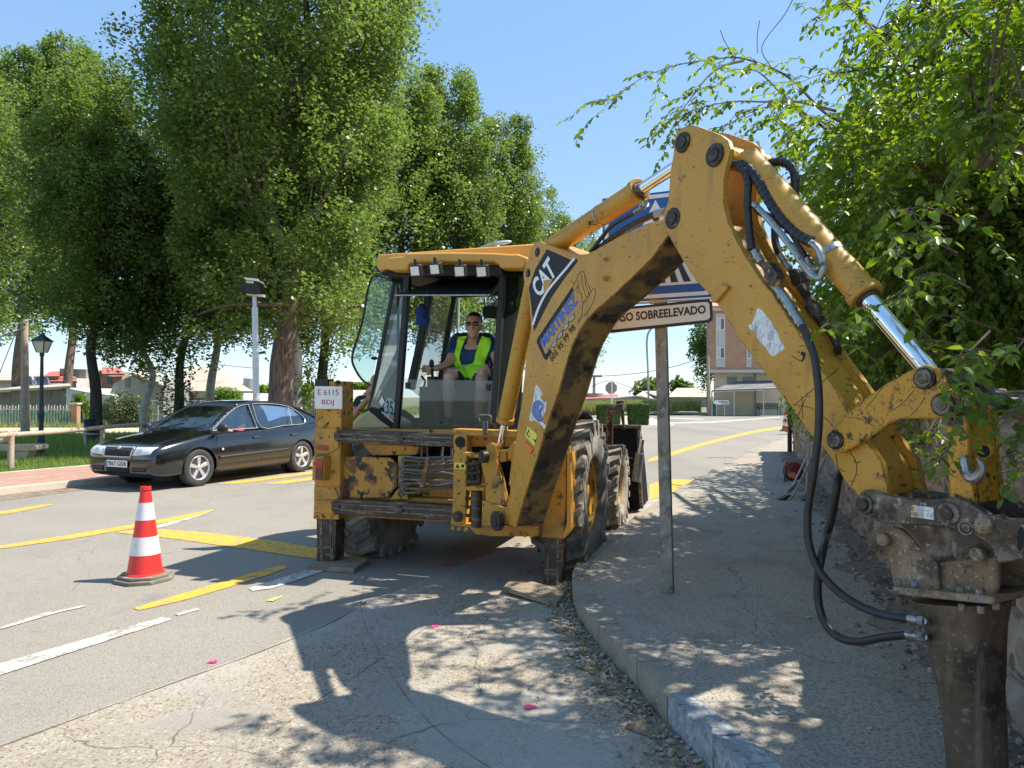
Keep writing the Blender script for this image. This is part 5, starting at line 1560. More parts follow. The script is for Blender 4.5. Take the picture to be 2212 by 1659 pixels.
# ================================================================ CAR
CH = Vector((-.42, -.906, 0)).normalized()
CLf = Vector((-CH.y, CH.x, 0))                               # towards the car's left side (road side)
CLf = Vector((.906, -.42, 0)).normalized()
CC = Vector((-5.50, 13.48, 0))
CAR = empty('parked_car', CC)
tag(CAR, 'black five-door car with alloy wheels standing on the yellow crossing bars', 'car')
def cw(x, y, z): return CC + CH * x + CLf * y + Vector((0, 0, z))
M['car_paint'] = mat('glossy_black_car_paint', (.006, .006, .008), .18, 0, .1, 2, [('n', (.06, .055, .05), 5, .6, .8, {'a': .35})], spec=.6, coat=1.0)
M['trim'] = mat('black_plastic_trim', (.02, .02, .02), .55)
M['alloy'] = mat('silver_alloy', (.62, .62, .62), .3, .6, .06, 10)
M['carseat'] = mat('dark_car_interior', (.03, .03, .035), .8)
stn = [(2.13, .58, .34, .50, .535), (2.11, .70, .27, .60, .64), (2.05, .79, .22, .665, .715), (1.88, .835, .19, .72, .785), (1.6, .86, .18, .775, .85), (1.255, .87, .18, .83, .905), (1.0, .87, .18, .865, .95), (.8, .87, .18, .865, .90), (.3, .87, .18, .885, .88), (-.4, .87, .18, .905, .89), (-1.0, .87, .18, .925, .91), (-1.35, .868, .18, .945, .95), (-1.75, .855, .2, .965, 1.0), (-2.05, .83, .22, .975, 1.04), (-2.25, .79, .26, .955, 1.01), (-2.36, .72, .32, .80, .86), (-2.40, .62, .4, .6, .62)]
def ring(x, w_, zb, zs, zt):
    h = zs - zb
    return [(0, zb), (.5 * w_, zb), (.86 * w_, zb + .01), (.95 * w_, zb + .05), (.985 * w_, zb + .16 * h), (1.0 * w_, zb + .35 * h), (1.0 * w_, zb + .55 * h), (.985 * w_, zb + .78 * h), (.955 * w_, zs - .035), (.90 * w_, zs + .005), (.72 * w_, zs + (zt - zs) * .55), (.4 * w_, zs + (zt - zs) * .9), (0, zt)]
S5 = cr([Vector((a[0], a[1], a[2])) for a in stn], 4); S6 = cr([Vector((a[3], a[4], 0)) for a in stn], 4)
V, Fq = [], []
rows = []
for a, b in zip(S5, S6):
    rg = ring(a.x, a.y, a.z, b.x, b.y)
    full = [(y, z) for y, z in rg] + [(-y, z) for y, z in rg[-2:0:-1]]
    rows.append([cw(a.x, y, z) for y, z in full])
n = len(rows[0])
for r_ in rows: V += r_
Fq = [(i * n + k, i * n + (k + 1) % n, (i + 1) * n + (k + 1) % n, (i + 1) * n + k) for i in range(len(rows) - 1) for k in range(n)]
mbc = MB().add(V, Fq + [tuple(range(n)), tuple((len(rows) - 1) * n + k for k in range(n))])
body = mbc.build('body', M['car_paint'], CAR, ang=50)
cut = MB()
AX = (1.255, -1.255)
for ax in AX:
    for s_ in (-1, 1):
        cut.cyl(cw(ax, s_ * .60, .31), cw(ax, s_ * 1.0, .31), .355, n=40)
cuto = cut.build('cut', M['dark'], CAR, ang=0)
md = body.modifiers.new('b', 'BOOLEAN'); md.object = cuto; md.operation = 'DIFFERENCE'; md.solver = 'EXACT'
bpy.context.view_layer.update()
bvh_car = BVHTree.FromPolygons([v.co + CC for v in body.data.vertices], [tuple(p.vertices) for p in body.data.polygons])
me = bpy.data.meshes.new_from_object(body.evaluated_get(bpy.context.evaluated_depsgraph_get()))
body.modifiers.clear(); body.data = me
bpy.data.objects.remove(cuto)
me.materials.clear(); me.materials.append(M['car_paint'])
for p in me.polygons: p.material_index = 0; p.use_smooth = True
me.set_sharp_from_angle(angle=R(45))
def conf(name, quad, axis, mt, par, off=.004, nu=10, nv=4, th=.01):
    """patch on the car body: quad of (a, z); axis 'f' = seen from the front (a is y), 's' = seen from the left side (a is x)"""
    V = []
    for i in range(nu + 1):
        for j in range(nv + 1):
            u, v = i / nu, j / nv
            a = (quad[0][0] * (1 - u) + quad[1][0] * u) * (1 - v) + (quad[3][0] * (1 - u) + quad[2][0] * u) * v
            z = (quad[0][1] * (1 - u) + quad[1][1] * u) * (1 - v) + (quad[3][1] * (1 - u) + quad[2][1] * u) * v
            if axis == 'f': o, d = cw(3.5, a, z), -CH
            else: o, d = cw(a, 2.0 if axis == 's' else -2.0, z), (-CLf if axis == 's' else CLf)
            h = bvh_car.ray_cast(o, d)
            p = h[0] if h[0] is not None else o + d * (1.5 if axis == 'f' else 1.15)
            V.append(p - d * off)
    Fc = [(i * (nv + 1) + j, i * (nv + 1) + j + 1, (i + 1) * (nv + 1) + j + 1, (i + 1) * (nv + 1) + j) for i in range(nu) for j in range(nv)]
    o = MB().add(V, Fc).build(name, M[mt], par, ang=60)
    md = o.modifiers.new('t', 'SOLIDIFY'); md.thickness = th; md.offset = 0
    return o
for s_ in (1, -1):
    hl = conf('headlight', [(s_ * .36, .56), (s_ * .72, .59), (s_ * .745, .70), (s_ * .40, .695)], 'f', 'lens', CAR, .006)
    conf('lamp_surround', [(s_ * .345, .55), (s_ * .36, .55), (s_ * .40, .70), (s_ * .385, .705)], 'f', 'alloy', hl, .008, 3, 4)
    conf('reflector_bowl', [(s_ * .44, .59), (s_ * .56, .60), (s_ * .57, .67), (s_ * .46, .67)], 'f', 'alloy', hl, .014, 5, 4)
    conf('bumper_strip', [(s_ * .30, .47), (s_ * .74, .485), (s_ * .76, .515), (s_ * .30, .50)], 'f', 'trim', CAR, .012, 10, 2, .02)
    conf('air_slot', [(s_ * .34, .30), (s_ * .64, .31), (s_ * .66, .38), (s_ * .34, .38)], 'f', 'trim', CAR, .004, 8, 2)
gr = conf('grille', [(-.29, .545), (.29, .545), (.33, .685), (-.33, .685)], 'f', 'dark', CAR, .006, 8, 4, .02)
for k in range(13):
    y = -.27 + k * .045
    conf('grille_bar', [(y, .555), (y + .012, .555), (y + .014, .672), (y + .002, .672)], 'f', 'trim', gr, .018, 1, 3, .008)
conf('grille_frame', [(-.31, .53), (.31, .53), (.315, .547), (-.315, .547)], 'f', 'alloy', gr, .016, 10, 1)
conf('grille_frame', [(-.345, .685), (.345, .685), (.335, .702), (-.335, .702)], 'f', 'alloy', gr, .016, 10, 1)
for s_ in (-1, 1): conf('grille_frame', [(s_ * .305, .53), (s_ * .325, .53), (s_ * .355, .70), (s_ * .335, .70)], 'f', 'alloy', gr, .018, 2, 4)
q = cw(2.12, 0, .675)
MB().cyl(q - CH * .03, q + CH * .0, .035, n=24).build('emblem', M['alloy'], gr)
conf('lower_intake', [(-.27, .28), (.27, .28), (.28, .37), (-.28, .37)], 'f', 'dark', CAR, .004, 8, 2)
q = cw(2.155, 0, .425)
lp = MB().box(q, CLf * .26, CH * .006, Vector((0, 0, .055))).build('licence_plate', M['white'], CAR, .002)
MB().box(q + CH * .0065 - CLf * .238, CLf * .02, CH * .001, Vector((0, 0, .05))).build('country_band', M['decal_blue'], lp)
f_ = CH * .009
text_on('lettering', '7867 GDR', q - CLf * .205 - MZ * .035, q + CLf * .245 - MZ * .035, q - CLf * .205 + MZ * .036, q + CLf * .245 + MZ * .036, f_, M['decal_black'], lp, .012)
# greenhouse
def gy(z, x=0): return .80 - (z - .90) * .50 - max(0, (-x - 1.2)) * .10 - max(0, x - .6) * .05
def gp(x, z, o=0.0, s_=1): return cw(x, s_ * (gy(z, x) + o), z)
roofl = [(1.02, .935), (.62, 1.19), (.24, 1.375), (-.1, 1.425), (-.5, 1.435), (-.95, 1.41), (-1.35, 1.325), (-1.75, 1.18), (-2.08, 1.02)]
rc = cr([Vector((x, 0, z)) for x, z in roofl], 4)
rows = []
for q in rc:
    z = q.z - .03
    w_ = gy(max(z, .93), q.x)
    if q.x > .95: w_ = .74
    rows.append([cw(q.x, w_ * t, q.z - .03 * abs(t) ** 3 - .0) for t in (-1, -.9, -.6, -.25, 0, .25, .6, .9, 1)])
i0 = [i for i, q in enumerate(rc) if q.x < .24][0]; i1 = [i for i, q in enumerate(rc) if q.x < -1.12][0]; i2 = len(rc) - 3
def loftrows(rws):
    v = [p for r_ in rws for p in r_]; m = len(rws[0])
    return MB().add(v, [(i * m + k, i * m + k + 1, (i + 1) * m + k + 1, (i + 1) * m + k) for i in range(len(rws) - 1) for k in range(m - 1)])
def solid(o, t=.02, off=-1):
    md = o.modifiers.new('t', 'SOLIDIFY'); md.thickness = t; md.offset = 0
    return o
solid(loftrows(rows[i0:i1 + 1]).build('roof', M['car_paint'], CAR, ang=60), .025)
solid(loftrows(rows[0:i0 + 1]).build('windscreen', M['glass_car'], CAR, ang=60), .006)
solid(loftrows(rows[i1:i2 + 1]).build('rear_window', M['glass_car'], CAR, ang=60), .006)
solid(loftrows(rows[i2:]).build('tailgate', M['car_paint'], CAR, ang=60), .02)
for s_ in (1, -1):
    mb = MB()
    def rail(pts, wd=.05):
        P = cr([gp(x, z, .004, s_) for x, z in pts], 4)
        n_ = len(P)
        for i in range(n_ - 1): beam(mb, P[i], P[i + 1] + (P[i + 1] - P[i]) * .1, .028, wd, CLf)
    rail([(1.0, .925), (.62, 1.15), (.22, 1.335), (-.1, 1.385), (-.5, 1.40), (-.95, 1.37), (-1.35, 1.285), (-1.75, 1.14), (-2.05, 1.0)])
    for a, b in (((-.16, .92), (-.13, 1.38)),):
        beam(mb, gp(a[0], a[1], -.004, s_), gp(b[0], b[1], -.004, s_), .10, .03, CLf)
    P = [gp(-1.18, .93, 0, s_), gp(-1.62, 1.02, 0, s_), gp(-1.50, 1.2, 0, s_), gp(-1.75, 1.15, 0, s_), gp(-2.1, 1.0, 0, s_), gp(-2.0, .95, 0, s_)]
    MB().prism([gp(-1.36, .93, 0, s_), gp(-1.50, 1.03, 0, s_), gp(-1.44, 1.13, 0, s_), gp(-1.30, 1.23, 0, s_), gp(-1.36, 1.27, 0, s_), gp(-1.75, 1.14, 0, s_), gp(-2.05, 1.0, 0, s_), gp(-2.05, .95, 0, s_)], -CLf * s_ * .03).build('rear_pillar', M['car_paint'], CAR)
    mb.build('window_frame', M['car_paint'], CAR, .004)
    for nm, q4 in (('front_side_window', [(.98, .91), (-.12, .925), (-.10, 1.375), (-.1, 1.385), (.22, 1.33), (.60, 1.155)]), ('rear_side_window', [(-.18, .925), (-1.36, .95), (-1.50, 1.03), (-1.44, 1.13), (-1.2, 1.31), (-.95, 1.37), (-.5, 1.395), (-.16, 1.385)])):
        MB().prism([gp(x, z, -.02, s_) for x, z in q4], -CLf * s_ * .004).build(nm, M['glass_car'], CAR)
    tr = MB()
    for pts in ([(.93, .935), (.55, 1.165), (.2, 1.325), (-.09, 1.368)], [(-.19, 1.375), (-.5, 1.382), (-.92, 1.352), (-1.2, 1.285), (-1.42, 1.13), (-1.47, 1.03), (-1.35, .962), (-.8, .95), (-.2, .937), (-.185, 1.37)], [(-.10, .93), (.4, .925), (.93, .925)], [(-1.02, .95), (-1.10, 1.30)], [(-.085, .93), (-.075, 1.37)]):
        tr.tube(cr([gp(x, z, .018, s_) for x, z in pts], 3), .006, 5)
    tr.build('chrome_trim', M['alloy'], CAR)
    mr = cw(.86, s_ * .95, .97)
    MB().ell(mr, (.075, .11, .075), 16, 10, (CH, CLf, MZ)).tube([mr, cw(.82, s_ * .80, .93)], .02, 8).build('door_mirror', M['trim'], CAR)
    side = 's' if s_ > 0 else 'r'
    conf('side_moulding', [(.86, .435), (-.86, .47), (-.86, .515), (.86, .48)], side, 'trim', CAR, .010, 20, 1, .02)
    mbs = None
    for x0, x1 in ((.86, .90), (-.14, -.13), (-1.02, -1.2)):
        conf('door_seam', [(x0, .23), (x0 + .006, .23), (x1 + .006, .9), (x1, .9)], side, 'dark', CAR, .001, 1, 8, .002)
    for x in (.06, -.92):
        conf('door_handle', [(x, .745), (x - .17, .755), (x - .17, .785), (x, .775)], side, 'alloy' if False else 'trim', CAR, .02, 4, 1, .015)
    conf('sill', [(.88, .20), (-.88, .20), (-.88, .245), (.88, .245)], side, 'trim', CAR, .008, 12, 1, .02)
    q = cw(.80, s_ * .893, .60)
    MB().box(q, CH * .02, CLf * .004, MZ * .018).build('side_repeater', M['lens'], CAR)
# bonnet seams
mb = MB()
# wheels
def car_wheel(x, s_):
    c = cw(x, s_ * .76, .313)
    ax = CLf * s_
    h = .10
    ty = MB().lathe(c, ax, [(-h + .02, .20), (-h, .22), (-h, .275), (-h + .02, .305), (-h + .05, .314), (h - .04, .314), (h - .012, .302), (h, .275), (h, .225), (h - .012, .205), (h - .03, .20)], 44).build('wheel', M['car_tyre'], CAR)
    mb = MB().lathe(c, ax, [(-h + .02, .20), (h - .015, .205), (h - .005, .207), (h - .012, .19), (h - .05, .18), (h - .06, .15)], 40)
    u = CH; v = MZ
    for k in range(5):
        a = 2 * math.pi * k / 5 + .3
        d = u * math.cos(a) + v * math.sin(a); t = -u * math.sin(a) + v * math.cos(a)
        p0, p1 = c + ax * (h - .02) + d * .03, c + ax * (h - .02) + d * .195
        mb.prism([p0 + t * .026, p1 + t * .036, p1 - t * .036, p0 - t * .026], -ax * .03)
    mb.cyl(c + ax * (h - .045), c + ax * (h - .008), .05, .042, n=24)
    rm = mb.build('rim', M['alloy'], ty, .006)
    MB().cyl(c + ax * (h - .075), c + ax * (h - .07), .18, n=32).build('brake_disc', M['dark'], ty)
for x in AX:
    for s_ in (1, -1): car_wheel(x, s_)
for x in AX:
    for s_ in (1, -1):
        c = cw(x, s_ * .6, .31)
        mb = MB()
        mb.cyl(cw(x, s_ * .58, .31), cw(x, s_ * .60, .31), .36, n=32)
        mb.build('wheel_housing', M['dark'], CAR)
mb = MB()
for x in (.15, -.75):
    for s_ in (1, -1):
        mb.box(cw(x - .1, s_ * .37, .88), CH * .07, CLf * .23, MZ * .30).box(cw(x - .14, s_ * .37, 1.22), CH * .04, CLf * .12, MZ * .09)
mb.box(cw(.85, 0, .88), CH * .15, CLf * .72, MZ * .07)
mb.build('seats', M['carseat'], CAR, .03)
st_c = cw(.52, .37, .95)
MB().tube([st_c + (CLf * math.cos(a * .524) + (MZ * .85 - CH * .5).normalized() * math.sin(a * .524)) * .18 for a in range(13)], .014, 6).build('steering_wheel', M['carseat'], CAR)
ant = cw(-.75, 0, 1.42)
MB().tube([ant, ant - CH * .28 + MZ * .40], .004, 5).build('aerial', M['trim'], CAR)
for s_ in (.25, -.4):
    MB().tube([cw(1.02, s_, .945), cw(.86, s_ + .42, 1.045)], .007, 5).build('wiper', M['trim'], CAR)
# driver
DR = empty('person', cw(.05, .37, .45))
tag(DR, 'driver in a red top behind the wheel of the black car', 'person')
mb = MB()
dh = cw(.10, .37, 1.20)
torso(mb, [cw(-.02, .37, .55), cw(0, .37, .8), cw(.03, .37, 1.02)], [.16, .19, .12], [.12, .12, .08], CLf)
mb.tube([cw(.03, .37, 1.0), dh - MZ * .03], [.06, .055], 12); head(mb, dh, CLf, CH, MZ, 1.0)
for s_ in (-1, 1):
    limb(mb, [cw(.03, .37 + s_ * .19, .96), cw(.22, .37 + s_ * .25, .82), cw(.46, .37 + s_ * .16, .95)], [.055, .045, .03])
    hand(mb, cw(.46, .37 + s_ * .16, .95), CH + MZ * .4, -CLf * s_, .8)
fuse(mb, 'body', M['skin'], DR, .014, 2)
M['redtop'] = mat('red_cotton', (.5, .05, .06), .8, 0, .1, 20)
mb = MB(); torso(mb, [cw(-.02, .37, .56), cw(0, .37, .8), cw(.03, .37, 1.0)], [.18, .21, .13], [.14, .14, .1], CLf)
for s_ in (-1, 1): mb.tube([cw(.03, .37 + s_ * .17, .96), cw(.2, .37 + s_ * .25, .84)], [.075, .065], 12)
fuse(mb, 't_shirt', M['redtop'], DR, .016, 2)
mb = MB().ell(dh + MZ * .035 - CH * .015, (.083, .098, .095), 18, 12, (CLf, CH, MZ)); hr = mb.build('hair', M['hair'], DR)
bm = bmesh.new(); bm.from_mesh(hr.data); b0 = root_loc(DR)
bmesh.ops.delete(bm, geom=[v for v in bm.verts if ((v.co + b0) - dh).dot(CH) > .03 and ((v.co + b0) - dh).z < .09 or ((v.co + b0) - dh).z < 0], context='VERTS'); bm.to_mesh(hr.data); bm.free()

# ================================================================ STREET OBJECTS
M['cone_red'] = mat('red_cone_plastic', (.72, .035, .03), .45, 0, .06, 6, [('n', (.3, .05, .04), 14, .62, .72, {'a': .5})])
M['cone_white'] = mat('reflective_cone_band', (.72, .70, .68), .5, 0, .04, 12, [('n', (.35, .33, .30), 24, .56, .66, {'a': .6})])
M['cone_base'] = mat('dusty_rubber_base', (.17, .15, .12), .9, 0, .2, 8, [('n', (.3, .27, .2), 12, .52, .7)], .3, 50)
def cone(loc, label, s=1.0, rz=0.0):
    r_ = empty('traffic_cone', (0, 0, 0))
    def fr(z): return .135 + (.042 - .135) * (z - .06) / .66
    MB().prism([Vector((.225 * math.cos(R(a)) * 1.03, .225 * math.sin(R(a)) * 1.03, 0)) for a in (22.5, 67.5, 112.5, 157.5, 202.5, 247.5, 292.5, 337.5)], (0, 0, .03)).prism([Vector((.20 * math.cos(R(a)), .20 * math.sin(R(a)), .03)) for a in (22.5, 67.5, 112.5, 157.5, 202.5, 247.5, 292.5, 337.5)], (0, 0, .025)).build('base', M['cone_base'], r_, .006)
    bd_ = MB()
    bd_.lathe((0, 0, 0), (0, 0, 1), [(.05, .150), (.062, .15), (.068, fr(.068)), (.72, fr(.72)), (.722, .036), (.735, .036), (.738, .042), (.765, .040), (.766, .03), (.70, .028)], 36)
    bd_.build('body', M['cone_red'], r_, 0, 40)
    for a, b in ((.215, .36), (.495, .635)):
        MB().lathe((0, 0, 0), (0, 0, 1), [(a, fr(a) + .0), (a, fr(a) + .002), (b, fr(b) + .002), (b, fr(b))], 36).build('band', M['cone_white'], r_, 0, 30)
    r_.location = loc; r_.scale = (s, s, s); r_.rotation_euler.z = rz
    tag(r_, label, 'traffic cone', 'red and white traffic cones')
    return r_
p = G('D', 313, 1252, 0)
c1_ = cone(p, 'large red and white cone standing alone on the road in front of the black car', 1.0, .3)
c2_ = copy_tree(c1_); c2_.location = G('I', 1948, 1168, PZ); c2_.rotation_euler.z = .1
c2_['label'] = 'small distant traffic cone beside the pole at the far end of the wall'
# planks under the stabilizer feet
M['plank'] = mat('dirty_wooden_board', (.27, .21, .14), .9, 0, .2, 5, [('n', (.12, .09, .06), 6, .5, .65, {'st': (.3, 2, 1)}), ('n', (.36, .3, .23), 20, .6, .7, {'a': .7})], .6, 40)
P = [G('B', x, y, .045) for x, y in ((18, 1142), (265, 1080), (455, 1095), (345, 1165))]
o = MB().prism(P, (0, 0, -.043)).build('support_board', M['plank'], org=P[0], bev=.006)
tag(o, 'flat dirty board under the left stabilizer foot, on the yellow line', 'board')
P = [G('B', x, y, .04) for x, y in ((1378, 1308), (1440, 1240), (1812, 1315), (1748, 1405))]
P[0].z += .02; P[1].z += .03
o = MB().prism(P, (0, 0, -.036)).build('support_board', M['plank'], org=P[0], bev=.006)
tag(o, 'tilted sandy board under the right stabilizer foot beside the kerb', 'board')

# ---- road sign on its post
SA = R(24)
SU = Vector((math.cos(SA), -math.sin(SA), 0)); SNn = Vector((-math.sin(SA), -math.cos(SA), 0))
sp0 = G('D', 1443, 1279, PZ)
SG = empty('road_sign', sp0)
tag(SG, 'blue and white pedestrian crossing sign over a PASO SOBREELEVADO plate, partly behind the raised boom', 'road sign')
ptop = at('D', 1421, 425, sp0.y + .02)
post_m = MB()
axu = (ptop - sp0).normalized()
post_m.box((sp0 + ptop) / 2, SU * .041, SNn * .026, (ptop - sp0) / 2)
post_m.build('post', M['galv_dirty'], SG, .004)
def SPt(x, y, off=0.0, c='D'): return hit(c, x, y, sp0 - SNn * -.035 + SNn * off, SNn)
def sq(name, pts, off, mt, par, th=.003, c='D', cl=0):
    P = [SPt(x, y, off, c) for x, y in pts]
    if cl: P = cr(P, cl, True)
    return MB().prism(P, -SNn * th).build(name, M[mt], par)
M['sign_blue'] = mat('blue_sign_sheet', (.012, .10, .36), .35, 0, .05, 2, [('n', (.1, .2, .4), 6, .6, .8, {'a': .3})])
M['sign_white'] = mat('white_sign_sheet', (.82, .80, .78), .4, 0, .04, 3)
M['sign_black'] = mat('dark_sign_sheet', (.02, .025, .03), .4)
# square panel corners in the picture: left 1301..1373, right ~1531
pc = [(1303, 655.5), (1536, 641), (1530, 402), (1301, 429)]
pn_ = sq('panel', pc, .0, 'sign_blue', SG, .03)
def lerp2(u, v):
    a = [pc[0][k] * (1 - u) + pc[1][k] * u for k in (0, 1)]; b = [pc[3][k] * (1 - u) + pc[2][k] * u for k in (0, 1)]
    return tuple(a[k] * (1 - v) + b[k] * v for k in (0, 1))
def fr(u0, v0, u1, v1): return [lerp2(u0, v0), lerp2(u1, v0), lerp2(u1, v1), lerp2(u0, v1)]
for q4 in (fr(.02, .02, .98, .055), fr(.02, .945, .98, .98), fr(.02, .055, .055, .945), fr(.945, .055, .98, .945)):
    sq('border', q4, .003, 'sign_white', pn_)
sq('triangle', [lerp2(.07, .13), lerp2(.93, .13), lerp2(.50, .93)], .004, 'sign_white', pn_)
for k in range(6):
    u = .16 + k * .118
    sq('crossing_bar', [lerp2(u, .155), lerp2(u + .065, .155), lerp2(.5 + (u + .065 - .5) * .72, .34), lerp2(.5 + (u - .5) * .72, .34)], .0075, 'sign_black', pn_)
mb = MB()
hd_ = [SPt(*lerp2(.50 + .035 * math.cos(a * .524), .77 + .04 * math.sin(a * .524)), .0078) for a in range(12)]
mb.prism(hd_, -SNn * .003)
for q4 in ([(.47, .72), (.53, .72), (.54, .50), (.46, .50)], [(.46, .50), (.50, .50), (.44, .37), (.40, .38)], [(.50, .50), (.54, .50), (.60, .38), (.56, .37)], [(.47, .64), (.48, .58), (.40, .53), (.39, .56)], [(.53, .64), (.52, .58), (.60, .53), (.61, .56)]):
    mb.prism([SPt(*lerp2(*t), .0078) for t in q4], -SNn * .003)
mb.build('pedestrian', M['sign_black'], pn_)
sq('panel_edge', [(1303, 657), (1536, 643), (1536, 646), (1303, 661)], .006, 'galv', pn_, .036)
pq = [(1297, 672), (1310, 667), (1520, 646.8), (1531, 646.5), (1537.5, 652), (1539.5, 685), (1538, 692), (1530, 697), (1330, 718), (1312, 719), (1300, 714), (1296, 704)]
pt2 = sq('name_plate', pq, .004, 'sign_black', SG, .02)
def shrink(pts, k=5.0):
    cx = sum(a for a, b in pts) / len(pts); cy = sum(b for a, b in pts) / len(pts)
    out = []
    for a, b in pts:
        out.append((a - k * (1 if a > cx else -1) * (1 if abs(a - cx) > 80 else 0) - 0, b - k * (1 if b > cy else -1) * 1.0))
    return out
sq('plate_face', [(1304, 675), (1312, 672.5), (1520, 652.5), (1528, 652.3), (1532, 656), (1534, 684), (1532, 688), (1526, 691), (1330, 711.5), (1314, 712.5), (1305, 709), (1303, 703)], .007, 'sign_white', pt2)
bl, br_, tl, tr = [SPt(x, y, .0085) for x, y in ((1321, 697.5), (1525, 677), (1320, 678.5), (1524, 658.5))]
text_on('lettering', 'PASO SOBREELEVADO', bl, br_, tl, tr, SNn * .001, M['sign_black'], pt2, .03)
for y in (650, 560):
    q = SPt(1422, y, -.02)
    MB().box(q, SU * .06, SNn * .02, MZ * .018).build('clamp', M['galv'], SG, .002)

# ---- left side street furniture
def pole_z(c, x, y, Y): return at(c, x, y, Y)
b = G('D', 88, 984, .06)
LP = empty('street_lamp', b)
tag(LP, 'dark green cast iron lantern lamp on the lawn at the far left', 'street lamp')
M['iron'] = mat('dark_green_cast_iron', (.028, .04, .042), .5, .3, .2, 8)
tp = at('D', 88, 762, b.y)
hgt = tp.z - b.z
MB().lathe(b, MZ, [(0, .10), (.05, .10), (.3, .085), (.62, .078), (.64, .055), (.80, .05), (1.0, .075), (1.04, .075), (1.1, .05), (hgt - .1, .035), (hgt - .06, .055), (hgt, .05)], 20).build('pole', M['iron'], LP)
lz = tp.z
rg = lambda r_, z_: [Vector((b.x + r_ * math.cos(R(45 + 90 * k)), b.y + r_ * math.sin(R(45 + 90 * k)), z_)) for k in range(4)]
def frus(r0, z0, r1, z1):
    a_, c_ = rg(r0, z0), rg(r1, z1)
    return MB().add(a_ + c_, [(0, 1, 2, 3), (4, 5, 6, 7), (0, 1, 5, 4), (1, 2, 6, 5), (2, 3, 7, 6), (3, 0, 4, 7)])
M['frost'] = mat('frosted_lantern_glass', (.55, .52, .45), .3)
lan = frus(.11, lz, .21, lz + .28).build('lantern', M['frost'], LP, ang=0)
mb = MB()
for k in range(4):
    mb.tube([rg(.115, lz)[k], rg(.215, lz + .28)[k]], .012, 6)
mb.build('lantern_frame', M['iron'], lan)
frus(.27, lz + .28, .08, lz + .42).build('lantern_cap', M['iron'], LP, ang=0)
MB().lathe((b.x, b.y, lz + .41), MZ, [(0, .08), (.05, .06), (.07, .02), (.12, .018), (.14, .005)], 14).build('finial', M['iron'], LP)
# log rail fence
M['log'] = mat('weathered_round_timber', (.42, .32, .24), .85, 0, .15, 3, [('n', (.2, .14, .1), 8, .55, .66, {'st': (.3, 3, 3)}), ('n', (.55, .46, .38), 12, .55, .7, {'a': .6})], .5, 30)
LF = empty('log_fence', KL(-3, -2.75, .06))
tag(LF, 'low rail fence of round timber along the brick footway at the left', 'fence')
pa, pb2 = G('D', 23, 1016, .06), Vector((-10.05, 17.45, .06))
stp = (pb2 - pa)
stp.z = 0
for k in range(-1, 4):
    q = pa + stp * k
    MB().cyl(q, q + MZ * .74, .06, .055, n=14).build('post', M['log'], LF, .008)
for k in range(-1, 3):
    a_, b_ = pa + stp * (k - .04) + MZ * .70, pa + stp * (k + 1.04) + MZ * .70
    MB().tube(cr([a_, a_.lerp(b_, .5) + MZ * rnd.uniform(-.02, .02), b_], 3), .052, 12).build('rail', M['log'], LF)
MB().tube([pa + MZ * .62, pa - Vector((.9, .35, 0)) + MZ * .42], .045, 10).build('rail', M['log'], LF)
# stone bench
SB = empty('stone_bench', G('D', 40, 995, .06))
tag(SB, 'stone bench on the lawn behind the first fence post', 'bench')
M['bench_stone'] = mat('tan_cast_stone', (.50, .38, .26), .85, 0, .12, 6, [('n', (.3, .22, .15), 8, .55, .7)], .4, 50)
y0 = root_loc(SB).y
q = [at('H', x, y, y0) for x, y in ((-200, 1152), (300, 1146), (322, 1160), (318, 1190), (295, 1200), (-200, 1204))]
MB().prism(q, (0, .42, 0)).build('seat', M['bench_stone'], SB, .015)
for dx in (0, -520):
    q = [at('H', x + dx, y, y0 + .05) for x, y in ((115, 1196), (248, 1196), (238, 1235), (222, 1255), (240, 1286), (122, 1290), (130, 1255), (112, 1235))]
    MB().prism(q, (0, .3, 0)).build('support', M['bench_stone'], SB, .01)
# litter bin on a post
b = G('D', 184, 968, .06)
LB = empty('litter_bin', b)
tag(LB, 'small post-mounted litter bin with dark blue bag in front of the big left trunk', 'litter bin')
MB().cyl(b, at('D', 181, 893, b.y), .03, n=10).box(b + MZ * .01, Vector((.13, 0, 0)), Vector((0, .13, 0)), Vector((0, 0, .02))).build('post', M['galv'], LB)
q = at('D', 196, 918, b.y)
MB().lathe(q - MZ * .2, MZ, [(0, .12), (.05, .15), (.25, .17), (.33, .18), (.36, .19), (.37, .16)], 16).build('bag', mat('dark_blue_plastic_bag', (.012, .018, .05), .35, 0, .3, 30, (), .8, 40), LB)
q = at('D', 192, 937, b.y)
MB().box(q, Vector((.2, 0, 0)), Vector((0, .1, 0)), MZ * .01).build('bracket', M['galv'], LB)
def simple_pole(name, label, cat, x0, y0_, x1, y1_, Y, r0, r1, mt, group=None):
    a_, b_ = at('D', x0, y0_, Y), at('D', x1, y1_, Y)
    a_.z = min(a_.z, .0)
    o = MB().tube(cr([a_, a_.lerp(b_, .5), b_], 2), [r0 + (r1 - r0) * t / 4 for t in range(5)], 14).build(name, mt if not isinstance(mt, str) else M[mt], org=a_)
    return tag(o, label, cat, group)
simple_pole('utility_pole', 'slim brown wooden pole behind the lantern lamp', 'pole', 54.5, 941, 53, 690, 27.5, .16, .12, 'log')
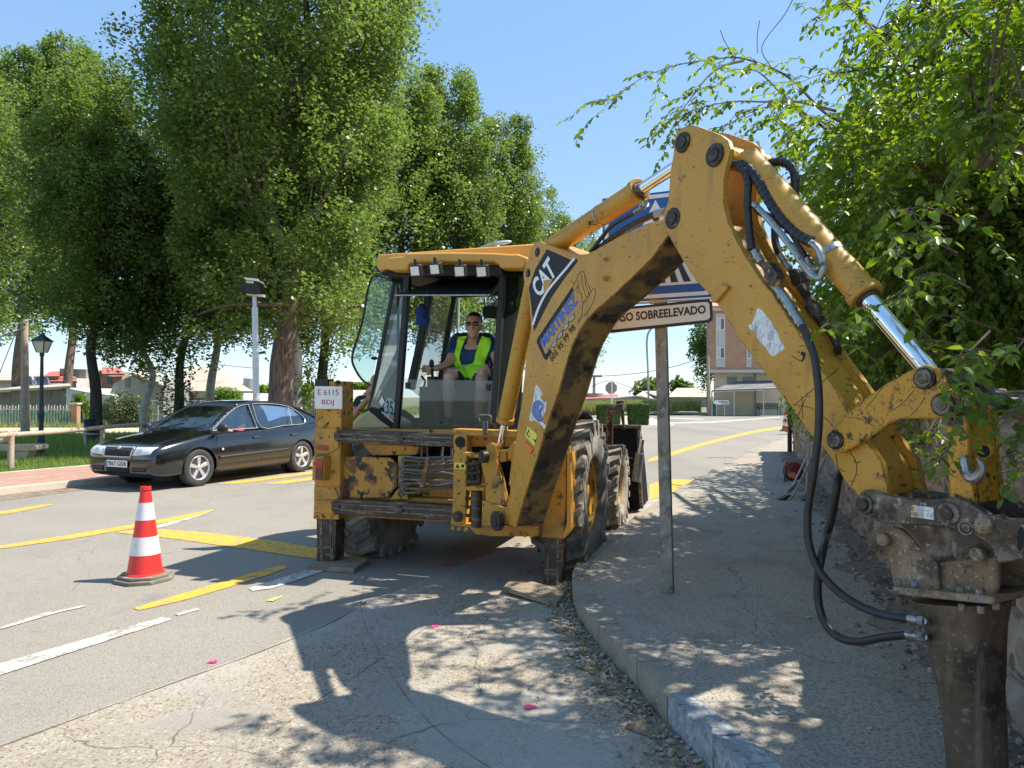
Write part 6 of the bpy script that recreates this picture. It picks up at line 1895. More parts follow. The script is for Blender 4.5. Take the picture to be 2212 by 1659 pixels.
# silver post with equipment box
b = at('D', 556, 905, 17.2); b.z = 0
SP_ = empty('equipment_mast', b)
tag(SP_, 'tall silver mast topped with a dark equipment box in front of the big poplar', 'mast')
M['mast'] = mat('silver_painted_mast', (.55, .58, .60), .4, .3, .06, 6)
MB().cyl(b, at('D', 550.5, 664, 17.2), .082, .072, n=20).build('pole', M['mast'], SP_)
MB().cyl(at('D', 550.5, 666, 17.2), at('D', 549.5, 636, 17.2), .05, n=16).build('pole_tip', M['mast'], SP_)
MB().prism([at('J', x, y, 17.1) for x, y in ((570, 390), (765, 412), (763, 434), (575, 410))], (0, .14, 0)).build('cross_arm', M['white'], SP_, .004)
bxo = MB().prism([at('J', x, y, 16.95) for x, y in ((532, 300), (575, 268), (705, 275), (708, 385), (660, 402), (540, 388))], (0, .4, 0)).build('equipment_box', M['black'], SP_, .02)
MB().prism([at('J', x, y, 16.9) for x, y in ((545, 226), (690, 240), (712, 268), (570, 250))], (0, .45, -.02)).build('cover', M['white'], bxo, .004)
MB().prism([at('J', x, y, 16.9) for x, y in ((575, 258), (650, 265), (650, 292), (572, 285))], (0, .05, 0)).build('panel', M['cream'], bxo)
MB().prism([at('J', x, y, 16.93) for x, y in ((500, 320), (540, 330), (545, 360), (505, 350))], (0, .2, 0)).build('hood', M['black'], bxo, .01)
# street lamp behind the cab
A_ = [at('A', x, y, 27) for x, y in ((985, 1300), (985, 700), (1010, 300), (1080, 180), (1145, 95), (1200, 62), (1260, 40), (1320, 32))]
SL = empty('street_lamp', Vector((A_[0].x, 27, 0)))
tag(SL, 'grey curved street lamp rising behind the cab roof', 'street lamp')
A_[0].z = 0
MB().tube(cr(A_, 5), .055, 10).build('pole', M['galv'], SL)
q = at('A', 1360, 26, 27)
MB().ell(q, (.40, .12, .085), 16, 10, (Vector((1, 0, .15)).normalized(), Vector((0, 1, 0)), Vector((-.15, 0, 1)).normalized())).build('lamp_head', M['mast'], SL)

# ---- right side
b = G('D', 1706, 976, PZ)
o = MB().tube([b, b + MZ * 3.0], .055, 14).build('drainpipe', M['black'], org=b); tag(o, 'dark vertical pipe at the far end of the stone wall', 'pipe')
# bottle, chainsaw-like tool, leaning tools
b = G('V', 800, 1140, PZ)
BT = empty('water_bottle', b)
tag(BT, 'clear plastic water bottle standing on the pavement by the wall', 'bottle')
MB().lathe(b, MZ, [(0, .035), (.01, .042), (.06, .042), (.07, .039), (.08, .042), (.2, .042), (.24, .03), (.27, .014), (.29, .014)], 20).build('bottle_body', M['glass_clear'], BT)
MB().lathe(b + MZ * .005, MZ, [(0, .036), (.08, .037), (.081, .001)], 20).build('water', glass('water', (.7, .8, .82), 1), BT)
MB().cyl(b + MZ * .285, b + MZ * .305, .017, n=14).build('cap', M['black'], BT)
b = G('V', 1010, 1130, PZ)
RT = empty('red_machine_drum', b)
tag(RT, 'round dark red tool housing lying against the wall behind the bottle', 'tool')
q = b + Vector((0, .12, .15))
MB().lathe(q, Vector((-.35, -1, .1)), [(-.12, .05), (-.10, .15), (.06, .16), (.09, .13), (.1, .05)], 28).build('housing', mat('dark_red_enamel', (.20, .012, .012), .35, 0, .2, 8, [('n', (.05, .03, .03), 10, .55, .65)]), RT, .004)
d_ = Vector((-.35, -1, .1)).normalized()
MB().cyl(q + d_ * .09 - MZ * .07, q + d_ * .13 - MZ * .07, .055, n=20).build('outlet', M['orange_lens'], RT, .004)
MB().tube([q + d_ * .12 + MZ * .05 + Vector((.035 * math.cos(a * .785), 0, .025 * math.sin(a * .785))) for a in range(9)], .009, 6).build('handle', M['red_lens'], RT)
def tool(name, label, cat, shaft, head_pts, Ys, r, mh, hth, ms='log', hname='head'):
    P = [at('V', x, y, Y) for (x, y), Y in zip(shaft, Ys)]
    base = Vector((P[0].x, P[0].y, PZ))
    e = empty(name, base)
    tag(e, label, cat)
    MB().tube(P, r, 10).build('handle', M[ms], e)
    MB().prism([at('V', x, y, Ys[0]) for x, y in head_pts], hth).build(hname, M[mh], e, .004)
    return e
M['broom_yel'] = mat('yellowed_broom_block', (.6, .52, .25), .7)
Yt = G('V', 900, 1540, PZ).y
tool('broom', 'long broom with yellowish block leaning against the wall beneath the boom', 'broom', [(930, 1500), (1260, 850), (1500, 250)], [(775, 1610), (900, 1480), (980, 1500), (990, 1560), (850, 1659), (790, 1659)], (Yt, Yt + .45, Yt + .9), .016, 'broom_yel', (0, .06, 0))
tool('shovel', 'grey metal shovel leaning against the wall beside the broom', 'shovel', [(880, 1360), (1270, 560)], [(810, 1390), (880, 1290), (1090, 1100), (1130, 1130), (960, 1330), (860, 1420)], (Yt + .35, Yt + 1.1), .014, 'steel', (0, .03, 0), 'galv', 'blade')
tool('rake', 'wooden handled rake leaning nearest the black hoses', 'rake', [(1262, 1500), (1270, 1100), (1320, 150)], [(1200, 1490), (1420, 1480), (1420, 1530), (1200, 1545)], (Yt + .15, Yt + .5, Yt + 1.0), .017, 'black', (0, .05, 0))
tool('mattock', 'mattock with reddish wooden handle leaning close to the wall foot', 'mattock', [(1200, 1659), (1700, 560)], [(1100, 1600), (1260, 1520), (1300, 1560), (1180, 1659)], (Yt - .2, Yt + .6), .018, 'black', (0, .05, 0))
mb_ = MB().prism([at('V', x, y, Yt - .15) for x, y in ((580, 1640), (640, 1560), (880, 1440), (920, 1470), (760, 1600), (620, 1680))], (0, .1, 0)).build('push_broom', M['black'], org=at('V', 700, 1640, Yt - .15), bev=.01)
tag(mb_, 'dark broom head lying on the pavement by the tools', 'broom head')

# ---- distant right: apartment block
M['cream_wall'] = mat('cream_render', (.62, .52, .36), .9, 0, .06, .4, [('n', (.5, .42, .3), .8, .55, .75, {'a': .5})])
M['brickwall'] = mat('orange_brick_facade', (.46, .25, .15), .9, 0, .12, 3, [('n', (.5, .33, .22), 1.2, .5, .7)])
M['brick_lines'] = mat('mortar_lines', (.5, .32, .24), .9)
M['pale_stone'] = mat('pale_concrete_trim', (.56, .51, .45), .9, 0, .08, 1, [('n', (.35, .31, .27), 2, .58, .7, {'a': .6})])
M['win_dark'] = mat('dark_window_pane', (.10, .12, .13), .15)
M['win_pale'] = mat('curtained_window_pane', (.55, .55, .54), .3)
M['shutter'] = mat('grey_roller_shutter', (.24, .23, .22), .7)
AP = empty('apartment_building', at('I', 1330, 1030, 60))
tag(AP, 'three-storey brick apartment block with cream ground floor seen under the stick', 'building')
YA = 60.0
def rect(c, x0, y0_, x1, y1_, Y): return [at(c, x, y, Y) for x, y in ((x0, y0_), (x1, y0_), (x1, y1_), (x0, y1_))]
lowp = rect('I', 1328, 650, 2600, 1034, YA)
MB().prism(lowp, (4.2, 11, 0)).build('ground_floor_wall', M['cream_wall'], AP, ang=0)
up_ = rect('I', 1268, 120, 2600, 642, YA - .6)
uw = MB().prism(up_, (4.4, 12, 0)).build('upper_wall', M['brickwall'], AP, ang=0)
mb = MB()
z = up_[2].z + .1
while z < up_[0].z:
    mb.box(Vector(((up_[0].x + up_[1].x) / 2, YA - .602, z)), Vector(((up_[1].x - up_[0].x) / 2, 0, 0)), Vector((0, .003, 0)), Vector((0, 0, .008)))
    z += .12
mb.build('mortar_courses', M['brick_lines'], uw, ang=0)
MB().prism(rect('I', 1262, 636, 2600, 662, YA - .8), (4.4, 12, 0)).build('cornice', M['pale_stone'], AP)
MB().prism(rect('I', 1250, 98, 2620, 124, YA - 1.1), (4.6, 13, 0)).build('eave', M['pale_stone'], AP)
MB().prism([at('I', 1245, 98, YA - 1.2), at('I', 2630, 98, YA - 1.2), at('I', 2630, 40, YA + 6), at('I', 1300, 40, YA + 6)], (0, 0, .12)).build('roof', M['brickwall'], AP)
for (x0, x1) in ((1345, 1428), (1610, 1655), (1860, 1940), (2120, 2200)):
    MB().prism(rect('I', x0, 150, x1, 615, YA - .66), (0, .05, 0)).build('facade_band', M['pale_stone'], AP, ang=0)
    for (y0_, y1_, mt) in ((190, 292, 'win_pale'), (442, 540, 'win_pale')):
        w_ = MB().prism(rect('I', x0 + 8, y0_, x1 - 4, y1_, YA - .70), (0, .04, 0)).build('window', M['white'], AP, ang=0)
        xm_ = (x0 + x1) / 2 + 2
        for xa, xb in ((x0 + 15, xm_ - 3), (xm_ + 3, x1 - 10)):
            MB().prism(rect('I', xa, y0_ + 7, xb, y1_ - 7, YA - .72), (0, .02, 0)).build('pane', M['win_pale'] if xa < xm_ - 10 and x0 < 1500 else M['win_dark'], w_, ang=0)
for x0, x1 in ((1440, 1535), (1575, 1675)):
    w_ = MB().prism(rect('I', x0, 690, x1, 822, YA - .06), (0, .06, 0)).build('window', M['pale_stone'], AP, ang=0)
    MB().prism(rect('I', x0 + 6, 698, x1 - 4, 816, YA - .09), (0, .03, 0)).build('shutter', M['shutter'], w_, ang=0)
MB().tube([at('I', 1690, 650, YA - .15), at('I', 1690, 1030, YA - .15)], .06, 8).build('downpipe', M['shutter'], AP)
MB().tube([at('I', 1275, 520, YA - .85), at('I', 1275, 110, YA - .85)], .08, 8).build('downpipe', M['shutter'], AP)
AW = empty('awning', at('I', 1500, 1030, 57))
tag(AW, 'sloping dark canopy on thin posts in front of the cream ground floor', 'canopy')
M['canopy'] = mat('dark_slatted_canopy', (.11, .11, .115), .7, 0, .2, 2, [('n', (.32, .31, .3), 2.5, .5, .6, {'st': (.25, 3, 1)})])
fq = [at('I', 1312, 824, 56.0), at('I', 1905, 806, 56.0), at('I', 1850, 738, 59.9), at('I', 1510, 748, 59.9)]
MB().prism(fq, (0, 0, .09)).build('canopy', M['canopy'], AW, ang=0)
MB().prism([at('I', 1312, 824, 55.98), at('I', 1905, 806, 55.98), at('I', 1905, 812, 55.98), at('I', 1312, 830, 55.98)], (0, .05, 0)).build('edge', M['pale_stone'], AW, ang=0)
for x in (1312, 1503, 1757):
    MB().tube([at('I', x, 822, 56.1), Vector((at('I', x, 822, 56.1).x, 56.1, 0))], .05, 8).build('post', M['galv'], AW)
# park bench
IB = empty('iron_bench', Vector((at('I', 1800, 1025, 57.5).x, 57.5, 0)))
tag(IB, 'dark slatted iron bench against the cream wall under the canopy', 'bench')
bx0, bx1 = at('I', 1712, 1000, 57.5).x, at('I', 1892, 1000, 57.5).x
for k in range(4): MB().bx(bx0, bx1, 57.2 + k * .12, 57.29 + k * .12, .45, .48).build('seat_slat', M['iron'], IB)
for k in range(4): MB().bx(bx0, bx1, 57.72 + k * .02, 57.75 + k * .02, .55 + k * .12, .64 + k * .12).build('back_slat', M['iron'], IB)
for x in (bx0, bx1):
    MB().tube(cr([Vector((x, 57.1, 0)), Vector((x, 57.15, .4)), Vector((x, 57.2, .66)), Vector((x, 57.7, .66))], 4), .03, 8).tube([Vector((x, 57.75, 0)), Vector((x, 57.72, .45)), Vector((x, 57.82, 1.02))], .03, 8).build('bench_end', M['iron'], IB)
# direction sign
DS = empty('direction_sign', Vector((at('I', 1385, 1000, 56).x, 56, 0)))
tag(DS, 'small white arrow-shaped direction sign on two posts in front of the cream building', 'road sign')
ds = MB().prism([at('I', x, y, 56) for x, y in ((1312, 918), (1342, 896), (1462, 898), (1462, 942), (1345, 942))], (0, .04, 0)).build('arrow_panel', M['sign_black'], DS, ang=0)
MB().prism([at('I', x, y, 55.98) for x, y in ((1318, 918), (1344, 900), (1459, 901), (1459, 939), (1347, 938))], (0, .02, 0)).build('panel_face', M['decal_white'], ds, ang=0)
q = [at('I', x, y, 55.96) for x, y in ((1371, 922), (1454, 923), (1371, 907), (1454, 908))]
text_on('lettering', 'CORUELA', *q, Vector((0, 0, 0)), M['decal_black'], ds, .02)
q = [at('I', x, y, 55.96) for x, y in ((1395, 936), (1454, 936), (1395, 926), (1454, 926))]
text_on('lettering', 'DEL DUQUE', *q, Vector((0, 0, 0)), M['decal_black'], ds, .02)
for x in (1352, 1421):
    MB().tube([at('I', x, 942, 56.05), Vector((at('I', x, 942, 56.05).x, 56.05, 0))], .04, 8).build('post', M['galv'], DS)
b = Vector((at('I', 1290, 1000, 57).x, 57, 0))
o = MB().tube([b, at('I', 1279, 520, 57)], [.14, .10], 10).build('utility_pole', M['log'], org=b); tag(o, 'dark wooden pole at the left corner of the apartment block', 'pole')
b = Vector((at('I', 1318, 1000, 57.5).x, 57.5, 0))
M['green'] = mat('green_painted_metal', (.03, .22, .11), .5, 0, .1, 3)
o = MB().bx(b.x - .3, b.x + .3, 57.3, 57.9, 0, at('I', 1318, 930, 57.5).z).build('green_cabinet', M['green'], org=b, bev=.03); tag(o, 'green metal cabinet at the foot of the corner pole', 'cabinet')
# tall curved lamp
A_ = [at('I', x, y, 62) for x, y in ((765, 960), (762, 700), (752, 480), (750, 400), (757, 340), (775, 300), (810, 270), (880, 250))]
A_[0].z = 0
o = empty('street_lamp', A_[0]); tag(o, 'tall thin curved street lamp seen left of the sign post under the boom', 'street lamp')
MB().tube(cr(A_, 5), .085, 8).build('pole', M['galv'], o)
MB().ell(A_[-1], (.5, .15, .1), 12, 8).build('lamp_head', M['mast'], o)
# stop sign seen from behind
b = Vector((at('I', 447, 930, 46).x, 46, 0))
o = empty('stop_sign', b); tag(o, 'grey back of an octagonal stop sign beyond the hedge blocks', 'road sign')
MB().tube([b, at('I', 446, 742, 46)], .045, 8).build('post', M['mast'], o)
MB().prism([at('I', 443 + 54 * math.cos(R(22.5 + 45 * k)), 795 + 54 * math.sin(R(22.5 + 45 * k)), 46.06) for k in range(8)], (0, .03, 0)).build('panel', M['shutter'], o, ang=0)

# ---- simple distant buildings
M['tile'] = mat('old_beige_roof_tiles', (.46, .38, .30), .9, 0, .12, .8, [('n', (.30, .24, .19), 1.2, .52, .66), ('n', (.55, .47, .38), 3, .55, .7, {'a': .6})], .4, 6)
M['red_roof'] = mat('red_metal_roof', (.44, .13, .09), .7, 0, .1, .5)
M['grey_wall'] = mat('grey_weathered_render', (.27, .26, .24), .9, 0, .12, .5, [('n', (.15, .14, .13), 1.0, .54, .68, {'a': .7})])
M['boards'] = mat('weathered_grey_boards', (.24, .23, .22), .9, 0, .15, 1, [('n', (.12, .11, .1), 3, .5, .62, {'st': (6, 1, .3)})])
M['white_wall'] = mat('dirty_white_render', (.60, .58, .54), .9, 0, .08, .7, [('n', (.4, .37, .33), 1.4, .55, .7, {'a': .6})])
def bld(name, label, c, wall, Y, dep, mw, roof=None, mr='tile', Yr=None, windows=(), cat='building'):
    base = at(c, *wall[0], Y)
    e = empty(name, Vector((base.x, Y, 0)))
    tag(e, label, cat)
    P = [at(c, x, y, Y) for x, y in wall]
    zmin = min(p.z for p in P)
    for p in P:
        if p.z <= zmin + .35: p.z = -.05
    MB().prism(P, (0, dep, 0)).build('wall', M[mw], e, ang=0)
    for r_ in (roof or []):
        n_ = len(r_)
        MB().prism([at(c, x, y, Y + dy) for x, y, dy in r_], (0, 0, .12)).build('roof', M[mr], e, ang=0)
    for x0, y0_, x1, y1_ in windows:
        w_ = MB().prism(rect(c, x0, y0_, x1, y1_, Y - .05), (0, .05, 0)).build('window', M['win_dark'], e, ang=0)
    return e
bld('warehouse', 'long low grey shed with beige tiled roof left of the apartment block', 'I', [(930, 876), (1320, 876), (1320, 935), (930, 935)], 110, 14, 'grey_wall', [[(925, 878, -.5), (1325, 878, -.5), (1300, 800, 12), (1010, 800, 12)]], windows=[(1190, 900, 1222, 925)])
bld('warehouse', 'grey gabled shed beyond the hedge blocks left of the sign post', 'I', [(470, 882), (620, 868), (700, 860), (830, 895), (830, 936), (470, 936)], 105, 12, 'grey_wall', [[(655, 868, -.5), (835, 900, -.5), (835, 850, 12), (720, 826, 12)], [(830, 868, -.4), (925, 868, -.4), (925, 826, 12), (720, 826, 12)]], windows=[(575, 900, 600, 930), (775, 905, 797, 930)])
bld('factory', 'distant long red-roofed white building behind the stop sign', 'I', [(205, 892), (508, 880), (508, 926), (205, 926)], 170, 14, 'white_wall', [[(205, 893, -1), (508, 881, -1), (500, 852, 10), (215, 858, 10)]], 'red_roof')
b = at('I', 295, 840, 175)
o = MB().tube([Vector((b.x, 175, 0)), b], 2.3, 16).tube([b, b + MZ * 4], [.4, .3], 8).box(b + MZ * 4.2, Vector((1.9, 0, 0)), Vector((0, .3, 0)), Vector((0, 0, .25))).build('water_tower', M['shutter'], org=Vector((b.x, 175, 0)))
tag(o, 'tiny far water tower above the red-roofed building', 'tower')
# left side houses
bld('shed', 'low shed of grey vertical boards behind the fence at the far left', 'H', [(-300, 712), (568, 664), (568, 830), (-300, 840)], 42, 6, 'boards', [[(-300, 708, -.6), (612, 655, -.6), (600, 628, 5), (-300, 658, 5)]], 'tile')
bld('outbuilding', 'small white lean-to behind the big left tree trunk', 'H', [(572, 655), (740, 690), (990, 722), (990, 850), (572, 850)], 41.5, 5, 'white_wall', windows=[(620, 710, 700, 745)])
bld('house', 'grey gabled house with red tile edging behind the forked tree', 'H', [(940, 720), (985, 620), (1140, 545), (1415, 655), (1415, 965), (940, 965)], 43, 10, 'grey_wall', [[(1135, 538, -.4), (1425, 655, -.4), (1560, 640, 9), (1240, 485, 9)]], 'tile', windows=[(1080, 575, 1118, 652)])
bld('farmhouse', 'wide cream house with beige tiled roof behind the white iron fence', 'H', [(1418, 690), (2085, 700), (2085, 900), (1418, 900)], 47, 9, 'white_wall', [[(1420, 695, -.6), (2190, 700, -.6), (1830, 488, 7), (1690, 482, 7)]], 'tile', windows=[(1600, 745, 1640, 860), (1690, 745, 1770, 850)])
bld('house', 'pink house with barred window peeping out right of the big left trunk', 'H', [(880, 560), (1050, 555), (1050, 640), (880, 690)], 50, 6, 'brickwall', [[(880, 548, -.4), (1075, 548, -.4), (1040, 500, 5), (880, 488, 5)]], 'red_roof', windows=[(925, 545 + 10, 965, 620)])
bld('house', 'flat-topped house with ochre frame terrace left of the big trunk', 'H', [(515, 488), (742, 495), (742, 640), (515, 640)], 52, 6, 'grey_wall', None, windows=[(620, 500, 680, 560)])
bld('house', 'house with red roof parts and white wall beyond the solar panels', 'H', [(370, 572), (660, 572), (660, 640), (370, 640)], 50, 6, 'white_wall', [[(368, 570, -.5), (515, 568, -.5), (515, 525, 4), (430, 528, 4)], [(410, 612, -1), (665, 612, -1), (655, 570, 2), (412, 568, 2)]], 'red_roof')
bld('house', 'beige tiled house at the left edge behind the board shed', 'H', [(-300, 600), (360, 600), (360, 660), (-300, 660)], 54, 8, 'cream_wall', [[(-300, 606, -.5), (360, 600, -.5), (340, 545, 6), (-300, 540, 6)]], 'tile')
M['solar'] = mat('dark_solar_glass', (.03, .035, .06), .15)
for k, (x0, x1, lb) in enumerate(((155, 290, 'left one of two tilted solar panels on the shed roof'), (290, 430, 'right one of two tilted solar panels on the shed roof'))):
    b = at('H', x0, 640, 44)
    e = empty('solar_panel', b); tag(e, lb, 'solar panel', 'solar panels on the shed roof')
    P = [at('H', x0 + 25, 635, 44), at('H', x1, 635, 44), at('H', x1 - 22, 562, 45), at('H', x0 + 5, 562, 45)]
    MB().prism(P, (0, .05, -.05)).build('panel', M['solar'], e, ang=0)
    mb = MB()
    for a_, c_ in ((0, 1), (1, 2), (2, 3), (3, 0)): mb.tube([P[a_], P[c_]], .05, 5)
    mb.build('frame', M['galv'], e)
bld('farm_shed', 'low white farm building with tiled roof behind the cab window', 'J', [(1602, 1535), (1960, 1540), (1960, 1700), (1602, 1700)], 62, 8, 'white_wall', [[(1598, 1538, -.5), (1965, 1542, -.5), (1940, 1440, 7), (1612, 1436, 7)]], 'tile', windows=[(1620, 1565, 1642, 1582)])
bld('farm_shed', 'grey board shed just left of the licence plate', 'J', [(1172, 1500), (1240, 1468), (1302, 1450), (1302, 1640), (1172, 1640)], 60, 8, 'boards')
b = at('J', 605, 1460, 85)
o = empty('silo', Vector((b.x, 85, 0))); tag(o, 'round grey metal silo with conical top behind the silver mast', 'silo')
tz = at('J', 605, 1305, 85).z; rr_ = (at('J', 665, 1400, 85).x - at('J', 548, 1400, 85).x) / 2
MB().lathe((b.x, 85, 0), MZ, [(0, rr_), (tz, rr_)], 24).build('tank', M['galv'], o)
MB().lathe((b.x, 85, tz), MZ, [(0, rr_ * 1.03), (at('J', 605, 1270, 85).z - tz, .2)], 24).build('cone_roof', M['mast'], o)
# fences on the left
M['fence_cream'] = mat('cream_fence_paint', (.55, .52, .42), .6)
M['mesh_green'] = mat('faded_green_netting', (.10, .33, .25), .8, 0, .2, 3, [('n', (.25, .5, .42), 4, .5, .62, {'a': .8})], .4, 10)
FY = 34.5
e = empty('railing_fence', at('H', -200, 1000, FY)); root = e; e.location.z = 0
tag(e, 'cream railing fence hung with green netting at the far left', 'fence')
xa, xb = at('H', -260, 900, FY).x, at('H', 632, 900, FY).x
zt_ = at('H', 300, 812, FY).z; zb_ = at('H', 300, 985, FY).z
mb = MB()
x = xa
while x < xb:
    mb.bx(x, x + .035, FY, FY + .035, zb_, zt_ + (.05 if int(x * 7) % 2 else 0)); x += .145
bars = mb.build('bars', M['fence_cream'], e)
MB().bx(xa, xb, FY - .01, FY + .05, zt_ - .2, zt_ - .15).bx(xa, xb, FY - .01, FY + .05, zb_ + .12, zb_ + .17).build('rails', M['fence_cream'], e)
nv = 60; V = []; Fq = []
for i in range(nv + 1):
    for j in range(7):
        t = i / nv
        zt2 = zt_ - .18 - .12 * abs(math.sin(t * 22)) - .05 * math.sin(t * 60)
        V.append((xa + (xb - xa) * t, FY + .10 + .03 * math.sin(i * 1.9 + j), zb_ + .1 + (zt2 - zb_ - .1) * j / 6))
for i in range(nv):
    for j in range(6): Fq.append((i * 7 + j, (i + 1) * 7 + j, (i + 1) * 7 + j + 1, i * 7 + j + 1))
MB().add(V, Fq).build('netting', M['mesh_green'], e)
MB().bx(xa, xb, FY - .05, FY + .15, -.05, zb_ + .03).build('plinth', M['pale_stone'], e)
q = at('H', 648, 900, FY)
MB().bx(q.x - .15, q.x + .15, FY - .1, FY + .2, 0, at('H', 648, 800, FY).z).build('pier', M['brickwall'], e, .01)
MB().bx(q.x - .2, q.x + .2, FY - .15, FY + .25, at('H', 648, 800, FY).z, at('H', 648, 785, FY).z).build('pier_cap', M['pale_stone'], e, .01)
P = rect('H', 672, 815, 968, 1000, 37)
P[2].z = P[3].z = 0
e = empty('metal_gate', Vector((P[3].x, 37, 0))); tag(e, 'solid green sheet metal gate behind the big left trunk', 'gate')
MB().prism(P, (0, .06, 0)).build('leaf_panel', M['green'], e, ang=0)
MB().bx(P[0].x, P[1].x, 36.97, 37.1, P[0].z, P[0].z + .08).bx(P[0].x, P[1].x, 36.97, 37.1, P[0].z * .5, P[0].z * .5 + .05).build('gate_rail', M['green'], e)
# white ornamental iron fence
FY2 = 40
xa, xb = at('H', 1180, 900, FY2).x, at('G', 1500, 300, FY2).x
zt_ = at('H', 1500, 762, FY2).z
e = empty('iron_fence', Vector((xa, FY2, 0))); tag(e, 'white ornamental iron fence with arched top in front of the houses', 'fence')
MB().bx(xa, xb, FY2, FY2 + .04, zt_ - .04, zt_).bx(xa, xb, FY2, FY2 + .04, .5, .54).build('rails', M['white'], e)
mb = MB(); x = xa; k = 0
while x < xb:
    mb.tube([(x, FY2 + .02, 0), (x, FY2 + .02, zt_)], .016 if k % 4 else .03, 5)
    if k % 4 == 0:
        mb.tube([(x + .3 - .3 * math.cos(a * math.pi / 8), FY2 + .02, zt_ - .42 + .38 * math.sin(a * math.pi / 8)) for a in range(9)], .014, 5)
        mb.tube([(x + .9 - .3 * math.cos(a * math.pi / 8), FY2 + .02, zt_ - .42 + .38 * math.sin(a * math.pi / 8)) for a in range(9)], .014, 5)
    x += .3; k += 1
mb.build('bars', M['white'], e)
# wires
M['wire'] = mat('grey_cable', (.16, .17, .18), .7)
def wire(label, c, pts, Y0, Y1, r=.02):
    n_ = len(pts)
    P = [at(c, x, y, Y0 + (Y1 - Y0) * i / (n_ - 1)) for i, (x, y) in enumerate(pts)]
    o = MB().tube(cr(P, 6), r, 5).build('overhead_cable', M['wire'], org=P[0])
    tag(o, label, 'cable')
wire('cable sagging across the sky between the boom and the apartment block', 'I', [(260, 693), (480, 686), (760, 655), (1000, 605), (1280, 520)], 66, 57, .03)
wire('cable slanting in at the left picture edge above the lantern', 'H', [(-100, 250), (0, 216), (215, 140)], 27, 27.4, .03)
wire('stay cable running down steeply at the left edge of the picture', 'H', [(-60, 680), (0, 520), (140, 165)], 27, 27.4, .018)
wire('far cable above the red-roofed building', 'I', [(260, 790), (420, 735), (640, 800), (800, 850)], 120, 120, .05)
wire('cable crossing the gap between the silver mast and the big trunk', 'J', [(220, 1150), (440, 1172), (655, 1192)], 60, 60, .03)
# ================================================================ VEGETATION
NR = np.random.default_rng(11)
M['bark'] = mat('rough_poplar_bark', (.17, .125, .10), .95, 0, .2, 3, [('n', (.07, .05, .04), 7, .48, .60, {'st': (3, 3, .35)}), ('n', (.30, .25, .21), 12, .58, .7, {'st': (3, 3, .5), 'a': .7})], 1.0, 22)
M['bark_dark'] = mat('dark_bark', (.06, .045, .035), .95, 0, .25, 4, [('n', (.02, .016, .013), 8, .5, .6, {'st': (3, 3, .4)})], 1.0, 22)
M['bark_pale'] = mat('pale_smooth_bark', (.48, .46, .42), .8, 0, .1, 4, [('n', (.14, .13, .11), 7, .58, .64, {'st': (1, 1, 4)}), ('n', (.30, .30, .24), 3, .5, .65)], .4, 30)
M['twig'] = mat('brown_twig_bark', (.15, .10, .07), .85, 0, .2, 8)
M['leaf_poplar'] = leafmat('poplar_leaves', (.075, .130, .032), (.160, .225, .060), .42, .32)
M['leaf_dark'] = leafmat('dark_maple_leaves', (.066, .118, .028), (.13, .19, .045), .42, .45)
M['leaf_light'] = leafmat('light_green_leaves', (.085, .16, .025), (.15, .24, .04), .42, .4)
M['leaf_elm'] = leafmat('elm_leaves', (.08, .15, .02), (.21, .31, .048), .45, .38)
M['leaf_hedge'] = leafmat('hedge_leaves', (.03, .075, .01), (.07, .14, .02), .25, .5)
M['leaf_shrub'] = leafmat('grey_green_shrub_leaves', (.06, .09, .035), (.13, .17, .08), .3, .5)
M['grass_blade'] = leafmat('grass_blades', (.10, .17, .025), (.24, .31, .07), .3, .6)
M['grass_tall'] = leafmat('tall_pale_grass', (.16, .20, .05), (.34, .34, .13), .3, .7)

def unit(n):
    v = NR.normal(size=(n, 3))
    return v / np.linalg.norm(v, axis=1, keepdims=True)
def leaf_quads(Cn, size, up=.5, asp=.8):
    """one small folded diamond per centre; faces as quads"""
    n = len(Cn)
    nrm = unit(n); nrm[:, 2] = np.abs(nrm[:, 2]) + up
    nrm /= np.linalg.norm(nrm, axis=1, keepdims=True)
    a = np.cross(nrm, unit(n)); a /= np.linalg.norm(a, axis=1, keepdims=True)
    b = np.cross(nrm, a)
    s = (size * NR.uniform(.6, 1.25, n))[:, None]
    V = np.stack([Cn - a * s * .5, Cn + b * s * .5 * asp + nrm * s * .08, Cn + a * s * .55, Cn - b * s * .5 * asp + nrm * s * .08], 1).reshape(-1, 3)
    return V, np.arange(n * 4).reshape(-1, 4)
def leaf_fold(base, d, nrm, L, Wd):
    """pointed leaf folded on its midrib: 6 vertices, two quads"""
    n = len(base)
    s = np.cross(d, nrm); s /= np.linalg.norm(s, axis=1, keepdims=True) + 1e-9
    nn = np.cross(s, d)
    L = L[:, None]; W2 = Wd[:, None] * .5
    droop = -nn * L * .12
    t = base + d * L + droop
    l1 = base + d * L * .28 + s * W2 + nn * W2 * .35; l2 = base + d * L * .68 + s * W2 * .85 + nn * W2 * .2 + droop * .4
    r1 = base + d * L * .28 - s * W2 + nn * W2 * .35; r2 = base + d * L * .68 - s * W2 * .85 + nn * W2 * .2 + droop * .4
    V = np.stack([base, l1, l2, t, r2, r1], 1).reshape(-1, 3)
    i = np.arange(n)[:, None] * 6
    F1 = i + np.array([[0, 1, 2, 3]]); F2 = i + np.array([[3, 4, 5, 0]])
    return V, np.concatenate([F1, F2])
def tubes_np(paths, n=5):
    mb = MB()
    for P, r in paths: mb.tube(P, r, n)
    return mb

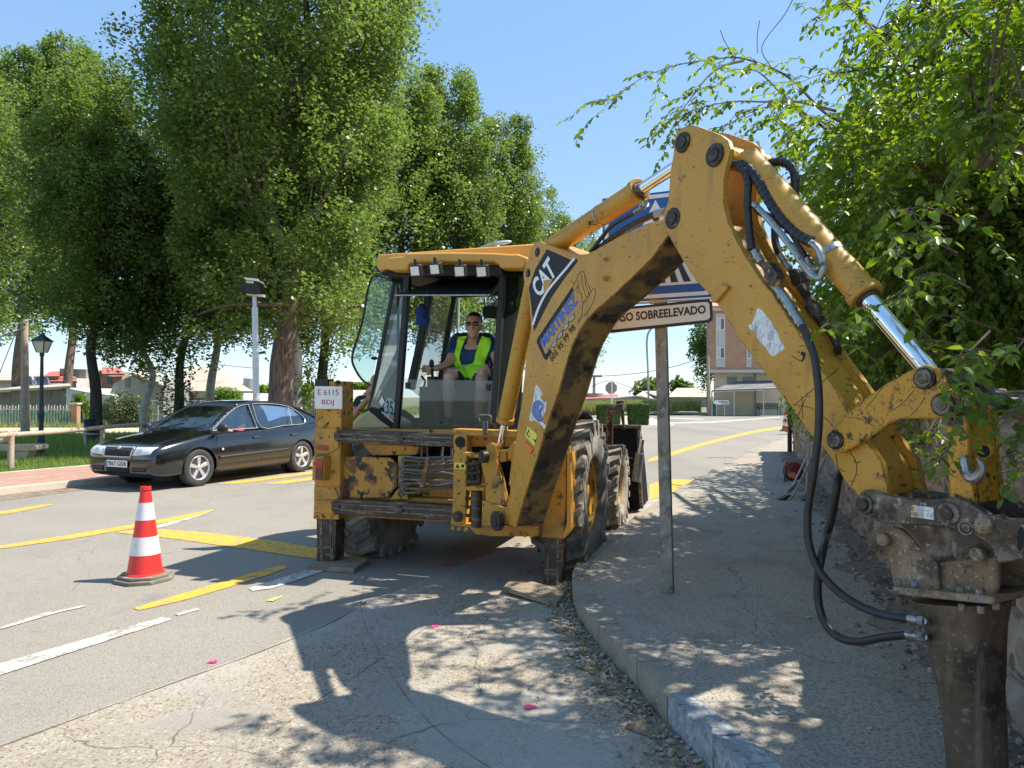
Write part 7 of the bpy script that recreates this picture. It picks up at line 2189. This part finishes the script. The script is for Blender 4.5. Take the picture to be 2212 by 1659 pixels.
def tree_meshes(seed, H, Rc, z0, nl, clumps, per, leaf, spire=.6, spread=.36, tr=.3, barkm='bark', leafm='leaf_poplar', droop=.0, shell=0):
    """returns (trunk object, crown object) built at the origin"""
    rg_ = random.Random(seed)
    tb_ = MB()
    ax = [Vector((rg_.uniform(-.15, .15) * k, rg_.uniform(-.15, .15) * k, H * .92 * k / 7)) for k in range(8)]
    ax[0] = Vector((0, 0, -.1))
    P = cr(ax, 4)
    rs = [tr * (1 - .93 * (i / (len(P) - 1)) ** .8) + (tr * .45 * max(0, 1 - i / 2.5)) for i in range(len(P))]
    tb_.tube(P, rs, 14)
    cen = []
    def axis(z):
        f = max(0, min(.999, z / (H * .92))) * (len(P) - 1)
        i = int(f)
        return P[i].lerp(P[i + 1], f - i)
    for k in range(nl):
        f = (k + rg_.random()) / nl
        h0 = z0 * .9 + (H * .80 - z0 * .9) * f ** 1.1
        az = rg_.uniform(0, 6.283)
        prof = math.sin(math.pi * min(1, (.12 + .88 * (1 - f)) ** .75)) * .45 + .55 * (1 - f) ** .55
        rad = Rc * prof * rg_.uniform(.55, 1.05)
        rise = (H - h0) * spire * rg_.uniform(.35, .8) * (1 - f * .3) + .3
        a = axis(h0)
        if f < .18: rise = rg_.uniform(-droop, .25) * 2.0 + .2
        e = a + Vector((math.cos(az) * rad, math.sin(az) * rad, rise))
        m1 = a.lerp(e, .45) + Vector((math.cos(az) * rad * .22, math.sin(az) * rad * .22, -rise * .08))
        pth = cr([a, m1, e], 5)
        r0 = tr * (.22 - .13 * f)
        tb_.tube(pth, [max(.008, r0 * (1 - i / len(pth)) ** .8) for i in range(len(pth))], 6)
        for c in range(clumps):
            t = .22 + .80 * (c + rg_.random()) / clumps
            i = min(int(t * (len(pth) - 1)), len(pth) - 2)
            q = pth[i].lerp(pth[i + 1], min(1.3, t * (len(pth) - 1) - i))
            j = spread * 1.4
            cen.append((q.x + rg_.gauss(0, j), q.y + rg_.gauss(0, j), max(z0 * .72, q.z + rg_.gauss(0, j)), rg_.uniform(.6, 1.2)))
    for c in range(int(clumps * 2.5)):
        z = H * rg_.uniform(.8, 1.0)
        cen.append((ax[-1].x + rg_.gauss(0, .25), ax[-1].y + rg_.gauss(0, .25), z, .7))
    if shell:
        m_ = shell
        az_ = NR.uniform(0, 6.283, m_); zf = NR.uniform(0, 1, m_) ** .9
        zz = z0 + (H - z0) * zf
        pr = np.sin(np.pi * np.minimum(1, (.12 + .88 * (1 - zf)) ** .75)) * .45 + .55 * (1 - zf) ** .55
        nz_ = np.array([mn.noise(Vector((math.cos(a) * 1.6, math.sin(a) * 1.6, z * .45 + seed))) for a, z in zip(az_, zz)])
        rr2 = Rc * pr * (.78 + .42 * nz_)
        keep = nz_ > -.22
        sp_ = np.stack([np.cos(az_) * rr2, np.sin(az_) * rr2, zz], 1)[keep]
        extra = [(x, y, z, .85) for x, y, z in sp_]
        cen += extra
    cen = np.array(cen)
    n = len(cen) * per
    idx = np.repeat(np.arange(len(cen)), per)
    pos = cen[idx, :3] + unit(n) * (NR.random((n, 1)) ** .45) * (spread * 1.35 * cen[idx, 3:4]) * np.array([1, 1, 1.1])
    V, Fc = leaf_quads(pos, leaf)
    crn = raw('crown', V, Fc, M[leafm])
    trk = tb_.build('trunk', M[barkm], org=Vector((0, 0, 0)), ang=60)
    return trk, crn
def plant_tree(name, label, cat, group, meshes, loc, rz, sc, szz=None, trunk_mat=None):
    e = empty(name, loc)
    e.rotation_euler.z = rz
    e.scale = (sc, sc, szz or sc)
    tag(e, label, cat, group)
    for src in meshes:
        nm = src.name.split('.')[0]
        o = bpy.data.objects.new(nm, src.data)
        C.objects.link(o); o.parent = e
        if trunk_mat and nm == 'trunk':
            o.data = src.data.copy(); o.data.materials[0] = M[trunk_mat]
    return e
big = tree_meshes(3, 18.0, 5.0, 4.3, 72, 12, 78, .115, spire=.55, spread=.40, tr=.40, droop=.45, shell=950)
pop = tree_meshes(8, 15.0, 2.5, 4.6, 48, 9, 78, .12, spire=.8, spread=.36, tr=.2, shell=400)
pop2 = tree_meshes(21, 14.0, 3.0, 4.4, 46, 9, 78, .12, spire=.7, spread=.38, tr=.24, shell=320)
mid = tree_meshes(31, 9.0, 2.7, 3.5, 30, 9, 76, .115, spire=.45, spread=.36, tr=.17, shell=150, barkm='bark_dark', leafm='leaf_dark', droop=.4)
def TP(x, Y): return Vector(((x - 1106) / F_PX * Y, Y, .03))
GT = 'trees of the park row'
plant_tree('poplar_tree', 'huge dense poplar with thick leaning brown trunk behind the silver mast', 'tree', GT, big, TP(612, 20), 1.0, 1.0)
plant_tree('poplar_tree', 'tall tree with thick straight dark trunk standing between the lantern and the black car', 'tree', GT, pop2, TP(205, 22.5), .4, .86, None, 'bark_dark')
plant_tree('plane_tree', 'thin forked tree leaning in front of the bushy shrub', 'tree', GT, mid, TP(315, 24.5), 2.0, .95, None, 'bark_pale')
plant_tree('maple_tree', 'dark ivy-wrapped tree just behind the bonnet of the black car', 'tree', GT, mid, TP(383, 23.5), 4.1, 1.12)
plant_tree('poplar_tree', 'slim tree with whitish trunk behind the windscreen of the black car', 'tree', GT, pop, TP(453, 27), 2.7, .95, None, 'bark_pale')
plant_tree('birch_tree', 'pale birch-like trunk with ivy immediately right of the thick poplar trunk', 'tree', GT, mid, TP(645, 22.5), .9, 1.25, None, 'bark_pale')
plant_tree('poplar_tree', 'dark-trunked tree leaning above the licence plate board', 'tree', GT, pop2, TP(694, 26.5), 5.2, 1.0, None, 'bark_dark')
plant_tree('poplar_tree', 'tall poplar rising right above the cab roof', 'tree', GT, pop, TP(975, 30.5), 0.3, 1.02)
plant_tree('poplar_tree', 'poplar directly left of the tallest one above the cab', 'tree', GT, pop2, TP(850, 29), 1.3, 1.06)
plant_tree('poplar_tree', 'poplar behind the right corner of the cab roof', 'tree', GT, pop, TP(1085, 36), 2.3, 1.03)
plant_tree('poplar_tree', 'shorter poplar between the cab roof and the upper cylinder', 'tree', GT, pop2, TP(1165, 42), 3.0, .98)
plant_tree('poplar_tree', 'last distant poplar whose crown ends at the blue sign', 'tree', GT, pop2, TP(1240, 49), 4.4, .98)
plant_tree('poplar_tree', 'bright spiky poplar at the top left corner of the picture', 'tree', GT, pop, TP(40, 44), 1.9, 1.5)
plant_tree('poplar_tree', 'spiky poplar between the left corner tree and the big dark poplar', 'tree', GT, pop, TP(140, 46), 3.9, 1.62)
plant_tree('poplar_tree', 'tree cut by the left picture edge behind the wooden pole', 'tree', GT, pop2, TP(-90, 30), .9, 1.1)
for o in (*big, *pop, *pop2, *mid): bpy.data.objects.remove(o)
# ivy and suckers on trunks
def leaf_cloud(name, pts, size, mt, parent=None, org=(0, 0, 0)):
    V, Fc = leaf_quads(np.array(pts, dtype=float), size)
    return raw(name, V, Fc, M[mt], parent, org=org)
def ivy(label, x, Y, r, z0, z1, n):
    b = TP(x, Y)
    p = []
    for k in range(n):
        a = rnd.uniform(0, 6.283); z = rnd.uniform(z0, z1)
        q = r * (1 + .9 * rnd.random() * math.sin(3 * z + a) ** 2)
        p.append((b.x + q * math.cos(a), b.y + q * math.sin(a), z))
    o = leaf_cloud('ivy', p, .10, 'leaf_dark', org=tuple(b))
    tag(o, label, 'ivy')
ivy('ivy climbing the dark trunk behind the bonnet of the car', 383, 23.5, .36, .9, 5.5, 2600)
ivy('ivy on the pale trunk right of the thick poplar trunk', 645, 22.5, .30, .8, 5.5, 2600)
ivy('thin ivy on the leaning dark trunk above the licence plate', 694, 26.5, .34, 1.5, 5, 1500)
def shrub(name, label, cat, c, r, n, size, mt, seg=None):
    p = []
    c = Vector(c)
    for k in range(n):
        u = Vector((rnd.gauss(0, 1), rnd.gauss(0, 1), rnd.gauss(0, 1))).normalized()
        s = (rnd.random() ** .35) * (.78 + .22 * mn.noise(u * 2.3 + c))
        q = (c.x + u.x * r[0] * s, c.y + u.y * r[1] * s, max(.02, c.z + u.z * r[2] * s))
        p.append(q)
    e = empty(name, Vector((c.x, c.y, 0))); tag(e, label, cat)
    leaf_cloud('foliage', p, size, mt, e, org=(c.x, c.y, 0))
    mb = MB()
    for k in range(7):
        a = k * .9
        mb.tube(cr([Vector((c.x, c.y, 0)), Vector((c.x + math.cos(a) * r[0] * .3, c.y + math.sin(a) * r[1] * .3, c.z * .8)), Vector((c.x + math.cos(a) * r[0] * .7, c.y + math.sin(a) * r[1] * .7, c.z + r[2] * .4))], 3), .025, 5)
    mb.build('stems', M['twig'], e)
    return e
b = at('H', 1110, 850, 34)
shrub('shrub', 'rounded grey-green shrub in front of the green gate', 'shrub', (b.x, 34, b.z), (1.55, 1.3, 1.15), 7000, .10, 'leaf_shrub')
b = at('H', 690, 850, 36)
shrub('climber', 'leafy green climber beside the brick fence pier', 'shrub', (b.x, 36, b.z), (.6, .5, 1.2), 2200, .11, 'leaf_light')
b = at('J', 330, 1510, 44)
shrub('shrub', 'green bush against the cream farmhouse wall', 'shrub', (b.x, 44, b.z), (1.5, .8, .9), 2600, .14, 'leaf_light')
def far_tree(label, c, x, y, Y, rx, rz, n, size, mt='leaf_dark'):
    b = at(c, x, y, Y)
    p = []
    for k in range(n):
        u = Vector((rnd.gauss(0, 1), rnd.gauss(0, 1), rnd.gauss(0, 1))).normalized()
        s = (rnd.random() ** .4) * (.7 + .5 * mn.noise(u * 1.8 + Vector((x, y, 0)) * .01))
        p.append((b.x + u.x * rx * s, b.y + u.y * rx * s, b.z + u.z * rz * s))
    e = empty('distant_tree', Vector((b.x, Y, 0))); tag(e, label, 'tree')
    leaf_cloud('crown', p, size, mt, e, org=(b.x, Y, 0))
    MB().tube([(b.x, Y, 0), (b.x, Y, b.z)], .2, 6).build('trunk', M['bark_dark'], e)
far_tree('distant round tree above the gabled grey shed', 'I', 772, 800, 150, 5.5, 3.2, 2500, .7)
far_tree('left of two small far trees above the long grey shed', 'I', 1020, 785, 150, 2.2, 3, 1200, .6)
far_tree('right of two small far trees above the long grey shed', 'I', 1072, 788, 150, 2.8, 2, 1200, .6)
far_tree('tree showing past the left edge of the brick apartment block', 'I', 1282, 440, 72, 3.0, 5.0, 5000, .30, 'leaf_poplar')
p = [(at('J', 1600 + 400 * rnd.random(), 1385, 160 + 8 * rnd.random()).x, 160 + 8 * rnd.random(), rnd.uniform(0, 4.8)) for k in range(4500)] + [(-44 + 22 * rnd.random() - 20, 165 + 8 * rnd.random(), rnd.uniform(0, 3.8 + rnd.random())) for k in range(3500)]
tag(leaf_cloud('distant_woodland', p, .9, 'leaf_light'), 'far line of green trees on the horizon behind the farm buildings', kind='stuff')

# clipped hedge blocks
def hedge(label, c, x0, x1, y0_, y1_, Y, taper, dp_):
    a, b2 = at(c, x0, y0_, Y), at(c, x1, y1_, Y)
    w0, w1, zt = (b2.x - a.x) / 2, (b2.x - a.x) / 2 * taper, a.z
    cx = (a.x + b2.x) / 2
    e = empty('hedge_block', Vector((cx, Y, PZ))); tag(e, label, 'hedge', 'clipped hedge blocks')
    p = []
    for k in range(5200):
        z = rnd.random(); w = w1 + (w0 - w1) * z
        f = rnd.randrange(3)
        if f == 0: q = (cx + rnd.choice((-1, 1)) * w, Y + rnd.uniform(0, dp_), z)
        elif f == 1: q = (cx + rnd.uniform(-w, w), Y + rnd.choice((0, dp_)), z)
        else: q = (cx + rnd.uniform(-w0, w0), Y + rnd.uniform(0, dp_), 1.0)
        p.append((q[0] + rnd.gauss(0, .015), q[1] + rnd.gauss(0, .015), PZ + (zt - PZ) * q[2] + rnd.gauss(0, .015)))
    leaf_cloud('foliage', p, .06, 'leaf_hedge', e, org=(cx, Y, PZ))
    w0 *= .97; w1 *= .97
    MB().add([(cx - w1, Y + .02, PZ), (cx + w1, Y + .02, PZ), (cx + w1, Y + dp_ - .02, PZ), (cx - w1, Y + dp_ - .02, PZ), (cx - w0, Y + .02, zt - .03), (cx + w0, Y + .02, zt - .03), (cx + w0, Y + dp_ - .02, zt - .03), (cx - w0, Y + dp_ - .02, zt - .03)],
             [(0, 1, 2, 3), (4, 5, 6, 7), (0, 1, 5, 4), (1, 2, 6, 5), (2, 3, 7, 6), (3, 0, 4, 7)]).build('inner_growth', M['leaf_hedge'], e, ang=0)
hedge('left clipped hedge block, half hidden by the loader lever', 'I', 335, 530, 942, 1130, 34, .92, 1.1)
hedge('right clipped hedge block on the traffic island, narrowing towards its foot', 'I', 604, 780, 936, 1112, 35, .84, 1.1)

# grass
def blades(name, n, fn, h, wd, mt, lean=.35, label=None):
    P = np.array([fn() for _ in range(n)])
    hh = h * NR.uniform(.5, 1.3, n)[:, None]
    an = NR.uniform(0, 6.283, n)
    d = np.stack([np.cos(an), np.sin(an), np.zeros(n)], 1)
    ln = np.stack([NR.normal(0, lean, n), NR.normal(0, lean, n), np.ones(n)], 1) * hh
    V = np.stack([P - d * wd, P + d * wd, P + ln * .6 + d * wd * .6, P + ln + d * wd * .1], 1).reshape(-1, 3)
    o = raw(name, V, np.arange(4 * n).reshape(-1, 4), M[mt])
    tag(o, label, kind='stuff')
def lawn_pt():
    t, s = rnd.uniform(-6, 14), -2.66 - abs(rnd.gauss(0, 3.2))
    q = KL(t, s)
    return (q.x, q.y, .06)
blades('lawn_grass', 52000, lawn_pt, .10, .006, 'grass_blade', label='rough lawn grass behind the brick footway')
blades('lawn_grass_far', 16000, lambda: (rnd.uniform(-26, -6), rnd.uniform(19, 27), .06), .22, .012, 'grass_blade', label='longer grass under the park trees')
blades('verge_grass', 7000, lambda: (rnd.uniform(-40, -8), rnd.uniform(33.2, 36), .06), .3, .02, 'grass_tall', label='dry grass along the fence')
def tall_pt():
    x = rnd.uniform(5.5, 15.7); y = 59 + abs(rnd.gauss(0, 3))
    return (x, y, .35 * min(1, (y - 58.5)) + .25 * mn.noise(Vector((x * .5, y * .5, 0))))
blades('tall_grass', 24000, tall_pt, .75, .03, 'grass_tall', .3, label='overgrown bank of pale tall grass left of the apartment block')
blades('field_grass', 9000, lambda: (rnd.uniform(-12, 6), rnd.uniform(62, 90), 0), .5, .05, 'grass_tall', .3, label='pale field grass beyond the junction')
blades('weeds', 500, lambda: tuple(gut_pt()), .05, .002, 'grass_tall', 1.0, label='dry straw and weeds in the gutter')

# ---- elm overhanging the wall on the right
EB = WB2 + wdv * 4.6 - WN * 2.2
EL = empty('elm_tree', Vector((EB.x, EB.y, 0)))
tag(EL, 'elm with drooping fresh green branches hanging over the stone wall on the right', 'tree')
er = random.Random(5)
paths, LB_, LD_, LN_, LL_ = [], [], [], [], []
def leaves_along(P, step, L, start=.15):
    tot = 0; last = 0; k = 0
    n = len(P)
    for i in range(1, n):
        seg = P[i] - P[i - 1]; ln = seg.length
        if ln < 1e-6: continue
        t = seg / ln
        pos = 0
        while last + step <= tot + ln:
            last += step
            f = (last - tot) / ln
            if (i + f) / n < start: continue
            p = P[i - 1] + seg * f
            side = t.cross(Vector((0, 0, 1)))
            side = side.normalized() if side.length > .1 else Vector((1, 0, 0))
            sgn_ = 1 if k % 2 else -1
            d = (t * er.uniform(.35, .8) + side * sgn_ * er.uniform(.5, 1.0) + Vector((0, 0, er.uniform(-.75, .1)))).normalized()
            nr = (Vector((er.gauss(0, .45), er.gauss(0, .45), 1))).normalized()
            LB_.append(tuple(p)); LD_.append(tuple(d)); LN_.append(tuple(nr)); LL_.append(L * er.uniform(.6, 1.25))
            k += 1
        tot += ln
def twig(P0, d, ln, L=.062, r=.003, sag=.35, step=.034):
    P = []
    for i in range(7):
        t = i / 6
        P.append(P0 + d * ln * t - Vector((0, 0, 1)) * sag * ln * t * t + Vector((er.gauss(0, .012), er.gauss(0, .012), er.gauss(0, .008))))
    paths.append((P, [r * (1 - .7 * i / 6) for i in range(7)]))
    leaves_along(P, step, L)
def branch(P, r0, ntw, tl, L=.062, t0=.25, sag=.35, step=.034, side=1.0):
    P = cr(P, 6)
    n = len(P)
    paths.append((P, [max(.003, r0 * (1 - .85 * i / n)) for i in range(n)]))
    for k in range(ntw):
        t = t0 + (1 - t0) * (k + er.random()) / ntw
        i = min(int(t * (n - 1)), n - 2)
        tg = (P[i + 1] - P[i]).normalized()
        d = (tg * er.uniform(.3, 1.0) + Vector((er.gauss(0, .6), er.gauss(0, .6), er.uniform(-.3, .5)))).normalized()
        twig(P[i], d, tl * er.uniform(.5, 1.2), L, .0028, sag, step)
    twig(P[-1], (P[-1] - P[-2]).normalized(), tl * .9, L, .0028, sag, step)
# limbs of the elm
trunk_top = EB + Vector((-.2, .1, 2.4))
mbt = MB().tube(cr([Vector((EB.x, EB.y, -.1)), EB + Vector((-.05, .05, 1.2)), trunk_top], 4), [.24, .22, .2, .19, .18, .17, .17, .16, .15], 12)
limb_ends = []
for k in range(26):
    t = (k + .5) / 26
    e_ = WB2 + wdv * (.2 + 11.5 * t) - WN * er.uniform(-.1, 1.6) + Vector((0, 0, er.uniform(2.0, 4.6)))
    m_ = trunk_top.lerp(e_, .5) + Vector((0, 0, er.uniform(.3, 1.0)))
    pth = cr([trunk_top - Vector((0, 0, er.uniform(0, .8))), m_, e_], 6)
    mbt.tube(pth, [.07 * (1 - .7 * i / len(pth)) + .008 for i in range(len(pth))], 7)
    limb_ends.append(e_); limb_ends.append(pth[len(pth) * 2 // 3])
mbt.build('trunk', M['twig'], EL, ang=60)
def nearest(p): return min(limb_ends, key=lambda q: (q - p).length)
def inside(x, y, poly):
    c = False
    j = len(poly) - 1
    for i in range(len(poly)):
        if (poly[i][1] > y) != (poly[j][1] > y) and x < (poly[j][0] - poly[i][0]) * (y - poly[i][1]) / (poly[j][1] - poly[i][1]) + poly[i][0]: c = not c
        j = i
    return c
polyE = [(1640, 370), (1700, 285), (1790, 225), (1846, 165), (1876, 115), (1931, 95), (1981, 55), (2056, 40), (2110, 0), (2200, -60), (2350, -150), (2350, 900), (2212, 960), (2150, 860), (2060, 800), (1960, 760), (1880, 800), (1800, 770), (1770, 640), (1745, 520), (1700, 420), (1640, 350)]
def yw(x): return 1.15 / max(.02, (x - 1106) / F_PX - .333)
def shx(q):                                                  # would its shadow reach the sunny strip by the kerb?
    return q.x - SUN_COT * (q.z - PZ) * SUN_DIR.x < 1.0 + .13 * q.y
cnt = tries = 0
while cnt < 720 and tries < 90000:
    tries += 1
    x, y = er.uniform(1540, 2350), er.uniform(-150, 960)
    if not inside(x, y, polyE): continue
    if x < 1800 and er.random() < .45: continue
    t = (x - 1500) / 850
    if x < 2000 and y < 500 and er.random() < .25: continue
    Y = er.uniform(max(2.5, 6.2 - 4.2 * t), 9.5 - 2.5 * t)
    q = at('D', x, y, Y)
    if q.z < 1.85 and Y > yw(x) - .1:
        Y = yw(x) - er.uniform(.12, .7)
        if Y < 1.6: continue
        q = at('D', x, y, Y)
    if x < 2420 and y > 300:                                  # keep the arm of the machine clear
        if Y < 4.3: Y = er.uniform(4.3, 5.5)
        q = at('D', x, y, Y)
        if q.z < 1.85 and Y > yw(x) - .15: continue
    if x < 1800 and Y < 5: q = at('D', x, y, 5 + er.random() * 2)
    if shx(q) and er.random() < (.8 if y < 300 or x < 1750 else .45): continue
    s_ = nearest(q)
    if (s_ - q).length > 4.5: s_ = q + (s_ - q).normalized() * 2.5
    if (s_ - q).length > 1.6 : s_ = q + (s_ - q).normalized() * er.uniform(1.0, 1.9) + Vector((0, 0, -.1))
    m_ = s_.lerp(q, .55) + Vector((0, 0, er.uniform(.1, .4)))
    branch([s_, m_, q], .008, 8, .50 if Y > 3.8 else .30, .052 if Y < 5 else .062, .15, step=.028)
    cnt += 1
def LQ(pts, Ys): 
    n_ = len(pts)
    return [at('L', x, y, Ys[0] + (Ys[1] - Ys[0]) * i / (n_ - 1)) for i, (x, y) in enumerate(pts)]
for pts, Ys, nt_, tl in (([(1500, 560), (1355, 490), (1215, 350), (1110, 290), (980, 250), (860, 258), (700, 285), (540, 350), (400, 460)], (6.2, 5.2), 20, .36),
                         ([(1400, 480), (1240, 440), (1100, 440), (950, 440), (800, 470), (690, 520)], (6, 5.3), 14, .34),
                         ([(1000, 262), (900, 290), (830, 350), (770, 430), (720, 500), (670, 600)], (5.6, 5.2), 16, .26),
                         ([(1360, 560), (1240, 480), (1120, 460), (1000, 500), (900, 560)], (6.2, 5.6), 14, .3),
                         ([(1800, 430), (1700, 300), (1600, 170), (1500, 70), (1430, 0)], (5, 4.2), 16, .3),
                         ([(1850, 300), (1700, 200), (1560, 110), (1440, 30), (1320, 70)], (5.2, 4.4), 14, .28),
                         ([(1900, 380), (1750, 290), (1600, 290), (1450, 310), (1340, 320), (1240, 360)], (5.6, 4.8), 14, .3),
                         ([(1300, 520), (1180, 420), (1090, 330), (1040, 300)], (6.4, 5.6), 10, .3),
                         ([(1250, 600), (1150, 520), (1080, 540), (1020, 600)], (6.4, 5.8), 10, .3),
                         ([(1450, 620), (1330, 520), (1240, 540), (1180, 620)], (6.4, 5.6), 12, .3),
                         ([(1980, 160), (1900, 80), (1800, 30), (1740, -40)], (4.5, 4), 12, .3)):
    branch(LQ(pts, Ys), .012, nt_, tl, .056, .2, step=.03)
# thin bare shoots
for pts in ([(1120, 290), (1080, 200), (1180, 60), (1240, -60)], [(960, 250), (920, 180), (900, 130)], [(1060, 230), (1060, 150), (1070, 90)]):
    P = cr(LQ(pts, (5.4, 5.2)), 5); paths.append((P, [.003] * len(P)))
# sprays in front of the linkage and hanging on the wall
def EQ(c, pts, Ys):
    n_ = len(pts)
    return [at(c, x, y, Ys[0] + (Ys[1] - Ys[0]) * i / (n_ - 1)) for i, (x, y) in enumerate(pts)]
for c_, pts, Ys, nt_, tl in (('E', [(1900, -120), (1780, 0), (1680, 110), (1640, 250), (1640, 420), (1600, 560)], (2.5, 2.35), 14, .13),
                         ('E', [(1750, 60), (1660, 130), (1600, 230), (1570, 330)], (2.45, 2.35), 7, .10),
                         ('E', [(1650, 450), (1590, 620), (1560, 780), (1540, 900), (1500, 1000)], (2.4, 2.3), 5, .10),
                         ('E', [(1400, 690), (1330, 800), (1260, 900), (1180, 960)], (3.4, 3.2), 9, .12),
                         ('E', [(1450, 700), (1400, 850), (1420, 980)], (3.4, 3.2), 7, .12),
                         ('E', [(2250, -100), (2150, 40), (2000, 120), (1900, 180)], (2.4, 2.3), 9, .16),
                         ('E', [(2300, 600), (2200, 780), (2130, 950), (2080, 1100)], (2.4, 2.3), 12, .14),
                         ('E', [(2350, 400), (2230, 560), (2120, 640)], (2.4, 2.35), 8, .14),
                         ('P', [(2400, 1150), (2212, 1060), (2000, 980), (1850, 1040)], (2.6, 2.3), 12, .16),
                         ('P', [(2500, 1450), (2212, 1320), (2050, 1380), (1850, 1520), (1700, 1620)], (2.6, 2.3), 14, .16),
                         ('P', [(2500, 900), (2212, 780), (2100, 750), (1900, 780)], (2.7, 2.4), 10, .16),
                         ('O', [(2700, 900), (2450, 700), (2250, 500), (2150, 420)], (2.7, 2.4), 9, .16)):
    branch(EQ(c_, pts, Ys), .004, max(4, int(nt_ * .6)), tl, .046, .12, .25, .030)
for k in range(90):                                           # short sprays hanging over the top of the wall
    u = er.uniform(1.6, 14)
    a_ = WB2 + wdv * u - WN * .25 + Vector((0, 0, WH + er.uniform(.1, .5)))
    b_ = a_ + WN * er.uniform(.25, .6) + wdv * er.uniform(-.2, .2) + Vector((0, 0, er.uniform(-.1, .15)))
    c2 = b_ + WN * er.uniform(.0, .15) - Vector((0, 0, er.uniform(.1, .55)))
    px_ = 1106 + F_PX * c2.x / max(.1, c2.y)
    if c2.y < 3.9: continue
    branch([a_, b_, c2], .006, 6, .26, .05, .15, step=.03)
# canopy above the picture that throws the dappled shade on the kerb
for k in range(330):
    z = er.uniform(3.4, 6.4)
    gx, gy_ = er.uniform(-1.2, 3.4), er.uniform(1.2, 7.2)
    if gx < .25 and gy_ > 3.35: continue
    if gx < .25 and gy_ < 2.2: continue
    if .25 <= gx < .75 and 3.5 < gy_ and er.random() < .9: continue
    if .75 <= gx < 1.5 and er.random() < .72: continue
    if gx < 2.4 and gy_ > 5.0 and er.random() < .8: continue
    q = Vector((gx + (z) * SUN_COT * SUN_DIR.x, gy_ + z * SUN_COT * SUN_DIR.y, z))
    r_ = q - CAMP
    px, py = 1106 + F_PX * r_.x / r_.y, 858 - F_PX * r_.z / r_.y
    if py > -40 and r_.y > .3 and px < 2260: continue
    s_ = q + Vector((1.3, er.uniform(-.6, .6), -.4))
    branch([s_, s_.lerp(q, .5) + Vector((0, 0, .2)), q], .008, 7, .5, .08, .15, step=.042)
V, Fc = leaf_fold(np.array(LB_), np.array(LD_), np.array(LN_), np.array(LL_), np.array(LL_) * .56)
print('elm leaves', len(LB_))
raw('leaves', V, Fc, M['leaf_elm'], EL, False, org=tuple(EL.location))
mb = MB()
for P, r_ in paths: mb.tube(P[::1], r_, 4, caps=False)
mb.build('branches', M['twig'], EL, ang=80)
# denser elm behind that closes the view above the wall
EB2 = WB2 + wdv * 7 - WN * 4.6
E2 = empty('elm_tree', Vector((EB2.x, EB2.y, 0)))
tag(E2, 'dense dark green tree filling the background deeper behind the stone wall', 'tree')
p = []
tries = 0
while len(p) < 60000 and tries < 400000:
    tries += 1
    u = er.uniform(-2, 15); v = er.uniform(.9, 4.4)
    zc = er.uniform(.9, 6.6 - u * .12)
    q = WB2 + wdv * u - WN * v
    if mn.noise(Vector((q.x * .8, q.y * .8, zc * .8))) < -.10: continue
    if shx(q + Vector((0, 0, zc))) and er.random() < .93: continue
    r_ = q + Vector((0, 0, zc)) - CAMP
    if r_.y > 0:
        px, py = 1106 + F_PX * r_.x / r_.y, 858 - F_PX * r_.z / r_.y
        if px < 1690 + max(0, 350 - py) * 1.15 + 40 * mn.noise(Vector((py * .02, 0, zc))) and zc > WH: continue
    p.append((q.x + er.gauss(0, .05), q.y + er.gauss(0, .05), zc))
leaf_cloud('crown', p, .105, 'leaf_elm', E2, org=tuple(E2.location))
mb = MB()
for k in range(12):
    a = Vector((EB2.x, EB2.y, 0)); e_ = WB2 + wdv * er.uniform(0, 13) - WN * er.uniform(1, 4) + Vector((0, 0, er.uniform(3, 6)))
    mb.tube(cr([a, a.lerp(e_, .4) + Vector((0, 0, 1.2)), e_], 4), [.12 * (1 - i / 10) + .01 for i in range(9)], 7)
mb.build('trunk', M['bark_dark'], E2)
